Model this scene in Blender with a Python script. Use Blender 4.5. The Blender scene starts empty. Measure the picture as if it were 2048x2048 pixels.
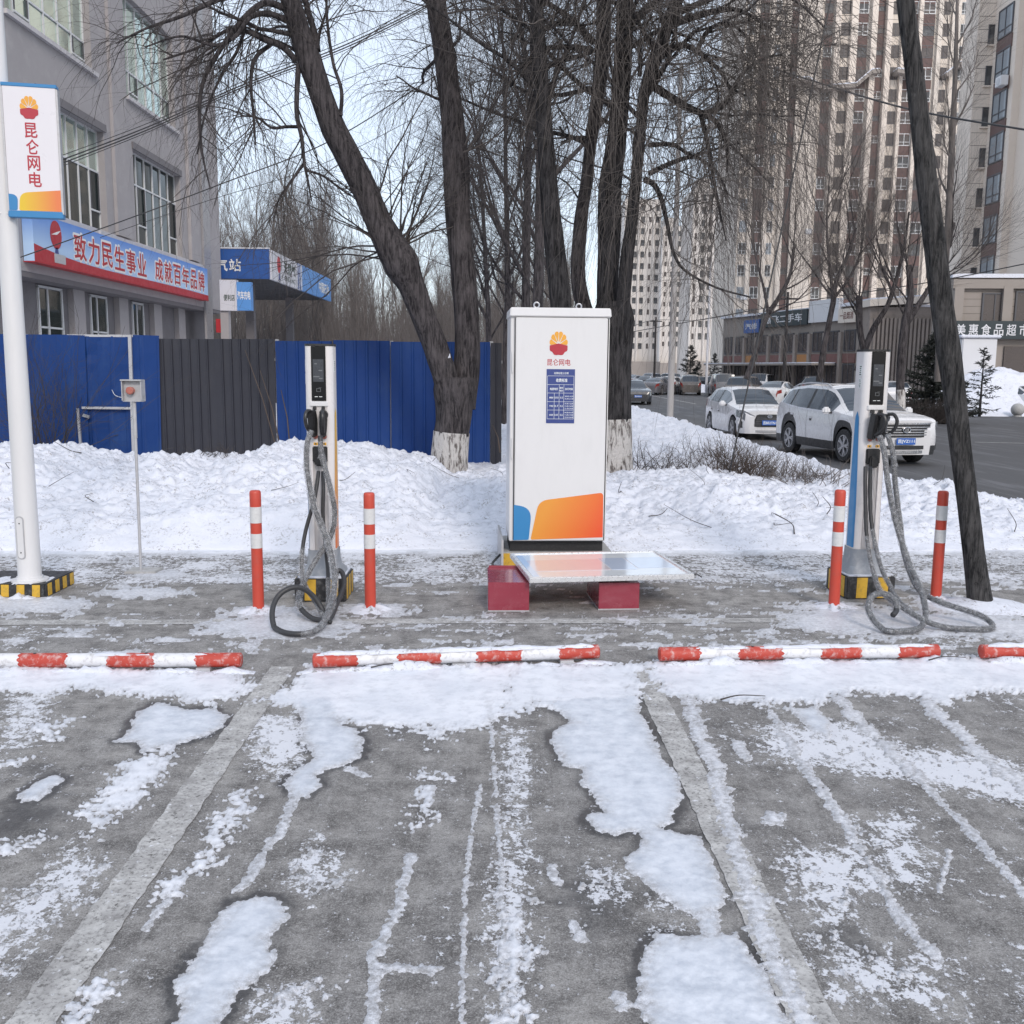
import bpy, bmesh, math, random
import numpy as np
from mathutils import Vector, Matrix, Euler

# ------------------------------------------------------------------ camera, sky, sun, exposure
scn = bpy.context.scene
COL = scn.collection
CAM_H = 1.95; FPX = 1950.0; PITCH = math.radians(8.3); ROLL = math.radians(0.5)
RM = Matrix.Rotation(math.pi/2 - PITCH, 3, 'X') @ Matrix.Rotation(ROLL, 3, 'Z')
cam_d = bpy.data.cameras.new('camera'); cam = bpy.data.objects.new('camera', cam_d); COL.objects.link(cam)
cam.matrix_world = Matrix.Translation((0, 0, CAM_H)) @ RM.to_4x4()
cam_d.sensor_width = 36; cam_d.lens = 36*FPX/2048; cam_d.clip_start = .05; cam_d.clip_end = 3000
scn.camera = cam
SUN_EL = math.radians(33); SUN_AZ = math.radians(162)      # azimuth measured clockwise from +Y: behind the camera, to its right
wd = bpy.data.worlds.new('World'); scn.world = wd; wd.use_nodes = True
nt = wd.node_tree; bg = nt.nodes['Background']
sky = nt.nodes.new('ShaderNodeTexSky'); sky.sky_type = 'NISHITA'; sky.sun_disc = False
sky.sun_elevation = SUN_EL; sky.sun_rotation = SUN_AZ; sky.air_density = 1.0; sky.dust_density = 1.2; sky.ozone_density = 1.4
veil = nt.nodes.new('ShaderNodeMix'); veil.data_type = 'RGBA'       # thin high cloud over the blue
veil.inputs[0].default_value = .62
veil.inputs[7].default_value = (7.7, 8.35, 9.3, 1)
nt.links.new(sky.outputs[0], veil.inputs[6]); nt.links.new(veil.outputs[2], bg.inputs[0])
bg.inputs[1].default_value = .115
sun_d = bpy.data.lights.new('sun', 'SUN'); sun_d.energy = 1.3; sun_d.angle = math.radians(14); sun_d.color = (1, .91, .82)
sun = bpy.data.objects.new('sun', sun_d); COL.objects.link(sun)
sdir = Vector((math.sin(SUN_AZ)*math.cos(SUN_EL), math.cos(SUN_AZ)*math.cos(SUN_EL), math.sin(SUN_EL)))
sun.rotation_euler = (-sdir).to_track_quat('-Z', 'Y').to_euler()
scn.view_settings.view_transform = 'Standard'; scn.view_settings.look = 'None'
scn.view_settings.exposure = 0.42; scn.view_settings.gamma = 1.0
scn.render.engine = 'CYCLES'
scn.cycles.max_bounces = 6; scn.cycles.diffuse_bounces = 3; scn.cycles.glossy_bounces = 3; scn.cycles.transmission_bounces = 4
scn.cycles.caustics_reflective = False; scn.cycles.caustics_refractive = False

RNP = np.array(RM)
def ray(u, v):
    return RM @ Vector(((u-1024)/FPX, -(v-1024)/FPX, -1))
def G(u, v, z=0.0):                      # point of the survey photograph -> point at height z
    r = ray(u, v); t = (z-CAM_H)/r.z
    return Vector((r.x*t, r.y*t, z))
def A(u, v, Y):                          # -> point in the plane y = Y
    r = ray(u, v); t = Y/r.y
    return Vector((r.x*t, Y, CAM_H+r.z*t))
K = 2048/1932.
def g(u, v, z=0.0): return G(u*K, v*K, z)
def a(u, v, Y): return A(u*K, v*K, Y)

# ------------------------------------------------------------------ materials
MATS = {}
def nmat(name):
    m = bpy.data.materials.new(name); m.use_nodes = True
    MATS[name] = m
    return m, m.node_tree, m.node_tree.nodes['Principled BSDF']
def mixc(nt, fac, c1, c2, blend='MIX'):
    n = nt.nodes.new('ShaderNodeMix'); n.data_type = 'RGBA'; n.blend_type = blend
    for i, c in ((0, fac), (6, c1), (7, c2)):
        if hasattr(c, 'links'): nt.links.new(c, n.inputs[i])
        elif i == 0: n.inputs[0].default_value = c
        else: n.inputs[i].default_value = (*c[:3], 1)
    return n.outputs[2]
def mathn(nt, op, x, y=None, clamp=False):
    n = nt.nodes.new('ShaderNodeMath'); n.operation = op; n.use_clamp = clamp
    for i, c in ((0, x), (1, y)):
        if c is None: continue
        if hasattr(c, 'links'): nt.links.new(c, n.inputs[i])
        else: n.inputs[i].default_value = c
    return n.outputs[0]
def ramp(nt, x, lo, hi, interp='LINEAR'):
    n = nt.nodes.new('ShaderNodeMapRange'); n.clamp = True
    if interp != 'LINEAR': n.interpolation_type = interp
    nt.links.new(x, n.inputs[0]); n.inputs[1].default_value = lo; n.inputs[2].default_value = hi
    return n.outputs[0]
def noise(nt, scale, detail=4, rough=.55, stretch=None, coord='Object', dist=0):
    tc = nt.nodes.new('ShaderNodeTexCoord'); n = nt.nodes.new('ShaderNodeTexNoise')
    n.inputs['Scale'].default_value = scale; n.inputs['Detail'].default_value = detail; n.inputs['Roughness'].default_value = rough
    n.inputs['Distortion'].default_value = dist
    if stretch:
        mp = nt.nodes.new('ShaderNodeMapping'); mp.inputs['Scale'].default_value = stretch
        nt.links.new(tc.outputs[coord], mp.inputs[0]); nt.links.new(mp.outputs[0], n.inputs['Vector'])
    else: nt.links.new(tc.outputs[coord], n.inputs['Vector'])
    return n.outputs['Fac']
def bump(nt, b, h, strength=.4, dist=.01):
    n = nt.nodes.new('ShaderNodeBump'); n.inputs['Strength'].default_value = strength; n.inputs['Distance'].default_value = dist
    nt.links.new(h, n.inputs['Height']); nt.links.new(n.outputs[0], b.inputs['Normal'])
def M(name, rgb, rough=.5, metal=0, var=.12, scale=6, grime=None, bmp=0, bscale=60, stretch=None, coat=0, spec=.5, ramt=.1):
    """plain painted / coated surface: colour mottling, optional grime patches, roughness breakup, fine bump"""
    if name in MATS: return MATS[name]
    m, nt, b = nmat(name)
    n1 = noise(nt, scale, 5, .6, stretch)
    c = mixc(nt, n1, tuple(x*(1-var) for x in rgb), tuple(min(1, x*(1+var)) for x in rgb))
    if grime:
        n2 = noise(nt, scale*2.3, 8, .68, stretch)
        c = mixc(nt, mathn(nt, 'MULTIPLY', ramp(nt, n2, .5, .72), grime[1]), c, grime[0])
    nt.links.new(c, b.inputs['Base Color'])
    nr = noise(nt, scale*3, 4)
    r = nt.nodes.new('ShaderNodeMapRange'); nt.links.new(nr, r.inputs[0])
    r.inputs[1].default_value = .3; r.inputs[2].default_value = .7; r.inputs[3].default_value = max(.02, rough-ramt); r.inputs[4].default_value = min(1, rough+ramt)
    nt.links.new(r.outputs[0], b.inputs['Roughness'])
    b.inputs['Metallic'].default_value = metal; b.inputs['Coat Weight'].default_value = coat; b.inputs['Coat Roughness'].default_value = .08
    b.inputs['Specular IOR Level'].default_value = spec
    if bmp: bump(nt, b, noise(nt, bscale, 5, .6), bmp, .01)
    return m

# ------------------------------------------------------------------ mesh building
class MB:
    def __init__(s): s.v = []; s.f = []
    def add(s, vs, fs):
        o = len(s.v); s.v += [tuple(x) for x in vs]; s.f += [tuple(i+o for i in f) for f in fs]; return s
    def box(s, c, d, rot=None, taper=None):
        hx, hy, hz = d[0]/2, d[1]/2, d[2]/2; vs = []
        for z in (-1, 1):
            k = taper if (taper and z > 0) else 1
            for x, y in ((-1, -1), (1, -1), (1, 1), (-1, 1)): vs.append(Vector((x*hx*k, y*hy*k, z*hz)))
        if rot: 
            e = Euler(rot).to_matrix(); vs = [e @ p for p in vs]
        c = Vector(c)
        return s.add([p+c for p in vs], [(3, 2, 1, 0), (4, 5, 6, 7), (0, 1, 5, 4), (1, 2, 6, 5), (2, 3, 7, 6), (3, 0, 4, 7)])
    def bar(s, p, q, w, h=None, up=(0, 0, 1)):
        p = Vector(p); q = Vector(q); h = h or w; d = (q-p).normalized(); upv = Vector(up)
        if abs(d.dot(upv)) > .99: upv = Vector((0, 1, 0))
        sx = d.cross(upv).normalized()*w/2; sz = sx.normalized().cross(d).normalized()*h/2
        vs = [o+i*sx+j*sz for o in (p, q) for i, j in ((-1, -1), (1, -1), (1, 1), (-1, 1))]
        return s.add(vs, [(0, 1, 2, 3), (7, 6, 5, 4), (0, 4, 5, 1), (1, 5, 6, 2), (2, 6, 7, 3), (3, 7, 4, 0)])
    def tube(s, pts, r, n=10, cap=True):
        pts = [Vector(p) for p in pts]; m = len(pts); rs = r if hasattr(r, '__len__') else [r]*m
        t = (pts[1]-pts[0]).normalized(); ref = Vector((0, 0, 1)) if abs(t.z) < .9 else Vector((1, 0, 0))
        nx = t.cross(ref).normalized(); vs = []
        for i in range(m):
            t = (pts[min(i+1, m-1)]-pts[max(i-1, 0)]).normalized()
            nx = (nx-t*nx.dot(t)).normalized(); ny = t.cross(nx)
            for k in range(n):
                an = 2*math.pi*k/n; vs.append(pts[i]+(nx*math.cos(an)+ny*math.sin(an))*rs[i])
        fs = [(i*n+k, i*n+(k+1) % n, (i+1)*n+(k+1) % n, (i+1)*n+k) for i in range(m-1) for k in range(n)]
        if cap: fs += [tuple(range(n))[::-1], tuple((m-1)*n+k for k in range(n))]
        return s.add(vs, fs)
    def lathe(s, prof, c=(0, 0, 0), n=24):          # prof: (radius, z) bottom to top
        vs = [(c[0]+r*math.cos(2*math.pi*k/n), c[1]+r*math.sin(2*math.pi*k/n), c[2]+z) for r, z in prof for k in range(n)]
        fs = [(i*n+k, i*n+(k+1) % n, (i+1)*n+(k+1) % n, (i+1)*n+k) for i in range(len(prof)-1) for k in range(n)]
        fs += [tuple(range(n))[::-1], tuple((len(prof)-1)*n+k for k in range(n))]
        return s.add(vs, fs)
    def prism(s, poly, d, mat=None):                 # poly in xy extruded along +z by d, then placed with mat
        n = len(poly); vs = [Vector((x, y, 0)) for x, y in poly]+[Vector((x, y, d)) for x, y in poly]
        if mat: vs = [mat @ p for p in vs]
        return s.add(vs, [tuple(range(n))[::-1], tuple(range(n, 2*n))]+[(i, (i+1) % n, n+(i+1) % n, n+i) for i in range(n)])
    def build(s, name, mat, parent=None, smooth=False, bevel=0, loc=None, rot=None, seg=2):
        me = bpy.data.meshes.new(name); me.from_pydata(s.v, [], s.f); me.validate(); me.update()
        return link(name, me, mat, parent, smooth, bevel, loc, rot, seg)
def link(name, me, mat, parent=None, smooth=False, bevel=0, loc=None, rot=None, seg=2):
    if mat is not None:
        me.materials.clear(); me.materials.append(MATS[mat] if isinstance(mat, str) else mat)
    if bevel:
        bm = bmesh.new(); bm.from_mesh(me)
        es = [e for e in bm.edges if len(e.link_faces) == 2 and e.calc_face_angle(0) > .6]
        bmesh.ops.bevel(bm, geom=es, offset=bevel, segments=seg, affect='EDGES', clamp_overlap=True)
        bm.to_mesh(me); bm.free()
    if smooth:
        me.polygons.foreach_set('use_smooth', [True]*len(me.polygons))
        if smooth != 'all': me.set_sharp_from_angle(angle=math.radians(35))
    o = bpy.data.objects.new(name, me); COL.objects.link(o)
    if parent is not None: o.parent = parent
    if loc is not None: o.location = loc
    if rot is not None: o.rotation_euler = rot
    return o
def npmesh(name, v, f, mat, parent=None, smooth=True, kind=None):
    """v (n,3) array, f (m,3|4) array"""
    me = bpy.data.meshes.new(name); v = np.asarray(v, np.float32); f = np.asarray(f, np.int32)
    me.vertices.add(len(v)); me.vertices.foreach_set('co', v.ravel())
    k = f.shape[1]; me.loops.add(f.size); me.loops.foreach_set('vertex_index', f.ravel())
    me.polygons.add(len(f)); me.polygons.foreach_set('loop_start', np.arange(0, f.size, k, dtype=np.int32))
    if smooth: me.polygons.foreach_set('use_smooth', np.ones(len(f), bool))
    me.update(calc_edges=True); me.validate()
    o = link(name, me, mat, parent)
    if kind: o['kind'] = kind
    return o
def thing(name, label, cat, loc=(0, 0, 0), rz=0, group=None):
    o = bpy.data.objects.new(name, None); COL.objects.link(o); o.empty_display_size = .1
    o.location = loc; o.rotation_euler = (0, 0, rz)
    return tag(o, label, cat, group)
def tag(o, label, cat, group=None):
    o['label'] = label; o['category'] = cat
    if group: o['group'] = group
    return o
def struct(o): o['kind'] = 'structure'; return o
def copy_tree(o, parent=None):
    c = o.copy(); COL.objects.link(c); c.parent = parent
    for ch in o.children: copy_tree(ch, c)
    return c
def rrect(x0, y0, x1, y1, r, n=5):
    out = []
    for cx, cy, a0 in ((x1-r, y0+r, -90), (x1-r, y1-r, 0), (x0+r, y1-r, 90), (x0+r, y0+r, 180)):
        for i in range(n+1):
            an = math.radians(a0+90*i/n); out.append((cx+r*math.cos(an), cy+r*math.sin(an)))
    return out
FRONT = Matrix(((1, 0, 0, 0), (0, 0, -1, 0), (0, 1, 0, 0), (0, 0, 0, 1)))       # xy drawing -> xz wall facing -y (z of drawing = -y)
def wallmat(loc, rz=0): return Matrix.Translation(loc) @ Matrix.Rotation(rz, 4, 'Z') @ FRONT

# text, converted to flat meshes while the scene is still nearly empty
TXT = {}
def text_mesh(body, bold=.0):
    key = (body, bold)
    if key in TXT: return TXT[key]
    cu = bpy.data.curves.new('lettering', 'FONT'); cu.body = body; cu.size = 1; cu.align_x = 'CENTER'; cu.align_y = 'CENTER'
    cu.extrude = .004; cu.resolution_u = 2
    ob = bpy.data.objects.new('lettering', cu); COL.objects.link(ob)
    bpy.context.view_layer.update()
    dg = bpy.context.evaluated_depsgraph_get()
    me = bpy.data.meshes.new_from_object(ob.evaluated_get(dg))
    bpy.data.objects.remove(ob); bpy.data.curves.remove(cu)
    co = np.zeros(len(me.vertices)*3, np.float32); me.vertices.foreach_get('co', co); co = co.reshape(-1, 3)
    if len(co):
        c = (co.min(0)+co.max(0))/2; c[2] = 0; s = max(1e-6, (co[:, 1].max()-co[:, 1].min()))
        co = (co-c)/s; me.vertices.foreach_set('co', co.ravel()); me.update()
    if bold:                                   # thicken strokes by overlaying shifted copies, each a hair apart in depth
        n = 8 if bold > .04 else 5; me2 = bpy.data.meshes.new('lettering'); f = [tuple(p.vertices) for p in me.polygons]; vs = []; fs = []
        for i in range(n):
            an = 2*math.pi*i/n; sh = np.array([math.cos(an)*bold, math.sin(an)*bold, i*.0002]); fs += [tuple(q+len(vs) for q in p) for p in f]; vs += [tuple(p) for p in (co+sh)]
        me2.from_pydata(vs, [], fs); me = me2
    TXT[key] = me
    return me
def put_text(name, body, mat, parent, loc, height, rz=0, bold=.0, width=None, extra=None):
    """lettering standing on a wall that faces -y (turned by rz); width stretches it"""
    me = text_mesh(body, bold).copy()
    co = np.zeros(len(me.vertices)*3, np.float32); me.vertices.foreach_get('co', co); co = co.reshape(-1, 3)
    w = co[:, 0].max()-co[:, 0].min(); sx = height if width is None else width/w
    co[:, 0] *= sx; co[:, 1] *= height; co[:, 2] *= min(1, height)
    me.vertices.foreach_set('co', co.ravel())
    me.transform(extra if extra is not None else wallmat(loc, rz)); me.update()
    return link(name, me, mat, parent)

# ------------------------------------------------------------------ numpy noise
_rs = np.random.RandomState(7)
_P = np.concatenate([_rs.permutation(512)]*2); _GR = _rs.uniform(-1, 1, (512, 2))
def pnoise(x, y):
    xi = np.floor(x).astype(int); yi = np.floor(y).astype(int); xf = x-xi; yf = y-yi
    u = xf*xf*xf*(xf*(xf*6-15)+10); w = yf*yf*yf*(yf*(yf*6-15)+10)
    def gr(i, j, dx, dy):
        h = _P[(_P[(xi+i) & 511]+((yi+j) & 511)) & 511]; q = _GR[h]; return q[..., 0]*dx+q[..., 1]*dy
    n00 = gr(0, 0, xf, yf); n10 = gr(1, 0, xf-1, yf); n01 = gr(0, 1, xf, yf-1); n11 = gr(1, 1, xf-1, yf-1)
    return (n00*(1-u)+n10*u)*(1-w)+(n01*(1-u)+n11*u)*w
def fbm(x, y, o=4, gain=.5):
    s = 0; am = 1
    for i in range(o):
        s = s+am*pnoise(x*2**i+i*17.3, y*2**i-i*9.1); am *= gain
    return s
def grid_faces(nr, nc):
    i = np.arange((nr-1)*nc).reshape(nr-1, nc)[:, :-1]
    return np.stack([i, i+1, i+nc+1, i+nc], -1).reshape(-1, 4)
# ================================================================== GROUND, SNOW
def snow_nodes(nt, b, base=(.72, .738, .81), dirt=.0):
    n1 = noise(nt, 1.3, 6, .6); n2 = noise(nt, 14, 6, .65); n3 = noise(nt, 160, 3, .7)
    c = mixc(nt, ramp(nt, n1, .35, .7), base, tuple(x*.93 for x in base))
    c = mixc(nt, mathn(nt, 'MULTIPLY', ramp(nt, n2, .54, .74), .40+dirt), c, (.52, .53, .58))
    nd = noise(nt, 5, 8, .74); ng = noise(nt, 34, 6, .74)
    c = mixc(nt, mathn(nt, 'MULTIPLY', mathn(nt, 'MULTIPLY', ramp(nt, nd, .48, .60), ramp(nt, ng, .51, .60)), .9), c, (.26, .245, .24))
    nt.links.new(c, b.inputs['Base Color']); b.inputs['Roughness'].default_value = .65
    b.inputs['Specular IOR Level'].default_value = .35
    b.inputs['Subsurface Weight'].default_value = 0
    h = mathn(nt, 'ADD', mathn(nt, 'MULTIPLY', n2, 1.0), mathn(nt, 'MULTIPLY', n3, .35))
    bump(nt, b, h, .55, .03)
    return c
m, nt, b = nmat('snow'); snow_nodes(nt, b)
m, nt, b = nmat('slush')                       # thin icy snow trodden on the lot: white where deep, grey and glassy where it thins out
n1 = noise(nt, 3.2, 6, .62); n2 = noise(nt, 38, 6, .72); n3 = noise(nt, 190, 3, .7); n4 = noise(nt, 11, 6, .68)
c = mixc(nt, ramp(nt, n1, .38, .66), (.78, .79, .84), (.66, .68, .74))
c = mixc(nt, mathn(nt, 'MULTIPLY', ramp(nt, n4, .48, .66), .55), c, (.50, .52, .57))
ic = nt.nodes.new('ShaderNodeAttribute'); ic.attribute_name = 'ice'
c = mixc(nt, mathn(nt, 'MULTIPLY', ic.outputs['Fac'], .75), c, mixc(nt, ramp(nt, n4, .35, .7), (.66, .69, .75), (.42, .46, .53)))
at = nt.nodes.new('ShaderNodeAttribute'); at.attribute_name = 'thin'
tm = mathn(nt, 'MULTIPLY', at.outputs['Fac'], ramp(nt, mathn(nt, 'ADD', mathn(nt, 'MULTIPLY', n2, .7), mathn(nt, 'MULTIPLY', n3, .3)), .36, .60), clamp=True)
c = mixc(nt, tm, c, (.27, .265, .27))
nt.links.new(c, b.inputs['Base Color']); b.inputs['Roughness'].default_value = .5
bump(nt, b, mathn(nt, 'ADD', n2, mathn(nt, 'MULTIPLY', n3, .5)), .35, .008)
m, nt, b = nmat('concrete_lot')                # worn concrete: tone per bay, stains, aggregate, frost specks
tone = nt.nodes.new('ShaderNodeAttribute'); tone.attribute_name = 'tone'
wet = nt.nodes.new('ShaderNodeAttribute'); wet.attribute_name = 'wet'
frost = nt.nodes.new('ShaderNodeAttribute'); frost.attribute_name = 'frost'
big = noise(nt, .9, 6, .62); mid = noise(nt, 6, 8, .72); fine = noise(nt, 48, 6, .8); grit = noise(nt, 150, 3, .8); lng = noise(nt, 5.0, 7, .7, (1, .14, 1)); scr = noise(nt, 26, 5, .75, (1, .05, 1), dist=.3)
c = mixc(nt, tone.outputs['Fac'], (.315, .30, .285), (.165, .157, .154))
c = mixc(nt, mathn(nt, 'MULTIPLY', ramp(nt, big, .35, .65), .6), c, (.17, .16, .155))
c = mixc(nt, mathn(nt, 'MULTIPLY', ramp(nt, mid, .46, .62), .95), c, (.085, .078, .075))
c = mixc(nt, mathn(nt, 'MULTIPLY', ramp(nt, mid, .46, .30), .75), c, (.40, .385, .37))
c = mixc(nt, mathn(nt, 'MULTIPLY', ramp(nt, lng, .50, .70), .6), c, (.32, .31, .305))
c = mixc(nt, mathn(nt, 'MULTIPLY', ramp(nt, scr, .58, .70), .5), c, (.36, .35, .345))
c = mixc(nt, mathn(nt, 'MULTIPLY', ramp(nt, fine, .51, .62), .58), c, (.44, .43, .42))
c = mixc(nt, mathn(nt, 'MULTIPLY', ramp(nt, fine, .475, .37), .7), c, (.050, .046, .044))
c = mixc(nt, mathn(nt, 'MULTIPLY', ramp(nt, grit, .53, .60), .42), c, (.46, .45, .44))
c = mixc(nt, mathn(nt, 'MULTIPLY', ramp(nt, grit, .47, .39), .42), c, (.045, .043, .041))
c = mixc(nt, mathn(nt, 'MULTIPLY', wet.outputs['Fac'], .85), c, (.028, .027, .029))
fz = noise(nt, 17, 7, .70, (1.15, .8, 1)); fz2 = noise(nt, 60, 5, .72)
fs = mathn(nt, 'ADD', mathn(nt, 'MULTIPLY', fz, .62), mathn(nt, 'MULTIPLY', fz2, .38))
thr = mathn(nt, 'SUBTRACT', .648, mathn(nt, 'MULTIPLY', frost.outputs['Fac'], .24))
fm = mathn(nt, 'MULTIPLY', mathn(nt, 'SUBTRACT', fs, thr), 34, clamp=True)
c = mixc(nt, mathn(nt, 'MULTIPLY', fm, .88), c, (.70, .71, .76))
nt.links.new(c, b.inputs['Base Color'])
rg = mathn(nt, 'SUBTRACT', .85, mathn(nt, 'MULTIPLY', wet.outputs['Fac'], .5)); nt.links.new(rg, b.inputs['Roughness'])
bump(nt, b, mathn(nt, 'ADD', fine, mathn(nt, 'ADD', mathn(nt, 'MULTIPLY', mid, .6), mathn(nt, 'MULTIPLY', fm, .9))), .5, .008)
m, nt, b = nmat('asphalt')
n1 = noise(nt, .35, 6, .6, (1, .25, 1)); n2 = noise(nt, 2.2, 7, .65, (1, .12, 1)); n3 = noise(nt, 60, 4, .7)
c = mixc(nt, n1, (.050, .050, .054), (.085, .085, .09)); c = mixc(nt, mathn(nt, 'MULTIPLY', ramp(nt, n2, .52, .72), .55), c, (.24, .24, .26))
c = mixc(nt, mathn(nt, 'MULTIPLY', ramp(nt, n3, .55, .75), .3), c, (.14, .14, .145))
nt.links.new(c, b.inputs['Base Color']); b.inputs['Roughness'].default_value = .7; bump(nt, b, n3, .3, .01)
m, nt, b = nmat('worn_white_paint')
n1 = noise(nt, 7, 8, .72); n2 = noise(nt, 60, 6, .75); n3 = noise(nt, 20, 7, .72)
c = mixc(nt, ramp(nt, n1, .40, .66), (.50, .49, .48), (.26, .25, .245)); c = mixc(nt, mathn(nt, 'MULTIPLY', ramp(nt, n2, .50, .64), .8), c, (.13, .125, .12)); c = mixc(nt, mathn(nt, 'MULTIPLY', ramp(nt, n3, .60, .66), .9), c, (.70, .71, .75))
nt.links.new(mathn(nt, 'SUBTRACT', 1.0, mathn(nt, 'MULTIPLY', ramp(nt, n3, .42, .34), .85)), b.inputs['Alpha'])
nt.links.new(c, b.inputs['Base Color']); b.inputs['Roughness'].default_value = .8; bump(nt, b, n2, .3, .005)

# big sheet of snow-covered land
struct(MB().add([(-900, 12, -.06), (900, 12, -.06), (900, 1800, -.06), (-900, 1800, -.06)], [(0, 1, 2, 3)]).build('ground', 'snow'))
struct(MB().add([(-60, -60, -.03), (60, -60, -.03), (60, 12.0, -.03), (-60, 12.0, -.03)], [(0, 1, 2, 3)]).build('pavement', 'asphalt'))
# road running away beside the lot, widening into a crossing on the right
road = [(6.3, 15.2), (60, 15.2), (60, 47), (24, 50), (20.5, 60), (19.5, 420), (6.2, 420), (6.3, 60), (6.4, 30)]
struct(MB().add([(x, y, -.03) for x, y in road], [tuple(range(len(road)))]).build('road', 'asphalt'))
for i, (p, q) in enumerate((((13.5, 28.5), (32, 24.5)), ((11.2, 60), (11.2, 160)))):
    p = Vector((*p, -.024)); q = Vector((*q, -.024)); d = (q-p).normalized(); n = Vector((-d.y, d.x, 0))*.07
    struct(MB().add([p-n, q-n, q+n, p+n], [(0, 1, 2, 3)]).build('lane_marking', 'worn_white_paint'))

def Lz(pts): return [G(x*.53, 1250+y*.53) for x, y in pts]
def Rz_(pts): return [G(1024+x*.53, 1250+y*.53) for x, y in pts]
ICE = [Lz([(905,1040),(960,1030),(1040,1035),(1080,1070),(1080,1110),(1040,1150),(1000,1180),(1010,1220),(1035,1245),(1010,1300),(930,1350),(880,1410),(820,1506),(780,1560),(640,1560),(690,1440),(665,1350),(720,1300),(760,1220),(800,1150),(850,1090)]),
 Lz([(1130,290),(1250,270),(1290,380),(1340,395),(1365,430),(1355,500),(1300,525),(1230,545),(1195,570),(1205,610),(1160,650),(1100,640),(1080,600),(1100,560),(1160,530),(1190,500),(1160,450),(1140,380)]),
 Lz([(480,420),(520,330),(600,295),(700,320),(800,315),(855,345),(845,380),(780,415),(700,440),(600,460),(540,480),(520,440),(430,440)]),
 Lz([(70,640),(130,600),(200,570),(230,585),(190,620),(150,660),(90,665)]),
 Rz_([(100,290),(300,280),(470,270),(480,330),(530,420),(560,500),(630,580),(640,650),(600,740),(560,770),(640,790),(700,800),(740,870),(800,990),(790,1060),(720,1100),(640,1070),(560,1020),(500,960),(440,920),(430,880),(490,840),(500,790),(450,780),(390,790),(320,770),(280,730),(300,710),(350,710),(330,660),(270,600),(265,540),(200,530),(180,490),(150,440),(160,400),(230,370),(200,350),(150,310)]),
 Rz_([(560,1170),(640,1180),(740,1180),(850,1165),(900,1250),(960,1310),(1000,1400),(1050,1506),(1080,1580),(540,1580),(490,1390),(480,1330),(510,1220)]),
 Rz_([(700,1080),(780,1080),(770,1190),(730,1190)]),
 Rz_([(1060,320),(1140,310),(1200,370),(1190,420),(1130,400)])]
SNOWP = [Lz([(-300,150),(400,160),(900,180),(960,230),(930,260),(800,300),(700,300),(650,270),(520,270),(400,260),(300,240),(150,270),(60,260),(-300,255)]),
 Lz([(1150,150),(1960,150),(1960,330),(1850,380),(1700,400),(1640,450),(1600,390),(1450,385),(1290,370),(1200,340),(1000,290),(940,300),(1100,230)]),
 Rz_([(-40,150),(500,145),(500,290),(380,340),(240,350),(100,300),(60,330),(-40,330)]),
 Rz_([(480,140),(2500,110),(2500,300),(1800,250),(1640,300),(1500,270),(1280,250),(1200,290),(1100,300),(1000,300),(760,290),(560,260)]),
 Lz([(420,560),(480,520),(560,490),(620,460),(660,470),(620,540),(590,600),(540,660),(510,690),(440,700),(380,760),(330,775),(310,690),(370,650),(420,610)]),
 Lz([(930,630),(960,650),(900,740),(850,830),(800,900),(720,960),(640,1010),(590,1030),(560,1020),(650,960),(740,900),(800,820),(850,720),(900,660)]),
 Lz([(380,1340),(400,1360),(340,1450),(300,1520),(240,1520),(310,1420)]), Lz([(1590,555),(1680,560),(1635,600),(1620,700),(1595,755),(1555,740),(1600,660)]),
 Lz([(130,370),(300,345),(230,380),(200,440),(140,400)]), Lz([(-20,510),(100,508),(60,525),(-20,530)]), Lz([(-20,820),(40,830),(110,795),(90,830),(30,860),(-20,860)]),
 Rz_([(-30,1090),(50,1120),(40,1300),(35,1560),(-30,1560)])]
STROKES = [(Lz, [(1110,650),(1080,720),(1060,780),(1010,840),(980,900),(940,960),(900,1000)], 13), (Lz, [(1550,870),(1520,990),(1490,1100),(1430,1200),(1410,1260),(1420,1320),(1400,1560)], 16),
 (Lz, [(1420,1290),(1640,1300)], 15), (Lz, [(630,1040),(550,1150)], 13), (Lz, [(1845,290),(1870,600),(1890,900),(1910,1560)], 5), (Lz, [(1815,600),(1780,780),(1755,1000),(1740,1560)], 4),
 (Rz_, [(670,280),(700,400),(770,540),(800,700),(840,830),(880,960),(940,1100),(960,1230),(1050,1400),(1150,1580)], 42), (Rz_, [(980,330),(1080,500),(1180,640),(1260,760),(1330,870),(1390,970),(1440,1060),(1500,1150),(1590,1250)], 22),
 (Rz_, [(1220,270),(1330,380),(1430,480),(1530,580)], 30), (Rz_, [(1530,580),(1640,690),(1730,780),(1830,900),(1980,1060)], 15), (Rz_, [(1560,290),(1680,400),(1780,500),(1990,660)], 34),
 (Rz_, [(1650,850),(1610,1010)], 5), (Rz_, [(850,440),(890,510)], 20), (Rz_, [(150,910),(175,975)], 10), (Rz_, [(230,1120),(262,1190)], 10), (Rz_, [(400,1400),(420,1440)], 16), (Rz_, [(990,720),(980,745)], 25),
 (Lz, [(1320,540),(1380,570)], 14)]
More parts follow.
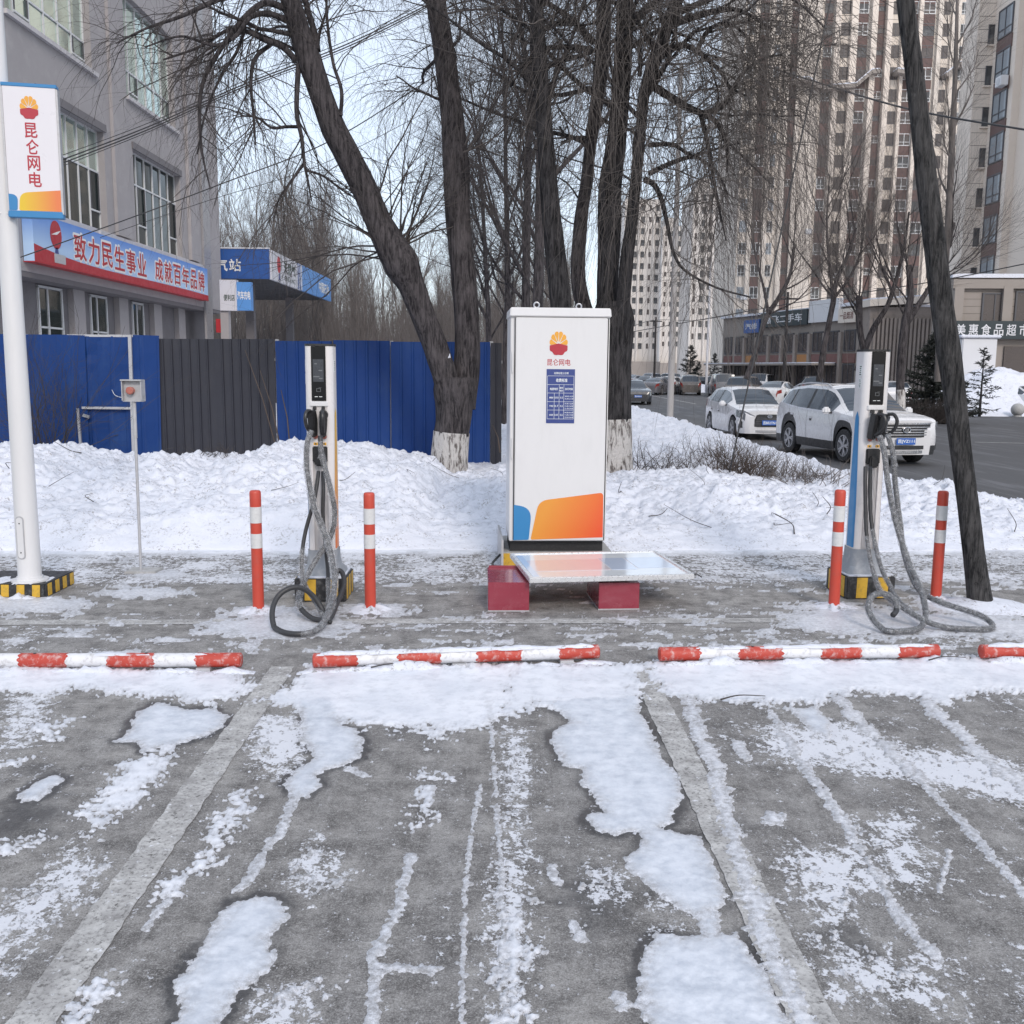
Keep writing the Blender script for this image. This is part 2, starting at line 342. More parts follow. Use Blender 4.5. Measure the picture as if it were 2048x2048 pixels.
FROST = [(Lz, [(1190,780),(1230,840),(1290,900),(1290,980),(1200,1010),(1110,990),(1100,920),(1150,850)], .45), (Lz, [(1000,1370),(1190,1345),(1170,1430),(1140,1520),(965,1520),(990,1440)], .6),
 (Lz, [(-200,1180),(-20,1080),(120,960),(220,840),(330,850),(420,900),(350,1050),(200,1130),(60,1300),(-200,1500)], .36), (Lz, [(1890,380),(1990,390),(1995,800),(2000,1560),(1880,1560),(1850,1100),(1900,800)], .45),
 (Rz_, [(270,940),(330,880),(380,900),(440,950),(430,1040),(350,1060),(290,1040)], .45), (Rz_, [(540,950),(640,1060),(700,1130),(600,1160),(500,1060)], .3),
 (Lz, [(900,330),(1150,330),(1190,480),(1050,600),(950,560)], .35), (Lz, [(0,260),(250,250),(150,450),(-50,500)], .28), (Rz_, [(900,380),(1250,350),(1500,460),(1932,500),(1990,720),(1700,640),(1400,560),(1000,540)], .24),
 (Rz_, [(980,860),(1300,800),(1400,960),(1250,1250),(1100,1120)], .16), (Rz_, [(1250,720),(1500,700),(1600,900),(1500,1000)], .22), (Rz_, [(1080,1150),(1700,1250),(1700,1500),(1150,1450)], .16)]
def psd(poly, X, Y):                   # signed distance, inside positive
    n = len(poly); inside = np.zeros(X.shape, bool); dm = np.full(X.shape, 1e9)
    for i in range(n):
        x1, y1 = poly[i].x, poly[i].y; x2, y2 = poly[(i+1) % n].x, poly[(i+1) % n].y
        ex, ey = x2-x1, y2-y1; L = ex*ex+ey*ey+1e-12
        t = np.clip(((X-x1)*ex+(Y-y1)*ey)/L, 0, 1); dm = np.minimum(dm, (X-x1-t*ex)**2+(Y-y1-t*ey)**2)
        if y1 != y2: inside ^= ((y1 > Y) != (y2 > Y)) & (X < (x2-x1)*(Y-y1)/(y2-y1)+x1)
    d = np.sqrt(dm); return np.where(inside, d, -d)
def lsd(pts, X, Y):
    dm = np.full(X.shape, 1e9)
    for p, q in zip(pts, pts[1:]):
        ex, ey = q.x-p.x, q.y-p.y; L = ex*ex+ey*ey+1e-12
        t = np.clip(((X-p.x)*ex+(Y-p.y)*ey)/L, 0, 1); dm = np.minimum(dm, (X-p.x-t*ex)**2+(Y-p.y-t*ey)**2)
    return np.sqrt(dm)
NR, NC = 420, 760
YS = 1/np.linspace(1/1.9, 1/12.1, NR)
SX = np.linspace(-.72, .72, NC)
GX = YS[:, None]*SX[None, :]; GY = np.repeat(YS[:, None], NC, 1)
n_lo = fbm(GX*2.1, GY*2.1, 4); n_md = fbm(GX*9, GY*9, 4, .6); n_hi = fbm(GX*34, GY*34, 3, .65); n_st = fbm(GX*2.4, GY*4.6, 5, .62)
S = np.full(GX.shape, -.5); ICEM = np.zeros(GX.shape); WET = np.zeros(GX.shape); FR = np.full(GX.shape, .05); THIN = np.zeros(GX.shape)
def region(poly, mg=.6):
    xs = [p.x for p in poly]; ys = [p.y for p in poly]
    return (GX > min(xs)-mg) & (GX < max(xs)+mg) & (GY > min(ys)-mg) & (GY < max(ys)+mg)
for poly in ICE:
    k = region(poly); d = psd(poly, GX[k], GY[k])+.028*n_md[k]+.022*n_hi[k]; S[k] = np.maximum(S[k], d); ICEM[k] = np.maximum(ICEM[k], np.clip(d/.03, 0, 1))
    WET[k] = np.maximum(WET[k], np.exp(-((-d-.022)/(.016+.020*np.clip(n_lo[k]+.4, 0, 1)))**2)*np.clip(.85+2.2*n_lo[k], 0, 1))
for poly in SNOWP:
    k = region(poly); d = psd(poly, GX[k], GY[k])+.12*n_md[k]+.12*n_hi[k]; S[k] = np.maximum(S[k], d)
for fn, pts, w in STROKES:
    pts = fn(pts); k = region(pts); mid = pts[len(pts)//2]; wm = w*.53*mid.y/FPX
    d = wm*1.05-lsd(pts, GX[k], GY[k])+wm*(1.6 if w > 8 else 3.2)*n_md[k]-(0 if w > 8 else wm*.9)+(.018+.55*wm)*n_hi[k]+wm*1.2*np.minimum(0, fbm(GX[k]*1.1+w, GY[k]*2.3, 3)+.05); S[k] = np.maximum(S[k], d); THIN[k] = np.maximum(THIN[k], (d > -.02)*.35)
for fn, pts, dens in FROST:
    pts = fn(pts); k = region(pts, .3); d = psd(pts, GX[k], GY[k])
    FR[k] = np.maximum(FR[k], np.clip(.4+d/.25, 0, 1)*(.45+dens))
    f = np.minimum(d*.3, .02)+(.11*n_md[k]+.10*n_hi[k])-.085*(1.05-dens); S[k] = np.maximum(S[k], f); THIN[k] = np.where(f > S[k]-.001, .75, THIN[k])
# behind the wheel stops: wind-blown streaks; darker asphalt strip under the drift
ROW = lambda x: 6.48+.06*x
back = GY-ROW(GX)
fb = .17*n_st+.06*n_md+.05*n_hi+.02*n_lo
strip = np.clip((GY-(8.75+.05*GX))/.15, 0, 1)
slab = np.clip(1-abs(GY-(8.15+.05*GX))/.55, 0, 1)
cov = -.045-.05*slab+.03*np.clip((2-abs(GX-2.6))/2, 0, 1)+.05*np.clip((GX-3.3)/2, 0, 1)-.02*strip
far = np.clip((GY-(10.15+.06*GX+.25*n_lo))/.35, 0, 1)
k = back > .12
S = np.where(k, np.maximum(np.where(back < .5, S, -1), fb+cov+far*.4), S); THIN = np.where(k & (far < .4), .45, THIN)
for x, y, r in ((-2.0, 7.65, .28), (-1.13, 7.78, .25), (2.72, 7.98, .25), (3.74, 8.36, .2), (3.95, 8.0, .42), (-1.75, 7.2, .45), (2.9, 7.5, .6), (3.6, 7.45, .5), (-4.0, 7.85, .4), (-3.3, 9.05, .25), (-3.2, 8.3, .3)):
    d = r-np.hypot((GX-x)*.75, (GY-y)*1.4)+.22*n_md+.08*n_lo; S = np.maximum(S, np.where(d > -.3, np.minimum(d*.5, .08), -1))
FR = np.where(k, np.maximum(.22+.42*strip+.3*n_lo-.2*slab, FR), FR)
FR += .17*np.clip((GX-.9)/1.0, 0, 1)*(back < .2)*(.7+1.2*n_lo)+.30*np.clip(n_lo+.15, 0, 1)+.12*(back < 0)
TONE = np.clip(.35+.9*n_lo+.25*np.clip((GX+1.2)/.3, 0, 1)*(back < 0), 0, 1)
TONE = np.where((back < 0) & (GX < -1.7-.0*GY), np.clip(.15+.6*n_lo, 0, 1), TONE)
TONE = np.where(k, np.clip(.25+.5*n_lo-.45*slab, 0, 1)*(1-strip)+strip*.95, TONE)
JX = np.exp(-((GX-(-.08+.006*(GY-6)))/.012)**2)*(GY > 6)
WET = np.maximum(WET, .5*np.exp(-((back-1.02)/.016)**2)); WET = np.maximum(WET, .35*JX)
WET = np.maximum(WET, .5*np.clip((n_lo-.42)*4, 0, 1)*(back < -.4))
for u, v, r in ((1700, 1890, .10), (30, 1640, .22), (1190, 1790, .16), (1310, 1470, .13)):
    c0 = G(u, v); WET = np.maximum(WET, np.clip(1.25-np.hypot(GX-c0.x, (GY-c0.y)*.7)/r+.9*n_md, 0, 1)*.8)
def setattr_f(o, name, arr):
    at = o.data.attributes.new(name, 'FLOAT', 'POINT'); at.data.foreach_set('value', np.ascontiguousarray(arr, np.float32).ravel())
GZ = .004*n_lo
gv = np.stack([GX, GY, GZ*0], -1).reshape(-1, 3); gf = grid_faces(NR, NC)
lot = struct(npmesh('parking_lot', gv, gf, 'concrete_lot'))
for nme, ar in (('tone', TONE), ('wet', np.clip(WET, 0, 1)), ('frost', np.clip(FR, 0, 1))): setattr_f(lot, nme, ar)
SZ = np.where(S > 0, .0050+np.minimum(S*.05, .004)+np.clip(S, 0, .06)*.06*n_md+.003*np.clip(S*20, 0, 1)*n_hi, np.maximum(S*.5, -.012)+.0048)
SZ = SZ+np.where(back > .3, 0, np.clip(1-abs(back+.12)/.25, 0, 1)*np.clip(S*6, 0, 1)*(.03+.04*n_lo))
THIN = np.clip(THIN+np.exp(-np.clip(S, 0, None)/.035)*1.0-.04, 0, 1)
ok = (S > -.03).ravel(); kf = ok[gf].any(1); gf2 = gf[kf]; used = np.unique(gf2); mp = np.zeros(len(gv), int); mp[used] = np.arange(len(used))
sv = np.stack([GX, GY, SZ], -1).reshape(-1, 3)[used]
sn = struct(npmesh('snow_patches', sv, mp[gf2], 'slush')); setattr_f(sn, 'thin', THIN.ravel()[used]); setattr_f(sn, 'ice', ICEM.ravel()[used])

# painted bay lines and the pale strip along the back of the bays
def strip_sheet(name, p, q, w, n=90, z=.004):
    p = Vector(p); q = Vector(q); d = (q-p); nn = Vector((-d.y, d.x)).normalized()*w/2; mb = MB()
    vs = []
    for i in range(n+1):
        c0 = p+d*i/n; vs += [(c0.x-nn.x*random.uniform(.9, 1.05), c0.y-nn.y*random.uniform(.9, 1.05), z), (c0.x+nn.x*random.uniform(.9, 1.05), c0.y+nn.y*random.uniform(.9, 1.05), z)]
    mb.add(vs, [(2*i, 2*i+2, 2*i+3, 2*i+1) for i in range(n)])
    return struct(mb.build(name, 'worn_white_paint'))
random.seed(3)
strip_sheet('bay_line', (-1.50, 6.2), (-1.41, 2.0), .155)
strip_sheet('bay_line', (.86, 6.3), (.94, 2.0), .15)
strip_sheet('bay_line', (-6.5, 7.14), (6.5, 7.72), .15, 80)

# ---- snow banks: height field from the back of the lot to the fence, and along the road
bx = np.linspace(-11, 12.5, 620); by = np.concatenate([np.linspace(9.7, 16.6, 300), np.linspace(16.7, 60, 190)])
BX, BY = np.meshgrid(bx, by)
b1 = fbm(BX*.55, BY*.55, 4); b2 = fbm(BX*2.2, BY*2.2, 5, .58); b3 = fbm(BX*8, BY*8, 4, .6)
cu = [-160, 0, 100, 200, 270, 330, 400, 450, 500, 530, 580, 640, 720, 780, 810, 838, 880, 945, 1000, 1150, 1200, 1330, 1400, 1450, 1530, 1600, 1700, 1800, 1870, 1932, 2100]
cv = [836, 838, 850, 866, 868, 858, 868, 860, 845, 841, 851, 848, 855, 862, 872, 900, 903, 893, 900, 905, 903, 893, 903, 908, 914, 908, 905, 915, 935, 942, 945]
crest_x = [(u*K-1024)/FPX*13.5 for u in cu]; crest_h = [a(u, v, 13.5).z for u, v in zip(cu, cv)]
ch = np.interp(BX, crest_x, crest_h)
edge = 10.42+.055*BX+.35*b1
t = np.clip((BY-edge)/(2.6+.5*b1), 0, 1); rise = t*t*(3-2*t); rise = .35*np.clip((BY-edge)/.5, 0, 1)**.8+.65*rise
bz = ch*rise*(1+.22*fbm(BX*.9+7, BY*.9, 3))
fall = np.clip((BY-14.2)/2.2, 0, 1); fall = fall*fall*(3-2*fall)
bz = bz*(1-fall)+fall*np.minimum(bz, .30+.06*b2)
clod = np.abs(fbm(BX*4.5, BY*4.5, 4, .6)); clod2 = np.abs(fbm(BX*12, BY*12, 3, .6))
bz += (.07*b2+.05*b3+.13*clod+.022*clod2-.05+.014*fbm(BX*22, BY*22, 3, .6))*np.clip(rise*1.4, 0, 1)*(1-.5*fall)
# verge towards the road edge, where ploughed snow stands on the kerb
redge = 6.15+.25*b1+.15*b2
rr = np.clip((redge-BX)/.55, 0, 1); rr = rr*rr*(3-2*rr)
behind = BY > 14.5
bz = np.where(behind, (bz*.55+.16+.1*b2)*rr-.1*(1-rr), bz)
trans = np.clip((BY-13.6)/1.6, 0, 1)*np.clip((BX-5.6)/.8, 0, 1)
bz = bz*(1-trans)-.1*trans
bz = np.where((BX > -.2) & (BX < 6.3) & (BY > 17), bz-.0, bz)
bz -= .08*(BY < edge)
bv = np.stack([BX, BY, bz], -1).reshape(-1, 3); bf = grid_faces(*BX.shape)
kf = (bv[bf][:, :, 2] > -.09).any(1)
snow_bank = struct(npmesh('snow_bank', bv, bf[kf], 'snow'))
def bank_z(x, y):
    i = int(np.clip(np.searchsorted(by, y), 1, len(by)-1)); j = int(np.clip(np.searchsorted(bx, x), 1, len(bx)-1))
    return float(bz[i-1:i+1, j-1:j+1].mean())
# far bank across the crossing: a ploughed heap
def heap(name, c, rx, ry, h, seed, n=60):
    xs = np.linspace(-1.25, 1.25, n); X, Y = np.meshgrid(xs, xs); q = np.hypot(X, Y)
    Z = np.clip(1-q**1.5, -.2, 1)*h+h*(.22*fbm(X*2+seed, Y*2, 4)+.1*fbm(X*7+seed, Y*7, 3))*np.clip(1.2-q, 0, 1)
    v = np.stack([X*rx+c[0], Y*ry+c[1], Z+c[2]], -1).reshape(-1, 3)
    return struct(npmesh(name, v, grid_faces(n, n), 'snow'))
# ================================================================== FOREGROUND EQUIPMENT
GR = ((.42, .40, .38), .5)
M('red_paint', (.43, .050, .032), .55, 0, .18, 9, ((.60, .56, .55), .8), .2, 40)
M('white_paint', (.66, .66, .68), .55, 0, .08, 9, ((.22, .20, .19), .7), .2, 40)
M('post_red', (.50, .060, .036), .42, 0, .1, 5, ((.30, .10, .08), .4), .05, 90)
M('post_white', (.62, .62, .62), .35, 0, .05, 14, ((.42, .42, .42), .5), .1, 120)
M('white_metal', (.68, .675, .685), .38, 0, .02, 2.0, ((.56, .555, .56), .22), .02, 40, (2, 2, .5), coat=.15)
M('white_plastic', (.70, .675, .675), .35, 0, .03, 5, ((.50, .48, .47), .25), .02, 60, coat=.2)
M('grey_boot', (.26, .28, .31), .5, 0, .1, 7, ((.45, .46, .48), .5), .1, 60)
M('black_paint', (.020, .020, .022), .45, 0, .3, 12, ((.25, .25, .25), .4), .1, 40)
M('yellow_paint', (.60, .36, .035), .5, 0, .12, 14, ((.12, .10, .06), .55), .1, 50)
M('concrete_block', (.36, .355, .35), .85, 0, .15, 10, ((.62, .62, .65), .6), .3, 60)
M('black_plastic', (.022, .022, .024), .4, 0, .2, 20, ((.10, .10, .10), .3), .05, 120)
M('rubber', (.034, .034, .037), .5, 0, .2, 30, ((.07, .07, .075), .4), .1, 120)
M('screen_glass', (.008, .009, .011), .22, 0, .1, 5, None, 0, ramt=.05, spec=.25)
M('screen_grey', (.055, .06, .07), .3, 0, .15, 30, ((.10, .11, .12), .5), ramt=.05, spec=.3)
M('icon_white', (.75, .78, .78), .4, 0, .03)
M('icon_grey', (.16, .17, .18), .4, 0, .03)
M('amber', (.70, .36, .03), .4, 0, .1, 40)
M('lens_red', (.40, .12, .09), .25, 0, .3, 60, ((.5, .45, .42), .5))
M('steel', (.55, .55, .57), .35, .9, .1, 20, ((.3, .28, .26), .4))
M('galv', (.48, .48, .50), .5, .3, .1, 8, ((.32, .30, .28), .5))
M('maroon', (.275, .038, .062), .22, 0, .10, 4, ((.36, .12, .14), .35), .02, 50, coat=.5)
M('blue_print', (.035, .215, .47), .38, 0, .04, 4)
M('navy_print', (.032, .055, .215), .4, 0, .05, 10, ((.05, .08, .25), .4))
M('red_print', (.42, .025, .045), .4, 0, .06, 20)
M('orange_print', (.76, .36, .045), .4, 0, .08, 20)
M('sticker', (.70, .72, .72), .5, 0, .05, 30)
M('sticker_print', (.06, .09, .08), .5, 0, .6, 90)
m, nt, b = nmat('orange_fade')                     # printed film, amber at the left bottom to vermilion at the right
tc = nt.nodes.new('ShaderNodeTexCoord'); sp = nt.nodes.new('ShaderNodeSeparateXYZ'); nt.links.new(tc.outputs['Generated'], sp.inputs[0])
c = mixc(nt, ramp(nt, mathn(nt, 'ADD', mathn(nt, 'MULTIPLY', sp.outputs[0], .8), mathn(nt, 'MULTIPLY', sp.outputs[2], -.25)), .0, .75), (.74, .30, .045), (.76, .085, .030))
nt.links.new(c, b.inputs['Base Color']); b.inputs['Roughness'].default_value = .38
m, nt, b = nmat('amber_fade')
tc = nt.nodes.new('ShaderNodeTexCoord'); sp = nt.nodes.new('ShaderNodeSeparateXYZ'); nt.links.new(tc.outputs['Generated'], sp.inputs[0])
nt.links.new(mixc(nt, sp.outputs[2], (.74, .17, .035), (.72, .45, .03)), b.inputs['Base Color']); b.inputs['Roughness'].default_value = .4
m, nt, b = nmat('banner_fade')
tc = nt.nodes.new('ShaderNodeTexCoord'); sp = nt.nodes.new('ShaderNodeSeparateXYZ'); nt.links.new(tc.outputs['Generated'], sp.inputs[0])
nt.links.new(mixc(nt, ramp(nt, sp.outputs[0], .1, .9), (.74, .50, .035), (.74, .20, .07)), b.inputs['Base Color']); b.inputs['Roughness'].default_value = .4
m, nt, b = nmat('plastic_film')                   # torn cling film: clear, crinkled, whitish shine streaks painted in through the opacity
n1 = noise(nt, 34, 7, .75); n2 = noise(nt, 140, 4, .7)
b.inputs['Base Color'].default_value = (.62, .63, .66, 1); b.inputs['Roughness'].default_value = .25
al = mathn(nt, 'ADD', mathn(nt, 'MULTIPLY', ramp(nt, n1, .42, .70), .50), .12); nt.links.new(al, b.inputs['Alpha'])
bump(nt, b, mathn(nt, 'ADD', n1, mathn(nt, 'MULTIPLY', n2, .4)), .9, .02)
b.inputs['Specular IOR Level'].default_value = .8

def crom(pts, n=8):
    P = [Vector(p) for p in pts]; P = [P[0]*2-P[1]]+P+[P[-1]*2-P[-2]]; out = []
    for i in range(1, len(P)-2):
        for k in range(n):
            t = k/n; p0, p1, p2, p3 = P[i-1:i+3]
            out.append(.5*((2*p1)+(p2-p0)*t+(2*p0-5*p1+4*p2-p3)*t*t+(3*p1-p0-3*p2+p3)*t**3))
    out.append(P[-2]); return out
def lump(pts, w, h, seed, n=7, name='snow_cap', parent=None, mat='snow', thr=.0):
    """ragged strip of settled snow lying along a line of points"""
    rnd = random.Random(seed); vs = []; fs = []; m_ = len(pts)
    d0 = (Vector(pts[-1])-Vector(pts[0])).normalized(); sd = Vector((-d0.y, d0.x, 0))
    for i, p in enumerate(pts):
        p = Vector(p); q = max(.04, min(1, .62+1.1*float(fbm(np.array([i*.11+seed]), np.array([seed*.7]), 3)[0])-thr)); q *= min(1, i/3, (m_-1-i)/3)+.03
        for k in range(n):
            an = math.pi*k/(n-1); vs.append(p+sd*math.cos(an)*w*(.55+.45*q)*(1+.25*rnd.uniform(-1, 1))+Vector((0, 0, math.sin(an)*h*q*(1+.3*rnd.uniform(-1, 1)))))
    fs = [(i*n+k, i*n+k+1, (i+1)*n+k+1, (i+1)*n+k) for i in range(m_-1) for k in range(n-1)]
    return MB().add(vs, fs).build(name, mat, parent, smooth='all')

# ---- wheel-stop bars: one pipe each, seven painted sections
def wheel_stop(p, q, label, seed, capthr):
    p = Vector(p); q = Vector(q); d = q-p; L = d.length
    t = thing('wheel_stop_bar', label, 'wheel stop', (p.x, p.y, 0), math.atan2(d.y, d.x), 'red and white wheel stops')
    r = .047; z = .066; rnd = random.Random(seed)
    cuts = [0]+[L*(i/7)+rnd.uniform(-.012, .012) for i in range(1, 7)]+[L]
    for i in range(7):
        x0, x1 = cuts[i], cuts[i+1]; rr = r if i % 2 == 0 else r-.0012
        if i == 0: prof = [(x0, .8), (x0+.006, 1), (x1, 1)]
        elif i == 6: prof = [(x0, 1), (x1-.006, 1), (x1, .8)]
        else: prof = [(x0, 1), (x1, 1)]
        MB().tube([(x, 0, z) for x, _ in prof], [rr*k for _, k in prof], 20).build('red_section' if i % 2 == 0 else 'white_section', 'red_paint' if i % 2 == 0 else 'white_paint', t, True)
        if i % 2: # wavy paint edges: small lobes of the red running over the joint
            mb = MB()
            for xx in (x0, x1):
                for k in range(9):
                    an = 2*math.pi*k/9+rnd.uniform(-.2, .2); s_ = 1 if xx == x0 else -1; ln = rnd.uniform(.004, .02)
                    pts = [(xx-s_*.004, an-.34), (xx+s_*ln*.5, an-.22), (xx+s_*ln, an), (xx+s_*ln*.5, an+.22), (xx-s_*.004, an+.34)]
                    mb.add([(x, math.cos(w_)*(r+.0006), z+math.sin(w_)*(r+.0006)) for x, w_ in pts], [(0, 1, 2, 3, 4)])
            mb.build('paint_edge', 'red_paint', t)['kind'] = 'stuff'
    for f in (.12, .5, .88): MB().box((L*f, 0, .013), (.09, .11, .026)).build('mount', 'galv', t)
    for f in (.33, .69): MB().lathe([(.011, 0), (.011, .003), (.008, .004)], (L*f, 0, z+r-.002), 10).build('bolt_hole', 'black_plastic', t)
    pts = [(L*i/60, -.004, z+r-.010) for i in range(61)]
    lump(pts, .030, .022, seed, parent=t, thr=capthr)
    pts = [(-.1+(L+.2)*i/60, -.065, .0) for i in range(61)]
    lump(pts, .05, .055, seed+5, name='snow_drift', parent=t, thr=.15)
zb = .066
eL = g(456, 1245, zb); dl = Vector((1.97, .06*1.97*.6, 0))
wheel_stop(eL-dl, eL, 'red and white wheel stop bar in front of the yellow and black lamp post base', 11, .25)
wheel_stop(g(590, 1246, zb), g(1130, 1229, zb), 'red and white wheel stop bar in front of the maroon blocks and white cabinet', 23, -.25)
wheel_stop(g(1243, 1234, zb), g(1770, 1228, zb), 'red and white wheel stop bar in front of the charger with blue side stripe', 31, -.02)
e4 = g(1850, 1229, zb); wheel_stop(e4, e4+Vector((2.0, .1, 0)), 'red and white wheel stop bar below the foot of the leaning bare trunk', 47, -.15)

# ---- guard posts
def guard_post(u, v, ut, vt, label):
    p = g(u, v); top = a(ut, vt, p.y); h = top.z
    t = thing('guard_post', label, 'bollard', p, 0, 'red and white guard posts by the chargers')
    r = .045
    zs = [0, h*.532, h*.650, h*.737, h*.868, h]
    for i, (nme, mt) in enumerate((('red_band', 'post_red'), ('white_band', 'post_white'), ('red_band', 'post_red'), ('white_band', 'post_white'), ('red_band', 'post_red'))):
        z0, z1 = zs[i], zs[i+1]; rr = r+.0014 if nme == 'white_band' else r
        prof = [(rr, z0), (rr, z1)] if i < 4 else [(rr, z0), (rr, z1-.02), (rr*.93, z1-.008), (rr*.75, z1-.001), (rr*.4, z1)]
        MB().lathe(prof, n=28).build(nme, mt, t, True)
    mb = MB().lathe([(.085, 0), (.085, .008), (.05, .009)], n=24)
    mb.build('base_plate', 'galv', t, True)
    for k in range(4): MB().lathe([(.011, .008), (.011, .018), (.006, .02)], (.068*math.cos(.8+k*1.57), .068*math.sin(.8+k*1.57), 0), 6).build('anchor_bolt', 'steel', t)
    mb = MB(); rnd = random.Random(int(u))
    n = 26; vs = [(0, 0, .05)]
    for j, (rr, zz) in enumerate(((.06, .035), (.10, .022), (.15, .0))):
        for k in range(n):
            q = rr*(1+.35*rnd.uniform(-1, 1)); vs.append((q*math.cos(2*math.pi*k/n)*1.15, q*math.sin(2*math.pi*k/n), zz*(1+.5*rnd.uniform(-1, 1))))
    fs = [(0, 1+k, 1+(k+1) % n) for k in range(n)]+[(1+j*n+k, 1+(j+1)*n+k, 1+(j+1)*n+(k+1) % n, 1+j*n+(k+1) % n) for j in range(2) for k in range(n)]
    mb.add(vs, fs).build('snow_collar', 'snow', t, smooth='all')
    return t
guard_post(488, 1154, 484, 925, 'red and white guard post with the big cable loop on the ground beside it')
guard_post(699, 1151, 695, 929, 'red and white guard post between the charger with orange stripe and the maroon block')
guard_post(1573, 1147, 1587, 924, 'red and white guard post in front of the blue stripe of a charger')
guard_post(1765, 1132, 1778, 926, 'red and white guard post between a charger and the leaning bare trunk')

# ---- emblem: ten-lobed flower, amber petals over a red base
def emblem(parent, loc, size, rz=0, extra=None):
    Mx = extra if extra is not None else wallmat(loc, rz); s = size
    def lobe(a0, a1, rr, n=7, c=(0, -.08)):
        out = []
        for i in range(n+1):
            an = a0+(a1-a0)*i/n; b_ = math.sin(math.pi*i/n); q = rr*(.90+.13*b_**.6)
            out.append((q*math.cos(an), q*math.sin(an)))
        return out
    for i in range(6):
        a0 = math.radians(-8+i*196/6+1.3); a1 = math.radians(-8+(i+1)*196/6-1.3); am = (a0+a1)/2
        base = (.09*math.cos(am), -.02+.09*math.sin(am))
        MB().prism([(base[0]*s*.84, base[1]*s+.03*s)]+[(x*s*.84, y*s*1.12+.03*s) for x, y in lobe(a0, a1, .5)], .0015, Mx).build('emblem_petal', 'orange_print', parent)
    pts = []
    for i in range(4):
        a0 = math.radians(188+i*43.5-5); a1 = math.radians(188+(i+1)*43.5-7); pts += lobe(a0, a1, .5)
    poly = [(0, .045*s), (.42*s, -.055*s), (.42*s, -.24*s), (.39*s, -.31*s), (.30*s, -.35*s), (.21*s, -.48*s), (.12*s, -.50*s), (0, -.485*s)]; poly = poly+[(-x, y) for x, y in poly[:0:-1]][1:] 
    MB().prism(poly, .0018, Mx).build('emblem_base', 'red_print', parent)

# ---- chargers
def striped_plinth(t, w, d, h, ns, nside, y0=0):
    MB().box((0, y0+d/2, h/2-.002), (w, d, h)).build('plinth', 'black_paint', t, bevel=.008)
    def st(poly): MB().prism(poly[0], .003, poly[1]).build('yellow_stripe', 'yellow_paint', t)
    for i in range(ns):
        x0 = -w/2+w*(2*i+.9)/(2*ns+.6); x1 = x0+w/(2*ns+.6)
        st(([(x0, .012), (x1, .012), (x1+.004, h-.008), (x0+.003, h-.008)], wallmat((0, y0, 0))))
    for sgn in (-1, 1):
        for i in range(nside):
            q0 = d*(2*i+.8)/(2*nside+.6); q1 = q0+d/(2*nside+.6)
            mx = Matrix.Translation((sgn*w/2, y0, 0)) @ Matrix(((0, 0, sgn, 0), (1, 0, 0, 0), (0, 1, 0, 0), (0, 0, 0, 1)))
            st(([(q0, .012), (q1, .012), (q1, h-.008), (q0, h-.008)], mx))
    rim = rrect(-w/2+.02, y0+.02, w/2-.02, y0+d-.02, .03)
    MB().prism(rim, .010, Matrix.Translation((0, 0, h-.004))).build('snow_cover', 'snow', t, smooth=True)
W, D, H0, H1 = .235, .22, .40, 2.13
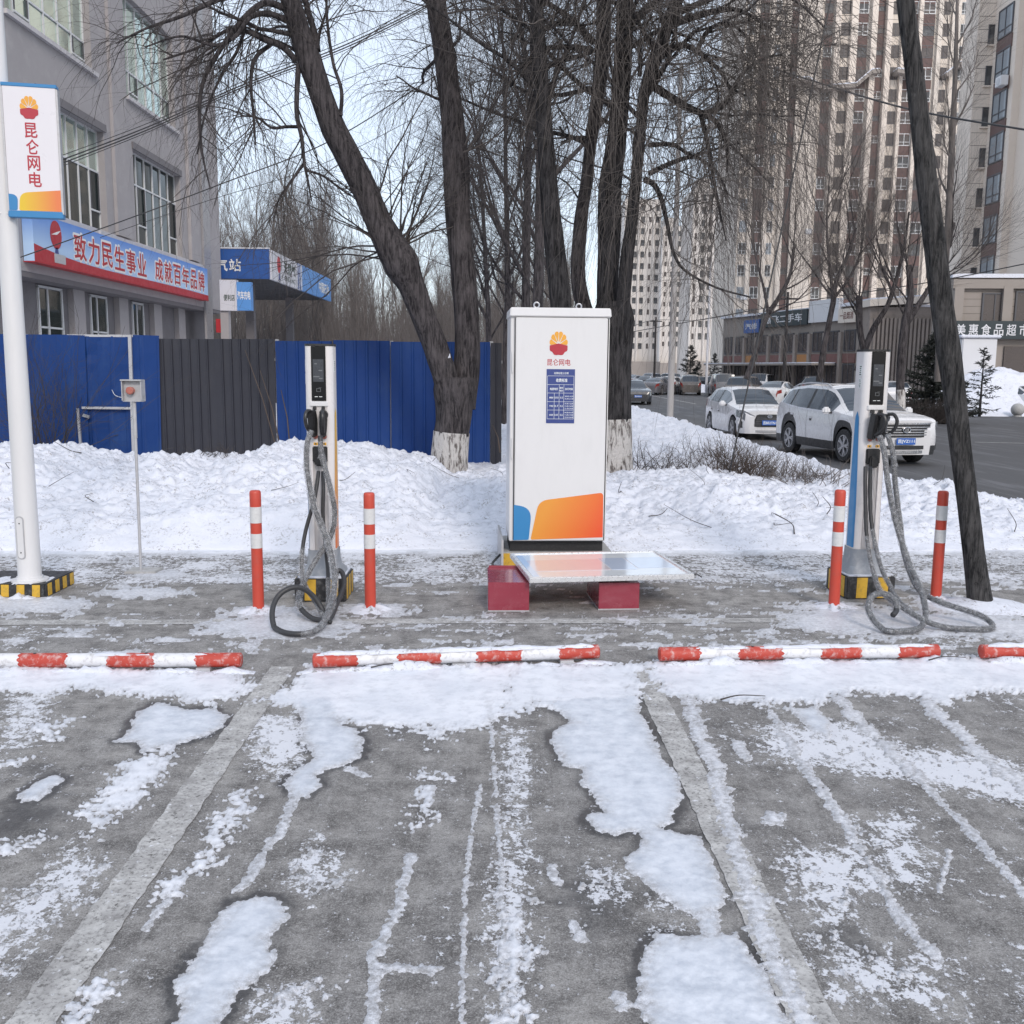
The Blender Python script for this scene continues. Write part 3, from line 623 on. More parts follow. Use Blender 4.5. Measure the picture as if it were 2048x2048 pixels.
def charger(label, loc, rz):
    t = thing('charging_post', label, 'charger', loc, rz, 'charging posts')
    striped_plinth(t, .43, .46, .20, 2, 3, -.24)
    # boot
    vs = []; rings = [(.200, .36, .34, .03), (.235, .345, .325, .05), (.27, .28, .26, .05), (.33, .258, .242, .055), (H0+.02, .250, .235, .055)]
    mb = MB(); n = 24
    for z, w, d, r in rings: vs += [(x, y, z) for x, y in rrect(-w/2, -d/2, w/2, d/2, r)]
    mb.add(vs, [(i*n+k, i*n+(k+1) % n, (i+1)*n+(k+1) % n, (i+1)*n+k) for i in range(len(rings)-1) for k in range(n)])
    mb.build('boot', 'grey_boot', t, True)
    # column shell: a rounded section with a sunk channel down its front
    sec = rrect(-W/2, -D/2, W/2, D/2, .052, 7)
    k0 = [i for i, (x, y) in enumerate(sec) if y < -D/2+1e-6]
    outline = []
    left = max((p for p in sec if p[1] < -D/2+1e-6), key=lambda p: -p[0])
    outline = sec[1:]+[sec[0]]
    # insert channel between left front corner and right front corner
    cw = .060; ch = .022
    poly = [(cw, -D/2)]+sec+[(-cw, -D/2), (-cw, -D/2+ch), (cw, -D/2+ch)]
    MB().prism(poly, H1-H0, Matrix.Translation((0, 0, H0))).build('column', 'white_plastic', t, True)
    MB().prism(rrect(-W/2-.003, -D/2-.004, W/2+.003, D/2+.003, .054, 7), .018, Matrix.Translation((0, 0, H1+.0005))).build('top_cap', 'black_plastic', t, True)
    y = -D/2
    pn = MB().box((0, y+.004, 1.905), (.118, .034, .444)).build('display_panel', 'screen_glass', t, bevel=.004)
    MB().box((0, y-.0145, 1.93), (.088, .003, .185)).build('screen', 'screen_grey', pn)
    mb = MB(); 
    for sx, sz, w in ((-.02, 1.985, .02), (.018, 1.93, .03), (-.015, 1.88, .05), (.02, 1.865, .03)): mb.box((sx, y-.0165, sz), (w, .001, .009))
    mb.build('screen_text', 'icon_grey', pn)
    mb = MB().bar((-.016, y-.0145, 1.757), (.016, y-.0145, 1.757), .003).bar((-.016, y-.0145, 1.782), (.016, y-.0145, 1.782), .003).bar((-.016, y-.0145, 1.755), (-.016, y-.0145, 1.784), .003).bar((.016, y-.0145, 1.755), (.016, y-.0145, 1.784), .003).bar((.0, y-.0145, 1.79), (.024, y-.0145, 1.79), .002)
    mb.build('card_mark', 'icon_grey', pn)
    mb = MB()
    for sx in (-.02, .016): mb.box((sx, y-.0145, 1.715), (.026, .002, .005))
    mb.build('status_light', 'icon_white', pn)
    MB().box((0, y-.004, 1.655), (.15, .02, .044)).build('sill', 'white_metal', t, bevel=.006)
    MB().box((0, y+.012, 1.465), (.118, .026, .33)).build('socket_panel', 'white_plastic', t)
    for sx in (-.035, .037):
        o = MB().box((sx, y-.015, 1.622), (.026, .05, .03)).build('holster_clip', 'black_plastic', t, bevel=.004)
        MB().lathe([(.021, 0), (.021, .006), (.017, .008)]).build('indicator', 'lens_red', t, True, loc=(sx, y-.001, 1.385), rot=(math.pi/2, 0, 0))
        MB().lathe([(.025, 0), (.025, .004)]).build('indicator_ring', 'steel', t, True, loc=(sx, y-.0005, 1.385), rot=(math.pi/2, 0, 0))
        MB().box((sx, y-.002, 1.323), (.034, .004, .022)).build('amber_label', 'amber', t)
        MB().box((sx, y-.005, 1.323), (.012, .002, .012)).build('label_mark', 'sticker_print', t)
    MB().box((0, y-.004, 1.235), (.124, .03, .135)).build('cable_box', 'black_plastic', t, bevel=.01)
    MB().box((.0, y-.028, 1.19), (.075, .05, .10)).build('cable_outlet', 'black_plastic', t, bevel=.012)
    mb = MB()
    for i in range(9): mb.box((-.052+i*.013, y+ch-.004, .79), (.004, .008, .76))
    mb.build('channel_rib', 'white_plastic', t)
    # side stripes following the rounded flank
    for sgn, mt in ((-1, 'blue_print'), (1, 'amber_fade')):
        vs = []; fs = []; zz = [H0+.03+i*(1.62-H0-.03)/24 for i in range(25)]; nn = 8
        for z in zz:
            top = max(0, 1-max(0, (z-1.54)/.08)**2)**.5; wv = (.035+.03*math.sin(min(1, (1.62-z)/1.0)*1.7))*max(.02, top)
            for i in range(nn):
                q = -1+2*i/(nn-1); s_ = -.02+q*wv
                x = W/2+.0015 if s_ > -D/2+.052 else W/2+.0015-(.052-math.sqrt(max(0, .052**2-(s_+D/2-.052)**2)))
                vs.append((sgn*x, s_, z))
        fs = [(i*nn+k, i*nn+k+1, (i+1)*nn+k+1, (i+1)*nn+k) for i in range(24) for k in range(nn-1)]
        MB().add(vs, fs).build('side_stripe', mt, t, smooth='all')
    for sgn in (-1, 1):
        for zc, hh in ((1.97, .10), (1.86, .085)) if sgn < 0 else ((1.97, .10),):
            o = MB().box((sgn*(W/2+.001), -.035, zc), (.002, .05, hh)).build('sticker', 'sticker', t)
            mb = MB()
            for i in range(5): mb.box((sgn*(W/2+.0025), -.035+random.uniform(-.005, .005), zc-hh*.35+i*hh*.17), (.001, random.uniform(.02, .038), hh*.08))
            mb.build('sticker_print', 'sticker_print', o)
    return t
def gun(t, x, z, lean, yaw):
    """charging connector hung nose-in: nose, body, hand grip loop"""
    o = MB()
    prof = [(.030, 0), (.034, .02), (.034, .055), (.028, .07)]
    Mx = Matrix.Translation((x, -D/2-.012, z)) @ Matrix.Rotation(yaw, 4, 'Z') @ Matrix.Rotation(math.pi/2+lean, 4, 'X')
    mb = MB().lathe(prof, n=16); mb.v = [tuple(Mx @ Vector(v)) for v in mb.v]
    bd = [(-.028, .03), (.030, .03), (.036, -.05), (.030, -.13), (.022, -.19), (-.022, -.19), (-.030, -.10)]
    B = Matrix.Translation((x, -D/2-.075, z)) @ Matrix.Rotation(yaw, 4, 'Z') @ Matrix.Rotation(lean*.6, 4, 'X')
    m2 = MB().prism(bd, .062, B @ Matrix.Translation((0, .031, 0)) @ FRONT)
    mb.add(m2.v, m2.f)
    g_ = mb.build('connector', 'black_plastic', t, True, bevel=.008)
    pts = [B @ Vector(p) for p in ((0, -.02, .03), (0, -.07, .035), (0, -.105, -.01), (0, -.10, -.08), (0, -.06, -.13), (0, -.02, -.15))]
    MB().tube(crom(pts, 5), .015, 10).build('grip', 'black_plastic', g_, True)
    return B @ Vector((0, -.01, -.19))
def cable(t, pts, r, film=None, name='cable', seed=1):
    inv = Matrix.Rotation(-t.rotation_euler.z, 4, 'Z') @ Matrix.Translation(-t.location)
    P = crom(pts, 9); P = [Vector((p.x, p.y, max(p.z, r+.012))) for p in P]; P = [inv @ p for p in P]
    c = MB().tube(P, r, 12).build(name, 'rubber', t, smooth='all')
    if film:
        i0, i1 = int(len(P)*film[0]), int(len(P)*film[1]); Q = P[i0:i1]; rnd = random.Random(seed)
        rs = []; q = r*1.25
        for i in range(len(Q)):
            q += rnd.uniform(-.0028, .0028); q = min(r*1.75, max(r*1.12, q)); rs.append(q)
        mb = MB().tube(Q, rs, 14, False)
        mb.v = [tuple(Vector(v)+Vector((rnd.uniform(-1, 1), rnd.uniform(-1, 1), rnd.uniform(-1, 1)))*.0022) for v in mb.v]
        mb.build('plastic_film', 'plastic_film', c, smooth='all')
        # loose flaps of film
        mb = MB()
        for i in range(2, len(Q)-3, 5):
            d = Vector((rnd.uniform(-1, 1), -rnd.uniform(.3, 1), rnd.uniform(-1, .2))).normalized()*rnd.uniform(.015, .04)
            p0, p1, p2 = Q[i-2], Q[i], Q[i+3]
            mb.add([p0, p1+d*.8, p2, p1+d*1.2+(p2-p0)*.3, p1], [(0, 4, 1), (4, 2, 1), (1, 2, 3)])
        mb.build('film_flap', 'plastic_film', c, smooth='all')
    return c
Z2 = lambda x, y, Y: A(480+.347*x, 650+.347*y, Y)
cl = A(480+.347*458, 650+.347*430, 8.15); 
chL = charger('charging post with amber to orange side stripe and four cables before the blue fence', (cl.x-.005, 8.15+D/2, 0), math.radians(1))
chL['category'] = 'charger'
gun(chL, -.05, 1.575, .25, -.35); gun(chL, .042, 1.575, .2, .15)
cable(chL, [Z2(*p) for p in [(412,610,7.98),(388,680,7.94),(384,800,7.92),(400,920,7.90),(425,1040,7.88),(470,1160,7.84),(510,1260,7.8),(535,1370,7.74),(545,1480,7.6),(530,1600,7.4),(500,1680,7.2),(440,1770,7.0),(360,1830,6.9),(270,1835,6.92),(205,1760,7.05),(185,1660,7.15),(215,1570,7.25),(280,1520,7.3),(350,1515,7.35),(420,1560,7.4),(470,1630,7.4),(490,1690,7.35)]], .0205, (0.0, .58), seed=3)
cable(chL, [Z2(*p) for p in [(462,640,7.98),(470,740,7.94),(500,860,7.92),(530,980,7.88),(546,1080,7.88),(535,1180,7.88),(500,1260,7.88),(440,1350,7.82),(395,1430,7.76),(350,1530,7.6),(345,1620,7.45),(400,1680,7.35),(460,1700,7.3),(520,1690,7.3),(560,1600,7.5),(600,1500,7.7),(590,1430,7.8),(560,1420,7.8),(545,1500,7.7),(540,1600,7.5)]], .020, (.02, .55), seed=4)
cable(chL, [Z2(*p) for p in [(452,845,8.05),(446,900,8.0),(430,1000,7.96),(405,1090,7.94),(380,1180,7.93),(362,1280,7.9),(355,1400,7.85),(370,1490,7.75),(430,1590,7.5),(480,1680,7.35),(520,1720,7.25)]], .0165, (.5, 1), seed=5)
cable(chL, [Z2(*p) for p in [(478,845,8.05),(480,950,8.0),(478,1100,7.98),(490,1250,7.96),(505,1400,7.9),(510,1550,7.6),(505,1660,7.4),(480,1720,7.2),(440,1765,7.05)]], .0165, (.55, 1), seed=6)
Z4 = lambda x, y, Y: A(1550+.3416*x, 660+.3416*y, Y)
cr = Z4(572, 430, 8.42)
chR = charger('charging post with blue side stripe, its cables looped towards the leaning trunk', (cr.x+.02, 8.42+D/2, 0), math.radians(-4+8))
gun(chR, -.035, 1.575, .25, .55); gun(chR, .05, 1.575, .2, .9)
cable(chR, [Z4(*p) for p in [(612,620,8.2),(640,720,8.15),(655,850,8.1),(680,1000,8.05),(715,1150,8.0),(755,1280,7.95),(800,1400,7.85),(845,1500,7.7),(875,1600,7.5),(880,1680,7.35),(840,1760,7.2),(760,1790,7.12),(660,1770,7.12),(580,1700,7.25),(545,1620,7.35),(575,1555,7.45),(640,1545,7.5),(700,1580,7.45),(710,1640,7.4),(690,1670,7.35)]], .0215, (0, .95), seed=8)
cable(chR, [Z4(*p) for p in [(660,610,8.25),(690,720,8.2),(700,850,8.16),(715,1000,8.1),(735,1150,8.05),(750,1280,8.0),(790,1420,7.9),(850,1530,7.75),(960,1590,7.6),(1080,1630,7.5),(1200,1670,7.4),(1270,1720,7.3),(1260,1760,7.22),(1180,1770,7.2),(1050,1750,7.22),(920,1720,7.27),(820,1670,7.35),(740,1620,7.45)]], .0205, (0, 1), seed=9)
cable(chR, [Z4(*p) for p in [(530,800,8.3),(528,900,8.26),(530,1050,8.22),(535,1180,8.18),(550,1300,8.12),(580,1430,8.0),(620,1530,7.85),(690,1590,7.6),(760,1630,7.45)]], .0165, (.4, 1), seed=10)
cable(chR, [Z4(*p) for p in [(558,800,8.3),(556,950,8.25),(562,1100,8.2),(585,1250,8.12),(625,1400,8.0),(680,1510,7.8),(730,1590,7.6),(800,1650,7.4)]], .0165, (.35, 1), seed=11)

# ---- power cabinet
base = G(1117, 1104, .165); CW, CD, CH = .955, .66, 2.28
cb = thing('power_cabinet', 'tall white power cabinet with orange and blue decals and a price table', 'cabinet', (base.x-.015, base.y, 0), math.radians(3.2))
pw, pd, ph = 1.10, 1.0, .165
MB().box((.01, .495, ph/2-.003), (pw, pd, ph)).build('plinth', 'concrete_block', cb, bevel=.01)
for i in range(8):
    x0 = -pw/2+.01+i*pw/8
    MB().prism([(x0+.004, .02), (x0+pw/8-.004, .02), (x0+pw/8-.004, ph-.012), (x0+.004, ph-.012)], .004, wallmat((0, .495-pd/2, 0))).build('plinth_stripe', 'black_paint' if i % 2 else 'yellow_paint', cb)
MB().box((-pw/2+.004, .38, .13), (.02, .96, .34)).build('side_board', 'galv', cb)
MB().tube(crom([(-pw/2-.01, .1, .12), (-pw/2-.05, .05, .09), (-pw/2-.09, .0, .05), (-pw/2-.075, -.02, .02)], 5), .012, 8).build('stub_cable', 'rubber', cb, True)
MB().box((0, .04+CD/2, ph+.055), (CW-.03, CD-.06, .11)).build('skirt', 'black_plastic', cb)
z0 = ph+.11
MB().box((0, CD/2+.004, z0+CH/2-.05), (CW, CD, CH-.1)).build('body', 'white_metal', cb, bevel=.006)
dr = MB().box((.013, -.006, z0+(CH-.1)/2), (CW-.070, .026, CH-.116)).build('door', 'white_metal', cb, bevel=.006)
MB().box((-.478*CW, -.008, z0+.92), (.012, .02, .2)).build('hinge', 'white_metal', dr); MB().box((-.478*CW, -.008, z0+1.75), (.012, .02, .2)).build('hinge', 'white_metal', dr)
mb = MB(); 
for sx in (-.4365, .4625): mb.box((sx, -.008, z0+(CH-.1)/2), (.007, .012, CH-.125))
mb.build('door_seam', 'black_plastic', cb)
MB().box((0, CD/2-.005, z0+CH-.058), (CW+.022, CD+.05, .085), taper=.985).build('lid', 'white_metal', cb, bevel=.008)
for x, yv in ((-.22, .16), (.21, .30)):
    mb = MB(); zc = z0+CH-.015
    pts = [(x+.026*math.sin(2*math.pi*k/16), yv, zc+.034+.026*math.cos(2*math.pi*k/16)) for k in range(17)]
    mb.tube(pts, .0075, 8); mb.lathe([(.02, 0), (.02, .008), (.010, .012)], (x, yv, zc), 12)
    mb.build('lifting_eye', 'steel', cb, True)
yf = -.0195
emblem(cb, (-.017, yf, 2.195), .205)
put_text('lettering', '昆仑网电', 'red_print', cb, (-.012, yf, 2.025), .062, bold=.012, width=.225)
pl = MB().box((.10, yf-.001, 1.655), (.275, .003, .52)).build('price_table', 'navy_print', cb)
yp = yf-.0028; x0, x1 = .10-.1275, .10+.1275; zt = 1.655+.26
def zrow(f): return zt-.52*f
put_text('table_text', '收费标准公示牌', 'icon_white', pl, (.105, yp, zrow(.075)), .022, bold=.01, width=.14)
put_text('table_text', '收费标准', 'icon_white', pl, (.11, yp, zrow(.205)), .034, bold=.02, width=.11)
put_text('table_text', '电度电价', 'icon_white', pl, (.037, yp, zrow(.365)), .024, bold=.02, width=.078)
put_text('table_text', '服务', 'icon_white', pl, (.108, yp, zrow(.345)), .018, bold=.02, width=.034)
put_text('table_text', '电价', 'icon_white', pl, (.108, yp, zrow(.395)), .018, bold=.02, width=.034)
put_text('table_text', '执行时段', 'icon_white', pl, (.182, yp, zrow(.365)), .022, bold=.02, width=.076)
for fr, (n0, n1, n2, tm) in zip((.525, .68, .845), (('峰电价', '0.93', '0.5', ('08.00-10.00', '16.00-21.00')), ('平电价', '0.7', '0.5', ('10.00-12.00', '12.00-16.00', '21.00-24.00')), ('谷电价', '0.47', '0.5', ('00.00-06.00', '11.00-13.00', '23.00-04.00')))):
    put_text('table_text', n0, 'icon_white', pl, (.013, yp, zrow(fr)), .018, bold=.02, width=.04)
    put_text('table_text', n1, 'icon_white', pl, (.062, yp, zrow(fr)), .018, bold=.02, width=.036)
    put_text('table_text', n2, 'icon_white', pl, (.110, yp, zrow(fr)), .018, bold=.02, width=.026)
    for i, s_ in enumerate(tm): put_text('table_text', s_, 'icon_white', pl, (.184, yp, zrow(fr-.045+i*.045+(.02 if len(tm) == 2 else 0))), .013, bold=.01, width=.082)
mb = MB()
for f in (.125, .285, .44, .60, .755, .92): mb.box(((x0+x1)/2, yp, zrow(f)), (x1-x0, .001, .0028))
for xx, f0, f1 in ((x0, .125, .92), (x1, .125, .92), (.040, .44, .92), (.087, .285, .92), (.132, .285, .92)): mb.box((xx, yp, zrow((f0+f1)/2)), (.0028, .0012, .52*(f1-f0)))
mb.build('table_rule', 'icon_white', pl)
pl.location = (-.092, 0, .045)
# decals at the foot of the door
def curve_poly(pts, n=6):
    out = []
    for i, p in enumerate(pts):
        if len(p) == 2: out.append(p)
        else:
            q, r = p[:2], p[2]; pa = Vector(pts[i-1][:2]); pb = Vector(pts[(i+1) % len(pts)][:2]); q = Vector(q)
            s_ = q+(pa-q).normalized()*r; e_ = q+(pb-q).normalized()*r
            for k in range(n+1):
                t = k/n; o_ = s_*(1-t)**2+q*2*t*(1-t)+e_*t*t; out.append((o_.x, o_.y))
    return out
def dz(zx, zy): return (-.435+(zx-318)*.885/(812-318), z0+.018+(1365-zy)*.00172)
sh = [(*dz(412, 1365), .02), (*dz(812, 1352),), (*dz(810, 1092), .04), (*dz(455, 1140), .09)]
MB().prism(curve_poly(sh), .0012, wallmat((0, yf, 0))).build('orange_decal', 'orange_fade', cb)
sh = [(*dz(318, 1368),), (*dz(402, 1366), .015), (*dz(418, 1180), .12), (*dz(318, 1163), .01)]
MB().prism(curve_poly(sh), .0012, wallmat((0, yf, 0))).build('blue_decal', 'blue_print', cb)

# ---- sign panel resting on two maroon blocks
def maroon_block(uv, label, dep):
    (u0, v0), (u1, v1), vt = uv
    p = G(u0, v0); q = G(u1, v1); h = A(u0, vt, p.y).z; d = q-p
    t = thing('maroon_block', label, 'block', (p.x, p.y, 0), math.atan2(d.y, d.x), 'maroon blocks under the sign panel')
    w = d.length
    MB().box((w/2, dep/2, h/2), (w, dep, h)).build('shell', 'maroon', t, bevel=.004)
    MB().box((w/2, dep/2, .004), (w+.006, dep+.006, .012)).build('bottom_edge', 'galv', t)
    MB().box((w/2, dep-.012, h+.008), (w-.02, .016, .02)).build('top_flange', 'maroon', t, bevel=.003)
    return t, h
b1_, hb = maroon_block(((976, 1223), (1058, 1223), 1165), 'glossy maroon block with its top showing beside the sign panel edge', .62)
b2_, hb2 = maroon_block(((1197, 1220), (1278, 1219), 1166), 'maroon block wholly under the middle of the white sign panel', .60)
hb = max(hb, hb2)+.020
c4 = [G(1055, 1168, hb), G(1384, 1155, hb), G(1315, 1112, hb), G(1024, 1114, hb)]
cen = sum(c4, Vector())/4
ex = (c4[1]-c4[0]+c4[2]-c4[3]).normalized(); wv = ((c4[1]-c4[0]).length+(c4[2]-c4[3]).length)/2
sp_ = thing('sign_panel', 'large white framed sign panel lying flat on two maroon blocks', 'sign panel', (cen.x, cen.y, hb), math.atan2(ex.y, ex.x))
inv = Matrix.Rotation(-sp_.rotation_euler.z, 4, 'Z') @ Matrix.Translation(-Vector((cen.x, cen.y, hb)))
L4 = [inv @ p for p in c4]; hw = wv/2; yv0 = (L4[0].y+L4[1].y)/2; yv1 = (L4[2].y+L4[3].y)/2
M('panel_white', (.70, .72, .74), .12, 0, .05, 3, ((.52, .55, .62), .3), ramt=.05, coat=.5)
M('panel_pink', (.66, .58, .60), .10, 0, .05, 3, ramt=.03, coat=.5)
M('panel_blue', (.52, .58, .70), .10, 0, .08, 3, ramt=.03, coat=.5)
M('alu', (.72, .73, .75), .3, .5, .06, 10, ((.45, .44, .42), .3))
MB().box((0, (yv0+yv1)/2, .018), (2*hw-.02, yv1-yv0-.02, .030)).build('board', 'panel_white', sp_)
for c_, d_, nme in (((0, yv0, .020), (2*hw, .034, .042), 'frame_rail'), ((0, yv1, .020), (2*hw, .034, .042), 'frame_rail'), ((-hw+.017, (yv0+yv1)/2, .0205), (.034, yv1-yv0-.036, .043), 'frame_rail'), ((hw-.017, (yv0+yv1)/2, .0205), (.034, yv1-yv0-.036, .043), 'frame_rail')):
    MB().box(c_, d_).build(nme, 'alu', sp_, bevel=.004)
for (xa, xb, ya, yb), mt in (((-.86, .08, .26, .70), 'panel_pink'), ((.10, .42, .26, .74), 'panel_blue'), ((-.94, -.86, .08, .92), 'panel_blue'), ((.44, .92, .3, .74), 'panel_blue')):
    MB().box(((xa+xb)/2*hw, yv0+(yv1-yv0)*(ya+yb)/2, .0345), ((xb-xa)*hw, (yv1-yv0)*(yb-ya), .002)).build('printed_field', mt, sp_)
MB().tube(crom([(hw-.01, yv0+.02, .03), (hw+.02, yv0-.01, .04), (hw+.04, yv0, .03), (hw+.065, yv0-.012, .012)], 4), .005, 6).build('wire_stub', 'rubber', sp_)

# ---- lamp post with banner
pb = g(57, 1095, .12)
lp = thing('lamp_post', 'white tapered lamp post on a yellow and black striped base', 'lamp post', (pb.x, pb.y, 0))
top = a(-16, 0, pb.y)
MB().lathe([(.095, .12), (.093, .6), (.088, 1.4), (.078, 3.2), (.070, 4.6), (.06, 6.5)], n=32).build('pole', 'white_metal', lp, True)
MB().lathe([(.15, .12), (.15, .135), (.105, .137), (.105, .16)], n=28).build('foot_flange', 'white_metal', lp, True)
vs = [(x, y, 0) for x, y in rrect(-.028, .33, .028, .68, .027)]
mx = Matrix.Rotation(math.radians(-8), 4, 'Z') @ wallmat((0, -.090, 0))
hp = MB().prism([(x, y) for x, y, _ in vs], .008, mx).build('access_panel', 'white_metal', lp, True)
MB().prism([(x*1.25, (y-.5)*1.06+.5) for x, y, _ in vs], .0045, mx).build('panel_gap', 'galv', lp)
for zz in (.38, .63): MB().prism([(.006*math.cos(k), .006*math.sin(k)+zz) for k in np.linspace(0, 6.28, 9)[:-1]], .011, mx).build('screw', 'black_plastic', hp)
fc = G(91, 1196); bw, bd_ = .66, .56
bs = Matrix.Translation(((fc.x-pb.x)-bw/2, (fc.y-pb.y), 0))
bt = math.radians(5)
def bl(p): return bs @ Vector(p)
MB().box(bl((0, bd_/2, .058)), (bw, bd_, .12)).build('base_block', 'black_paint', lp, bevel=.008)
for i in range(5):
    x0 = -bw/2+.02+i*bw/5
    MB().prism([(x0, .008), (x0+bw/10, .008), (x0+bw/10+.006, .112), (x0+.006, .112)], .003, bs @ wallmat((0, 0, 0))).build('yellow_stripe', 'yellow_paint', lp)
for i in range(4):
    q0 = .05+i*bd_/4; mx = bs @ Matrix.Translation((bw/2, 0, 0)) @ Matrix(((0, 0, 1, 0), (1, 0, 0, 0), (0, 1, 0, 0), (0, 0, 0, 1)))
    MB().prism([(q0, .008), (q0+.07, .008), (q0+.07, .112), (q0, .112)], .003, mx).build('yellow_stripe', 'yellow_paint', lp)
lump([bl((-.3+.6*i/40, .16+.05*math.sin(i*.7), .117)) for i in range(41)], .15, .02, 77, parent=lp, thr=.12, name='snow_cover')
lump([bl((-.32+.75*i/40, -.03, 0)) for i in range(41)], .07, .06, 79, parent=lp, thr=.25, name='snow_drift')
# banner light box on arms
bn = thing('banner_sign', 'double-sided vertical banner sign with red lettering on the white lamp post', 'sign', (0, 0, 0))
Yb = pb.y-.02; tl, tr, bl_, br = (A(*p, Yb) for p in ((7, 168), (108, 170), (25, 437), (127, 437)))
cx = (tl.x+tr.x+bl_.x+br.x)/4; cz0 = (bl_.z+br.z)/2; cz1 = (tl.z+tr.z)/2; bwid = ((tr-tl).length+(br-bl_).length)/2; bh = cz1-cz0
bn.location = (cx, Yb, cz0); bn.rotation_euler = (0, 0, math.radians(12))
M('banner_white', (.72, .70, .74), .35, 0, .04, 3)
MB().box((0, 0, bh/2), (bwid-.012, .07, bh-.05)).build('light_box', 'banner_white', bn, bevel=.004)
for zz, hh in ((bh-.014, .028), (.026, .052)): MB().box((0, 0, zz), (bwid+.004, .078, hh)).build('frame_cap', 'blue_print', bn, bevel=.003)
for sx in (-1, 1): MB().box((sx*bwid/2, 0, bh/2), (.016, .076, bh-.07)).build('frame_side', 'galv', bn)
for zz in (.03, bh-.02): MB().tube([(-bwid/2-.15, .01, zz), (-bwid/2+.1, .01, zz)], .014, 10).build('bracket_arm', 'white_metal', bn, True)
yb_ = -.036
emblem(bn, (-.005, yb_, bh*.815), .16)
for i, chh in enumerate('昆仑网电'): put_text('lettering', chh, 'red_print', bn, (.0+.012*i*.3, yb_, bh*(.655-.122*i)), .112, bold=.018, width=.094)
sh = [(-bwid*.30, .054, .015), (bwid*.485, .054), (bwid*.485, bh*.215), (-bwid*.27, bh*.185, .06)]
MB().prism(curve_poly(sh), .0012, wallmat((0, yb_, 0))).build('orange_decal', 'banner_fade', bn)
sh = [(-bwid*.485, .054), (-bwid*.33, .054, .015), (-bwid*.31, bh*.17, .05), (-bwid*.485, bh*.175)]
MB().prism(curve_poly(sh), .0012, wallmat((0, yb_, 0))).build('blue_decal', 'blue_print', bn)

# ---- emergency stop on its thin post
ep = g(266, 1079); q = A(268, 803, ep.y); q2 = A(268, 759, ep.y)
es = thing('emergency_stop', 'grey emergency stop box with red button on a thin post', 'stop button', (ep.x, ep.y, 0))
lx = q.x-ep.x
MB().tube([(0, 0, 0), (lx*.75, 0, q.z*.75), (lx*.82, 0, q.z*.80)], .014, 12).build('post', 'galv', es, True)
MB().tube([(lx*.80, 0, q.z*.79), (lx, 0, q.z+.01)], .018, 12).build('post_sleeve', 'galv', es, True)
bz0, bz1 = q.z, q2.z; bc = (bz0+bz1)/2; w = .185
bx_ = MB().box((lx, .02, bc), (w, .06, bz1-bz0)).build('box', 'galv', es, bevel=.003)
mb = MB()
for c_, d_ in (((lx, -.035, bz1-.006), (w+.01, .06, .012)), ((lx, -.02, bz0+.004), (w, .03, .008)), ((lx-w/2+.004, -.03, bc), (.008, .05, bz1-bz0-.02)), ((lx+w/2-.004, -.03, bc), (.008, .05, bz1-bz0-.02))): mb.box(c_, d_)
mb.build('hood', 'galv', bx_)
MB().lathe([(.034, 0), (.034, .010), (.026, .012), (.022, .03), (.036, .032), (.036, .05), (.028, .056)], n=20).build('stop_button', 'lens_red', es, True, loc=(lx-.015, -.01, bc), rot=(math.pi/2, 0, 0))
MB().box((.03, .0, .01), (.30, .22, .03)).build('foot_slab', 'concrete_block', es, bevel=.008)
# ================================================================== FENCE, STATION BUILDING, CANOPY
M('fence_blue', (.009, .042, .180), .5, 0, .2, 1.6, ((.03, .07, .19), .6), .08, 14, (1, 1, .3), spec=.25)
M('fence_blue_old', (.009, .042, .175), .5, 0, .25, 1.2, ((.035, .075, .19), .7), .1, 10, (1, 1, .3), spec=.25)
M('fence_dark', (.024, .025, .036), .55, 0, .18, 1.6, ((.042, .041, .048), .55), .06, 20, (1, 1, .3))
def corr_sheet(w, h, pitch, depth, dent=0, seed=0, flat=False):
    """corrugated sheet, standing in xz, ribs vertical"""
    xs = []; x = 0
    while x < w-1e-6:
        for f, dd in (((0, 0), (.72, 0), (.80, 1), (.92, 1)) if not flat else ((0, 0), (.94, 0), (.95, 1), (.99, 1))):
            if x+f*pitch < w: xs.append((x+f*pitch, dd*depth))
        x += pitch
    xs.append((w, 0)); nz = 9; rnd = random.Random(seed); vs = []
    for j in range(nz):
        for xx, d in xs:
            vs.append((xx, -d+dent*float(fbm(np.array([xx*1.7+seed]), np.array([j*.55]), 3)[0]), h*j/(nz-1)))
    n = len(xs); fs = [(j*n+i, j*n+i+1, (j+1)*n+i+1, (j+1)*n+i) for j in range(nz-1) for i in range(n-1)]
    bk = len(vs); vs += [(x, y+.004, z) for x, y, z in vs]
    fs += [(j*n+i+bk, (j+1)*n+i+bk, (j+1)*n+i+1+bk, j*n+i+1+bk) for j in range(nz-1) for i in range(n-1)]
    top = (nz-1)*n; fs += [(top+i, top+i+1, bk+top+i+1, bk+top+i) for i in range(n-1)]
    fs += [(j*n, (j+1)*n, bk+(j+1)*n, bk+j*n) for j in range(nz-1)]+[(j*n+n-1, bk+j*n+n-1, bk+(j+1)*n+n-1, (j+1)*n+n-1) for j in range(nz-1)]
    return MB().add(vs, fs)
YF = 16.9
def fpt(u, v): return a(u, v, YF)
ZB = .05
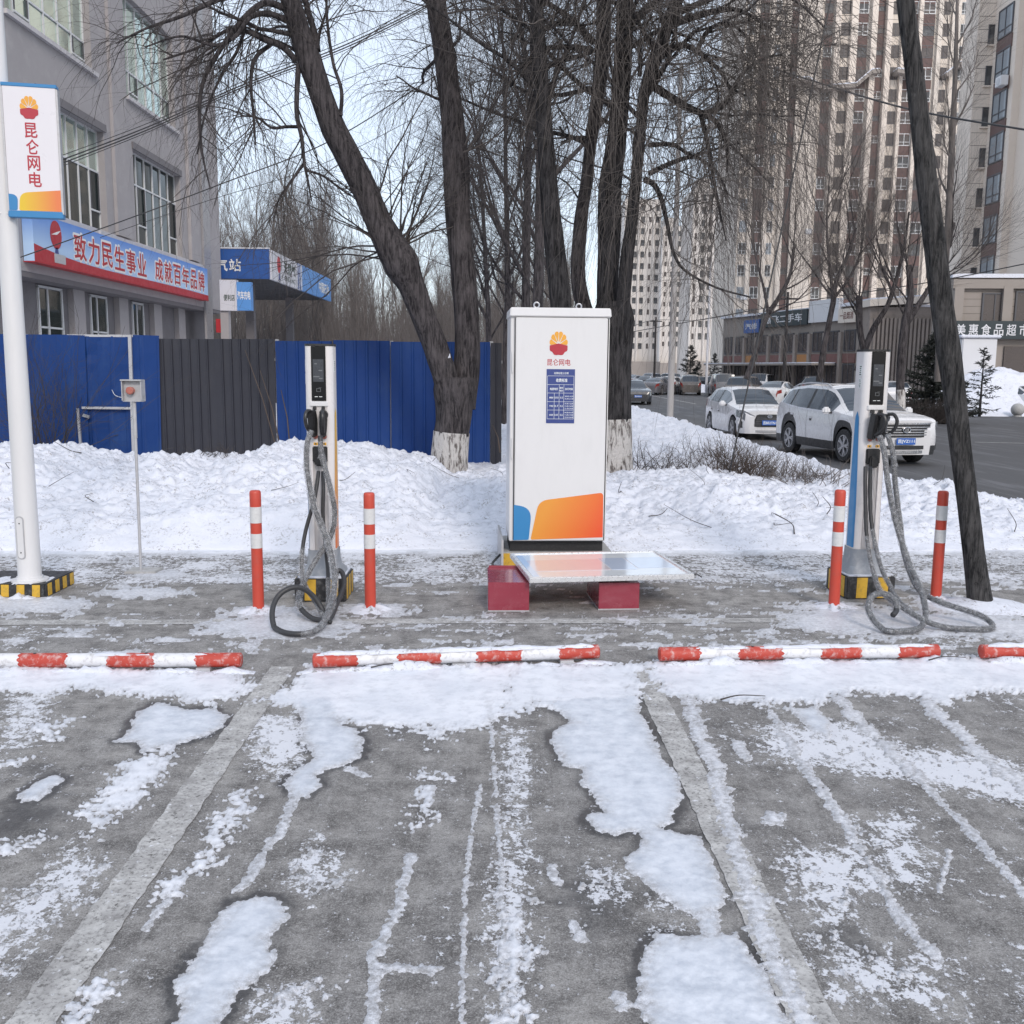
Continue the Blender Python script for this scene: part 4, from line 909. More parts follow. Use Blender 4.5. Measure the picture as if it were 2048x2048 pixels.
def fence(name, label, spans, mat, pitch, depth, dent, group=None):
    x0 = fpt(spans[0][0], 700).x
    t = thing(name, label, 'fence', (x0, YF, 0), 0, group)
    for i, (u0, u1, vt0, lean) in enumerate(spans):
        p = fpt(u0, vt0); q = fpt(u1, vt0)
        w = q.x-p.x; h = p.z-ZB; n = max(1, round(w/.86))
        for j in range(n):
            ww = w/n
            mb = corr_sheet(ww-.004, h+random.uniform(-.012, .012), pitch, depth, dent, seed=i*7+j)
            mb.build('sheet', mat, t, loc=(p.x-x0+j*ww, random.uniform(-.008, .008), ZB), rot=(random.uniform(-.006, .006), lean+random.uniform(-.004, .004), random.uniform(-.006, .006)))
        MB().box((p.x-x0+w/2, .06, ZB+h*.86), (w, .05, .05)).build('back_rail', 'galv', t)
        MB().box((p.x-x0+w/2, .06, ZB+h*.3), (w, .05, .05)).build('back_rail', 'galv', t)
        MB().bar((p.x-x0+.0, .1, 0), (p.x-x0+.0, .1, ZB+h+.02), .06).build('post', 'galv', t)
    return t
random.seed(5)
fence('metal_fence', 'old dented blue sheet metal fence left of the blue gate', [(-140, -40, 630, 0), (-40, 42, 631, 0), (42, 141, 632, 0)], 'fence_blue_old', .34, .012, .012)
fence('metal_fence', 'dark charcoal corrugated metal fence behind the stop button post', [(292, 518, 639, 0)], 'fence_dark', .152, .020, .006)
fence('metal_fence', 'blue corrugated metal fence behind the charging post and forked willow', [(520, 735, 642, 0), (737, 926, 645, 0)], 'fence_blue', .20, .018, .005)
fence('metal_fence', 'narrow dark fence end beside the white cabinet', [(927, 948, 646, 0)], 'fence_dark', .11, .020, .004)
# patched gate between them
p0_, p1_ = fpt(141, 633), fpt(292, 637); gw = p1_.x-p0_.x; gh = p0_.z-ZB
gt = thing('metal_gate', 'blue patched metal gate with grey frame bars and buckled sheets', 'gate', (p0_.x, YF, 0))
def gsheet(u0, u1, v0, v1, off, rot, seed):
    pa, pb_ = fpt(u0, v1), fpt(u1, v0)
    corr_sheet(pb_.x-pa.x, pb_.z-pa.z, .30, .012, .022, seed).build('gate_sheet', 'fence_blue_old', gt, loc=(pa.x-p0_.x, off, pa.z), rot=rot)
gsheet(142, 188, 634, 770, -.02, (.01, .025, .02), 2); gsheet(187, 246, 634, 770, -.035, (-.008, .03, -.02), 5); gsheet(152, 247, 770, 890, .01, (.012, .01, .008), 9); gsheet(246, 296, 632, 890, -.03, (0, .02, -.01), 12)
gsheet(120, 158, 632, 890, -.045, (0, .015, .01), 15)
def gbar(u0, v0, u1, v1, w, y=-.05):
    pa, pb_ = fpt(u0, v0), fpt(u1, v1); MB().bar((pa.x-p0_.x, y, pa.z), (pb_.x-p0_.x, y, pb_.z), w, .04).build('frame_bar', 'galv', gt)
gbar(247, 632, 256, 890, .055); gbar(158, 769, 252, 770, .05, -.06); gbar(128, 633, 252, 634, .03, -.02); gbar(150, 770, 160, 890, .04, -.07)
MB().tube(crom([(.62, -.08, 1.55), (.7, -.11, 1.45), (.9, -.12, 1.42), (1.0, -.07, 1.5)], 6), .006, 6).build('tie_wire', 'alu', gt, True)
MB().box((.16, -.09, 1.10), (.12, .03, .05), (0, .3, 0)).build('latch', 'steel', gt)

# ---- station building: local x runs away from the camera, local -y faces the lot
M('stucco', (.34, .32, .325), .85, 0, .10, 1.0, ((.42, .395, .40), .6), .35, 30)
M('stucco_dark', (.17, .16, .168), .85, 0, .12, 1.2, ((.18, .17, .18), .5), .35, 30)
M('sill_white', (.52, .50, .51), .7, 0, .1, 4, ((.3, .29, .29), .5), .1)
M('frame_white', (.62, .63, .64), .4, 0, .06, 8)
M('frame_dark', (.07, .07, .08), .4, 0, .1, 8)
M('tile_grey', (.30, .29, .30), .35, 0, .15, 3, ((.18, .18, .19), .5))
m, nt, b = nmat('window_glass'); b.inputs['Base Color'].default_value = (.016, .026, .026, 1); b.inputs['Roughness'].default_value = .04; b.inputs['IOR'].default_value = 1.5
bump(nt, b, noise(nt, .9, 3, .5), .05, .03)
m, nt, b = nmat('window_green'); b.inputs['Base Color'].default_value = (.60, .72, .66, 1); b.inputs['Roughness'].default_value = .05; b.inputs['Metallic'].default_value = .85
bump(nt, b, noise(nt, .7, 3, .5), .05, .03)
FX, FY0 = -11.5, 22.3
bd = thing('station_building', 'grey stucco office building with tall windows over a blue slogan banner', 'building', (FX, FY0, 0), math.pi/2)
LX = lambda Y: Y-FY0
def wbox(name, x0, x1, y0, y1, z0, z1, mat, parent=bd, bevel=0): return MB().box(((x0+x1)/2, (y0+y1)/2, (z0+z1)/2), (x1-x0, y1-y0, z1-z0)).build(name, mat, parent, bevel=bevel)
L_END = LX(39.2)
# wall built round its openings so that the windows sit in real reveals
ops = [(LX(24.55), LX(28.45)), (LX(30.55), LX(34.75))]; ops3 = [(LX(23.3), LX(27.9)), (LX(30.3), LX(34.5))]
TH = .35
wbox('wall', 0, L_END, .0, TH, 4.15, 5.66, 'stucco')
for i, (s0, s1) in enumerate(((0, ops[0][0]), (ops[0][1], ops[1][0]), (ops[1][1], L_END))): wbox('wall', s0, s1, 0, TH, 5.66, 8.42, 'stucco')
wbox('wall', 0, L_END, 0, TH, 8.42, 9.86, 'stucco')
for i, (s0, s1) in enumerate(((0, ops3[0][0]), (ops3[0][1], ops3[1][0]), (ops3[1][1], L_END))): wbox('wall', s0, s1, 0, TH, 9.86, 12.8, 'stucco')
wbox('wall', 0, L_END, 0, TH, 12.8, 16, 'stucco')
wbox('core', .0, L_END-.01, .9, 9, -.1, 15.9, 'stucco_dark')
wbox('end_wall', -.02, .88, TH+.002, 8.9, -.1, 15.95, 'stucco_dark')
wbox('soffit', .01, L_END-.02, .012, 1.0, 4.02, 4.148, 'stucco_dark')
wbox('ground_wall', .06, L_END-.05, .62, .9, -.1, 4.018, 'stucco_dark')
for yy in (22.4, 27.0, 30.1, 33.0, 35.4): wbox('pier', LX(yy)+.02, LX(yy)+.72, .45, .619, -.1, 4.016, 'stucco')
for s0, s1 in ops: wbox('lintel_band', s0-.05, s1+.1, -.05, -.002, 8.42, 8.62, 'stucco_dark')
for s0, s1 in ops: wbox('sill', s0-.25, s1+.25, -.12, TH-.1, 5.54, 5.665, 'sill_white')
for s0, s1 in ops3: wbox('sill', s0-.1, s1+.2, -.10, TH-.1, 9.76, 9.865, 'sill_white')
def big_window(s0, s1, z0, z1, tr, glass_hi, glass_lo, n=6):
    w = thing_part('window', bd)
    mb = MB(); y = .22; f = .045
    xs = [s0+(s1-s0)*i/n for i in range(n+1)]; zt_ = z0+(z1-z0)*tr
    mb.box(((s0+s1)/2, y, z0+f/2), (s1-s0, .07, f)).box(((s0+s1)/2, y, z1-f/2), (s1-s0, .07, f)).box(((s0+s1)/2, y, zt_), (s1-s0, .07, f))
    for x in xs: mb.box((x, y, (z0+z1)/2), (f, .068, z1-z0))
    fr = mb.build('window', 'frame_white', bd)
    for i in range(n):
        for q0, q1, gm in ((z0, zt_, glass_lo), (zt_, z1, glass_hi)):
            MB().box(((xs[i]+xs[i+1])/2, y+.01+random.uniform(-.004, .004), (q0+q1)/2), (xs[1]-xs[0]-f, .012, q1-q0-f), (random.uniform(-.006, .006), 0, random.uniform(-.008, .008))).build('pane', gm, fr)
    for i in (1, n-1):
        q = z0+(zt_-z0)*.35
        MB().box(((xs[i]+xs[i+1])/2, y-.02, (q+zt_)/2), (xs[1]-xs[0]-.02, .05, .045)).build('sash_rail', 'frame_white', fr, loc=(0, 0, (q-zt_)/2))
        o = MB(); xa, xb = xs[i]+.05, xs[i+1]-.05
        for c_, d_ in (((xa+.015, y-.03, (q+zt_)/2), (.03, .03, zt_-q-.08)), ((xb-.015, y-.03, (q+zt_)/2), (.03, .03, zt_-q-.08))): o.box(c_, d_)
        o.build('sash', 'frame_dark', fr)
def thing_part(*a_): return None
random.seed(8)
big_window(*ops[0], 5.66, 8.42, .60, 'window_green', 'window_glass'); big_window(*ops[1], 5.66, 8.42, .66, 'window_glass', 'window_glass')
big_window(*ops3[0], 9.86, 12.8, .25, 'window_green', 'window_green'); big_window(*ops3[1], 9.86, 12.8, .3, 'window_green', 'window_green')
for ya, yb in ((25.3, 26.6), (28.4, 29.5), (31.5, 32.4), (23.0, 23.4)):
    s0, s1 = LX(ya), LX(yb); z0_, z1_ = 2.55, 3.95; mb = MB(); y = .60
    for c_, d_ in ((((s0+s1)/2, y, z1_), (s1-s0+.06, .06, .06)), (((s0+s1)/2, y, z0_+.38), (s1-s0, .06, .05)), (((s0+s1)/2, y, z0_), (s1-s0, .06, .06)), ((s0, y, (z0_+z1_)/2), (.06, .06, z1_-z0_)), ((s1, y, (z0_+z1_)/2), (.06, .06, z1_-z0_)), ((s0+(s1-s0)*.38, y, (z0_+z1_)/2), (.05, .06, z1_-z0_))): mb.box(c_, d_)
    fr = mb.build('window', 'frame_white', bd)
    MB().box((s0+(s1-s0)*.19, y+.008, (z0_+z1_)/2), ((s1-s0)*.33, .01, z1_-z0_-.1)).build('pane', 'window_glass', fr)
    MB().box((s0+(s1-s0)*.69, y+.008, (z0_+z1_)/2), ((s1-s0)*.55, .01, z1_-z0_-.1)).build('pane', 'window_glass', fr)
wbox('ledge', LX(27.5), LX(36.5), -.18, -.003, 5.50, 5.62, 'sill_white')
wbox('pilaster', LX(28.95), LX(29.95), -.10, -.002, 5.7, 15.5, 'stucco')
wbox('pilaster', LX(35.4), LX(36.3), -.12, -.002, 5.7, 15.5, 'stucco')
wbox('tile_column', LX(36.9), LX(37.7), -.08, -.003, .0, 15.5, 'tile_grey')
# slogan banner: printed sheet on a frame along the first-floor band
m, nt, b = nmat('slogan_print')
tc = nt.nodes.new('ShaderNodeTexCoord'); sp = nt.nodes.new('ShaderNodeSeparateXYZ'); nt.links.new(tc.outputs['Generated'], sp.inputs[0])
c = mixc(nt, ramp(nt, sp.outputs[2], .35, 1.0), (.40, .56, .78), (.045, .19, .60)); c = mixc(nt, mathn(nt, 'MULTIPLY', noise(nt, 2, 5), .25), c, (.5, .62, .8))
nt.links.new(c, b.inputs['Base Color']); b.inputs['Roughness'].default_value = .5
M('slogan_red', (.40, .020, .030), .5, 0, .12, 3); M('slogan_white', (.74, .74, .74), .5, 0, .04)
sg = thing('slogan_banner', 'long blue banner with red and white slogan lettering under office windows', 'banner', (FX+.003, FY0, 0), math.pi/2)
s0, s1 = LX(23.45), LX(36.6); zb0, zb1 = 4.38, 5.50; yo = -.26
MB().box(((s0+s1)/2, yo/2-.004, (zb0+zb1)/2), (s1-s0, -yo-.01, zb1-zb0)).build('sheet', 'slogan_print', sg)
MB().box(((s0+s1)/2, yo/2-.004, zb0-.012), (s1-s0+.02, -yo+.02, .02)).build('bottom_trim', 'slogan_red', sg)
# red sweep along the foot
pts = [(s0, zb0), (s1, zb0)]+[(s1-(s1-s0)*i/30, zb0+.17+.26*(i/30)**6+.03*math.sin(i/30*5)) for i in range(31)]
MB().prism([(x, z-zb0) for x, z in pts], .004, wallmat((0, yo-.004, zb0))).build('red_sweep', 'slogan_red', sg)
xx = s0+2.1; chs = '致力民生事业 成就百年品牌'; step = (s1-.15-xx)/(len(chs)-.1)
for i, chh in enumerate(chs):
    if chh == ' ': continue
    cx_ = xx+step*(i+.45)-(.25 if i > 6 else 0)
    put_text('character_outline', chh, 'slogan_white', sg, (cx_, yo-.0055, 4.98), .70, bold=.060, width=.80)
    put_text('character', chh, 'slogan_red', sg, (cx_, yo-.0125, 4.98), .64, bold=.014, width=.70)
# round mascot-free badge: red disc on a short blue stem
MB().prism([(.30*math.cos(k), .34*math.sin(k)) for k in np.linspace(0, 2*math.pi, 25)[:-1]], .004, wallmat((s0+1.15, yo-.005, 5.12))).build('badge', 'slogan_red', sg)
MB().prism([(-.12, 0), (.12, 0), (.06, .22), (-.05, .22)], .004, wallmat((s0+1.15, yo-.005, 4.60))).build('badge_foot', 'navy_print', sg)
MB().prism([(-.26, -.03), (.05, .0), (.26, .12), (.05, .07)], .006, wallmat((s0+1.15, yo-.006, 5.13))).build('badge_stroke', 'slogan_white', sg)
MB().prism([(-.3, -.1), (.3, -.1), (.3, .12), (-.3, .12)], .006, wallmat((s0+1.3, yo-.006, 4.55))).build('badge_plate', 'galv', sg)

# ---- fuel canopy beyond the building, its fascia boards and a lower shop sign
M('fascia_blue', (.022, .085, .30), .4, 0, .08, 1.5, ((.05, .12, .34), .4)); M('fascia_light', (.10, .28, .62), .4, 0, .06, 1.5); M('fascia_white', (.60, .60, .64), .45, 0, .05, 1.5)
M('canopy_under', (.030, .030, .035), .6, 0, .1, 1.0)
c0 = A(538, 499, 40.0); c0b = A(538, 558, 40.0); cfar = A(656, 562, 62.0)
cp = thing('station_canopy', 'flat blue and white fuel station canopy with white lettering on its fascia', 'canopy', (c0.x, 40.0, 0))
zlo, zhi = c0b.z, c0.z; LC = 13.0; WC = 7.5
MB().box((-WC/2, LC/2, zlo+(zhi-zlo)/2), (WC-.02, LC-.02, zhi-zlo-.1)).build('roof_deck', 'canopy_under', cp)
MB().box((-WC/2, 0, (zlo+zhi)/2), (WC, .12, zhi-zlo)).build('front_fascia', 'fascia_blue', cp)
MB().box((-WC/2, .0, zhi+.04), (WC+.02, .16, .05)).build('edge_trim', 'fascia_white', cp)
MB().box((0, 2.85, (zlo+zhi)/2), (.12, 5.5, zhi-zlo)).build('side_fascia', 'fascia_white', cp)
MB().box((0, 9.3, (zlo+zhi)/2), (.12, 7.38, zhi-zlo)).build('side_fascia', 'fascia_light', cp)
for i in range(3): MB().box((.064, 5.0+i*.36, (zlo+zhi)/2), (.006, .16, zhi-zlo-.02)).build('fascia_stripe', 'fascia_blue' if i < 2 else 'fascia_white', cp)
zm = (zlo+zhi)/2
put_text('lettering', '站', 'slogan_white', cp, (-1.36, -.066, zm-.05), .46, bold=.02); put_text('lettering', '气', 'slogan_white', cp, (-1.90, -.066, zm-.05), .46, bold=.02)
o = put_text('lettering', '天然气', 'sticker_print', cp, (.066, 3.3, zm+.12), .46, math.pi/2, bold=.03, width=2.2)
put_text('lettering', 'CNG LNG', 'sticker_print', cp, (.066, 3.3, zm-.33), .2, math.pi/2, width=2.0)
put_text('lettering', '中国石油', 'slogan_white', cp, (.066, 11.0, zm-.05), .50, math.pi/2, bold=.03, width=2.6)
MB().prism([(.30*math.cos(k), .34*math.sin(k)) for k in np.linspace(0, 2*math.pi, 25)[:-1]], .006, wallmat((.061, 1.35, zm+.12), math.pi/2)).build('badge', 'slogan_red', cp)
MB().prism([(-.14, 0), (.14, 0), (.06, .3), (-.05, .3)], .006, wallmat((.061, 1.4, zm-.5), math.pi/2)).build('badge_foot', 'navy_print', cp)
for x, y in ((-1.6, 3), (-1.6, 10.5), (-6, 3), (-6, 10.5)): MB().box((x, y, zlo/2), (.35, .35, zlo)).build('column', 'stucco_dark', cp)
s_a, s_b = A(441, 560, 37.0), A(505, 622, 37.0)
ss = thing('shop_sign_box', 'white and pale blue shop sign box below the canopy corner', 'sign', (s_a.x, 37.0, s_b.z))
hh = s_a.z-s_b.z; ww = s_b.x-s_a.x
MB().box((ww*.27, 0, hh*.5), (ww*.54, .3, hh)).build('white_panel', 'fascia_white', ss); MB().box((ww*.77, .01, hh*.47), (ww*.46, .3, hh*.92)).build('blue_panel', 'fascia_light', ss)
put_text('lettering', '便利店', 'sticker_print', ss, (ww*.3, -.156, hh*.42), .22, bold=.02, width=ww*.36); put_text('lettering', '汽车充电', 'slogan_white', ss, (ww*.77, -.146, hh*.5), .3, bold=.03, width=ww*.42)
MB().box((ww*.1, .1, -1.5), (.3, .3, 3.0)).build('support', 'stucco', ss)
MB().box((-.05, .1, -.55), (.35, .2, .5)).build('led_board', 'slogan_red', ss)
# ================================================================== TREES
def bark(name, c1, c2, sc=14, bs=.9):
    m, nt, b = nmat(name)
    n1 = noise(nt, sc*1.7, 8, .74, (1, 1, .13), dist=.5); n2 = noise(nt, 2.0, 5, .6); n3 = noise(nt, 40, 5, .7, (1, 1, .3))
    c = mixc(nt, ramp(nt, n1, .40, .60), c1, c2); c = mixc(nt, mathn(nt, 'MULTIPLY', ramp(nt, n2, .5, .75), .4), c, tuple(x*1.5 for x in c2)); c = mixc(nt, mathn(nt, 'MULTIPLY', ramp(nt, n3, .6, .75), .35), c, tuple(x*2.0 for x in c2))
    nt.links.new(c, b.inputs['Base Color']); b.inputs['Roughness'].default_value = .9; b.inputs['Specular IOR Level'].default_value = .2
    bump(nt, b, mathn(nt, 'ADD', n1, mathn(nt, 'MULTIPLY', n3, .4)), bs, .06); return m
bark('bark', (.020, .018, .020), (.110, .098, .102)); bark('bark_black', (.010, .010, .011), (.075, .070, .073)); bark('bark_grey', (.020, .020, .021), (.115, .110, .110), 20, 1.0)
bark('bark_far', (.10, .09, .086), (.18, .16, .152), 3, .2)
m, nt, b = nmat('whitewash')
n1 = noise(nt, 16, 7, .7, (1, 1, .22), dist=.5); n2 = noise(nt, 60, 5, .7, (1, 1, .4))
c = mixc(nt, ramp(nt, n1, .50, .60), (.70, .67, .65), (.13, .11, .10)); c = mixc(nt, mathn(nt, 'MULTIPLY', ramp(nt, n2, .56, .72), .5), c, (.24, .21, .20))
nt.links.new(c, b.inputs['Base Color']); b.inputs['Roughness'].default_value = .9; bump(nt, b, mathn(nt, 'ADD', n1, n2), .9, .05)
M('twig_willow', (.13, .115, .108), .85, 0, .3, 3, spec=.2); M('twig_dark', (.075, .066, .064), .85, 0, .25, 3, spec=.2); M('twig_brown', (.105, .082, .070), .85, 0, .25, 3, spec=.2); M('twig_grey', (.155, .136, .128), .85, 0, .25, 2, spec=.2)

def tubes_np(curves, sides=3):
    """curves: list of (pts (k,3), radii (k,)) -> verts, quads"""
    by = {}
    for p, r in curves: by.setdefault(len(p), []).append((p, r))
    V = []; Fq = []; off = 0
    for k, lst in by.items():
        P = np.array([c[0] for c in lst]); R_ = np.array([c[1] for c in lst])
        T = np.gradient(P, axis=1); T /= np.linalg.norm(T, axis=2, keepdims=True)+1e-9
        ref = np.array([.31, .77, .55]); N = np.cross(T, ref); N /= np.linalg.norm(N, axis=2, keepdims=True)+1e-9; B_ = np.cross(T, N)
        an = np.arange(sides)*2*np.pi/sides
        v = P[:, :, None]+R_[:, :, None, None]*(N[:, :, None]*np.cos(an)[None, None, :, None]+B_[:, :, None]*np.sin(an)[None, None, :, None])
        n = len(lst); V.append(v.reshape(-1, 3))
        i = np.arange(k-1)[:, None]*sides; s = np.arange(sides)[None, :]; s2 = (s+1) % sides
        q = np.stack([i+s, i+s2, i+sides+s2, i+sides+s], -1).reshape(-1, 4)
        Fq.append((q[None]+(np.arange(n)*k*sides)[:, None, None]+off).reshape(-1, 4)); off += n*k*sides
    return np.concatenate(V), np.concatenate(Fq)
class Grow:
    def __init__(s, seed): s.r = np.random.RandomState(seed); s.limbs = []; s.twigs = []
    def curve(s, p, d, L, k, wander, trop, tropz):
        """polyline from p along d; direction drifts at random and towards tropz by trop per step"""
        P = [np.array(p, float)]; d = np.array(d, float); d /= np.linalg.norm(d); st = L/(k-1)
        for i in range(k-1):
            d = d+s.r.normal(0, wander, 3)+np.array([0, 0, tropz])*trop*(.3+1.4*i/(k-1)); d /= np.linalg.norm(d); P.append(P[-1]+d*st)
        return np.array(P)
    def sub(s, P, R_, n, level, spec, f0=.15, f1=1.0):
        """children along a polyline; spec[level] = dict(len, k, ang, wander, trop, tropz, n, rad)"""
        if level >= len(spec): return
        sp = spec[level]; k = len(P)
        for j in range(n):
            f = f0+(f1-f0)*(j+s.r.rand())/n; x = f*(k-1); i = min(int(x), k-2); w = x-i
            p = P[i]*(1-w)+P[i+1]*w; t = P[i+1]-P[i]; t /= np.linalg.norm(t)+1e-9; r0 = R_[i]*(1-w)+R_[i+1]*w
            q = s.r.normal(0, 1, 3); q -= t*q.dot(t); q /= np.linalg.norm(q)+1e-9
            an = math.radians(sp['ang']*(.6+.8*s.r.rand())); d = t*math.cos(an)+q*math.sin(an)+np.array(sp.get('bias', (0, 0, 0)))
            L = sp['len']*(.45+.9*s.r.rand())*(1.15-.45*f); C = s.curve(p, d, L, sp['k'], sp['wander'], sp['trop'], sp['tropz'])
            rr = min(r0*.62, sp['rad']*(.6+.7*s.r.rand())); RR = np.linspace(rr, rr*sp.get('end', .35), sp['k'])
            (s.limbs if rr > .016 else s.twigs).append((C, RR))
            s.sub(C, RR, int(sp['n']*(.6+.8*s.r.rand())+.5), level+1, spec, .1)
    def build(s, t, limb_mat, twig_mat):
        if s.limbs: npmesh('branches', *tubes_np(s.limbs, 7), limb_mat, t, kind='stuff')
        if s.twigs: npmesh('twigs', *tubes_np(s.twigs, 3), twig_mat, t, kind='stuff')
WS = [1.0]
def stem_pts(spec, Y, dY=0, n=7):
    """spec: (u, v, width_px) of the surveyed photograph at depth Y -> smoothed world points and radii"""
    P = []; R_ = []
    for i, (u, v, w) in enumerate(spec):
        yy = Y+dY*i/(len(spec)-1); P.append(a(u, v, yy)); R_.append(w/2*K*yy/FPX*WS[0])
    Q = crom(P, n); rr = np.interp(np.linspace(0, len(P)-1, len(Q)), range(len(P)), R_)
    return np.array([tuple(p) for p in Q]), rr
def bark_tube(P, R_, sides, rough=.06, seed=0, fl=0):
    k = len(P); T = np.gradient(P, axis=0); T /= np.linalg.norm(T, axis=1, keepdims=True)
    N = np.zeros_like(P); nrm = np.array([1., 0, 0])
    for i in range(k):
        nrm = nrm-T[i]*nrm.dot(T[i]); nrm /= np.linalg.norm(nrm); N[i] = nrm
    B_ = np.cross(T, N); an = np.arange(sides)*2*np.pi/sides
    arc = np.concatenate([[0], np.cumsum(np.linalg.norm(np.diff(P, axis=0), axis=1))])
    AN, AR = np.meshgrid(an, arc); nz = fbm(np.cos(AN)*1.6+seed, AR*.9+np.sin(AN)*1.6, 4)+.5*fbm(AN*3.5+seed, AR*1.2, 3)
    RR = R_[:, None]*(1+rough*2*nz)
    v = P[:, None]+RR[..., None]*(N[:, None]*np.cos(AN)[..., None]+B_[:, None]*np.sin(AN)[..., None])
    i = np.arange(k-1)[:, None]*sides; s = np.arange(sides)[None]; s2 = (s+1) % sides
    return v.reshape(-1, 3), np.stack([i+s, i+s2, i+sides+s2, i+sides+s], -1).reshape(-1, 4)
def stem(t, spec, Y, dY=0, mat='bark', name='trunk', sides=22, rough=.06, seed=0):
    P, R_ = stem_pts(spec, Y, dY); 
    npmesh(name, *bark_tube(P, R_, sides, rough, seed), mat, t); return P, R_
def limb(gr, t, spec, Y, dY=0, mat='bark', seed=0, name='limb'):
    P, R_ = stem_pts(spec, Y, dY, 6); R_ = np.maximum(R_, .006)
    npmesh(name, *bark_tube(P, R_, 9, .05, seed), mat, t); return P, R_
WILLOW = [dict(len=2.2, k=9, ang=55, wander=.16, trop=.06, tropz=.4, n=6, rad=.030), dict(len=1.5, k=9, ang=50, wander=.14, trop=.12, tropz=-.8, n=6, rad=.011), dict(len=1.1, k=8, ang=40, wander=.10, trop=.18, tropz=-1, n=2, rad=.0052), dict(len=.7, k=6, ang=40, wander=.1, trop=.2, tropz=-1, n=0, rad=.004)]
SPROUT = [dict(len=2.6, k=10, ang=45, wander=.09, trop=.16, tropz=.5, n=6, rad=.020), dict(len=1.0, k=7, ang=35, wander=.12, trop=.06, tropz=.0, n=3, rad=.0065), dict(len=.6, k=5, ang=40, wander=.12, trop=.1, tropz=-.5, n=0, rad=.004)]

# ---- forked willow in front of the fence
WS[0] = .83
YT = 15.2
yt = thing('forked_willow', 'bare forked willow with whitewashed foot in front of the blue fence', 'tree', (a(850, 900, YT).x, YT, 0))
yt0 = yt.location.copy()
yt.location = (0, 0, 0)
gr = Grow(21)
z_bot = (846, 960, 96)
npmesh('whitewash', *bark_tube(*stem_pts([z_bot, (846, 915, 90), (848, 870, 84), (850, 840, 82), (852, 815, 81)], YT), 26, .05, 3), 'whitewash', yt)
P0, R0 = stem(yt, [(852, 818, 80), (856, 790, 80), (858, 760, 84), (858, 735, 92), (858, 712, 84)], YT, seed=3, sides=26)
PL, RL = stem(yt, [(852, 770, 60), (838, 710, 56), (815, 640, 54), (795, 590, 56), (776, 540, 62), (757, 500, 84), (736, 462, 72), (712, 415, 60), (685, 352, 58), (655, 292, 56), (628, 240, 55), (606, 180, 50), (588, 125, 54), (566, 60, 46), (548, 0, 42), (530, -60, 40), (500, -160, 34)], YT-.05, -.5, seed=5, rough=.07)
PR, RR_ = stem(yt, [(872, 770, 62), (879, 700, 60), (881, 620, 58), (876, 540, 56), (869, 460, 54), (863, 380, 56), (860, 310, 60), (855, 240, 52), (846, 160, 48), (835, 80, 46), (824, 10, 42), (814, -60, 40), (800, -160, 34)], YT+.15, .6, seed=9, rough=.06)
z1 = lambda *l: [(x*.3623/K, y*.3623/K, w) for x, y, w in l]
zB = lambda *l: [((450+x*.3623)/K, y*.3623/K, w) for x, y, w in l]
for i, (sp, dy) in enumerate([(z1((1600, 60, 16), (1500, 20, 14), (1430, 30, 13), (1330, 120, 12), (1200, 300, 10), (1110, 500, 8), (1110, 800, 6), (1160, 1040, 3)), -.9), (z1((1640, 340, 14), (1560, 260, 13), (1460, 220, 12), (1350, 170, 10), (1250, 170, 8), (1100, 260, 6), (900, 330, 4)), -.6),
    (z1((1500, 240, 10), (1410, 320, 9), (1385, 450, 8), (1400, 640, 6), (1410, 800, 4)), -.5), (z1((1650, 350, 12), (1640, 500, 11), (1640, 640, 10), (1665, 760, 9), (1680, 900, 7), (1700, 1000, 5), (1720, 1110, 3)), -.4),
    (z1((1655, 700, 8), (1580, 700, 7), (1500, 705, 6), (1420, 650, 4), (1330, 640, 3)), -.4), (z1((1680, 900, 7), (1600, 1010, 6), (1540, 1100, 4), (1510, 1220, 3)), -.2), (z1((1690, 940, 6), (1780, 970, 5), (1850, 1020, 4), (1930, 1080, 3)), .2),
    (z1((1750, 280, 16), (1735, 180, 14), (1700, 60, 13), (1670, -60, 12)), .3), (z1((1880, 640, 9), (1885, 500, 8), (1840, 350, 7), (1810, 150, 6), (1800, -20, 5)), .3), (z1((1600, 120, 14), (1480, 75, 12), (1380, 100, 10), (1300, 200, 9), (1180, 250, 7), (1000, 200, 5), (800, 260, 3)), -1.2),
    (z1((1560, -20, 16), (1400, -60, 14), (1200, 0, 11), (1000, 90, 8), (800, 160, 5), (640, 240, 3)), -1.4), (z1((1350, 170, 8), (1300, 300, 7), (1220, 420, 6), (1130, 640, 4), (1090, 850, 3)), -.7)]):
    P, R_ = limb(gr, yt, sp, YT-.45, dy, seed=i)
    gr.sub(P, R_, 9, 1, WILLOW, .2); gr.sub(P, R_, 8, 2, WILLOW, .1)
for c_, n_, d_ in ((zB((960, 1360, 1))[0], 18, (.25, 0, 1)), (zB((880, 1370, 1))[0], 9, (-.9, 0, .25)), (zB((1330, 830, 1))[0], 9, (.8, 0, .6)), (zB((880, 1180, 1))[0], 5, (.5, 0, .8)), (zB((1240, 60, 1))[0], 5, (.8, 0, .5))):
    p = np.array(a(c_[0], c_[1], YT-.1))
    for j in range(n_):
        d = np.array(d_)+gr.r.normal(0, .45, 3); L = 1.0+2.2*gr.r.rand(); C = gr.curve(p+gr.r.normal(0, .08, 3), d, L, 10, .10, .10, .35 if d_[0] > -.5 else -.3)
        rr = np.linspace(.012+.008*gr.r.rand(), .003, 10); gr.twigs.append((C, rr)); gr.sub(C, rr, 6, 1, SPROUT, .25)
gr.sub(PL, RL, 10, 0, WILLOW, .72, 1); gr.sub(PR, RR_, 9, 0, WILLOW, .6, 1); gr.sub(PL, RL, 10, 2, SPROUT, .3, .9); gr.sub(PR, RR_, 12, 1, SPROUT, .3, .95)
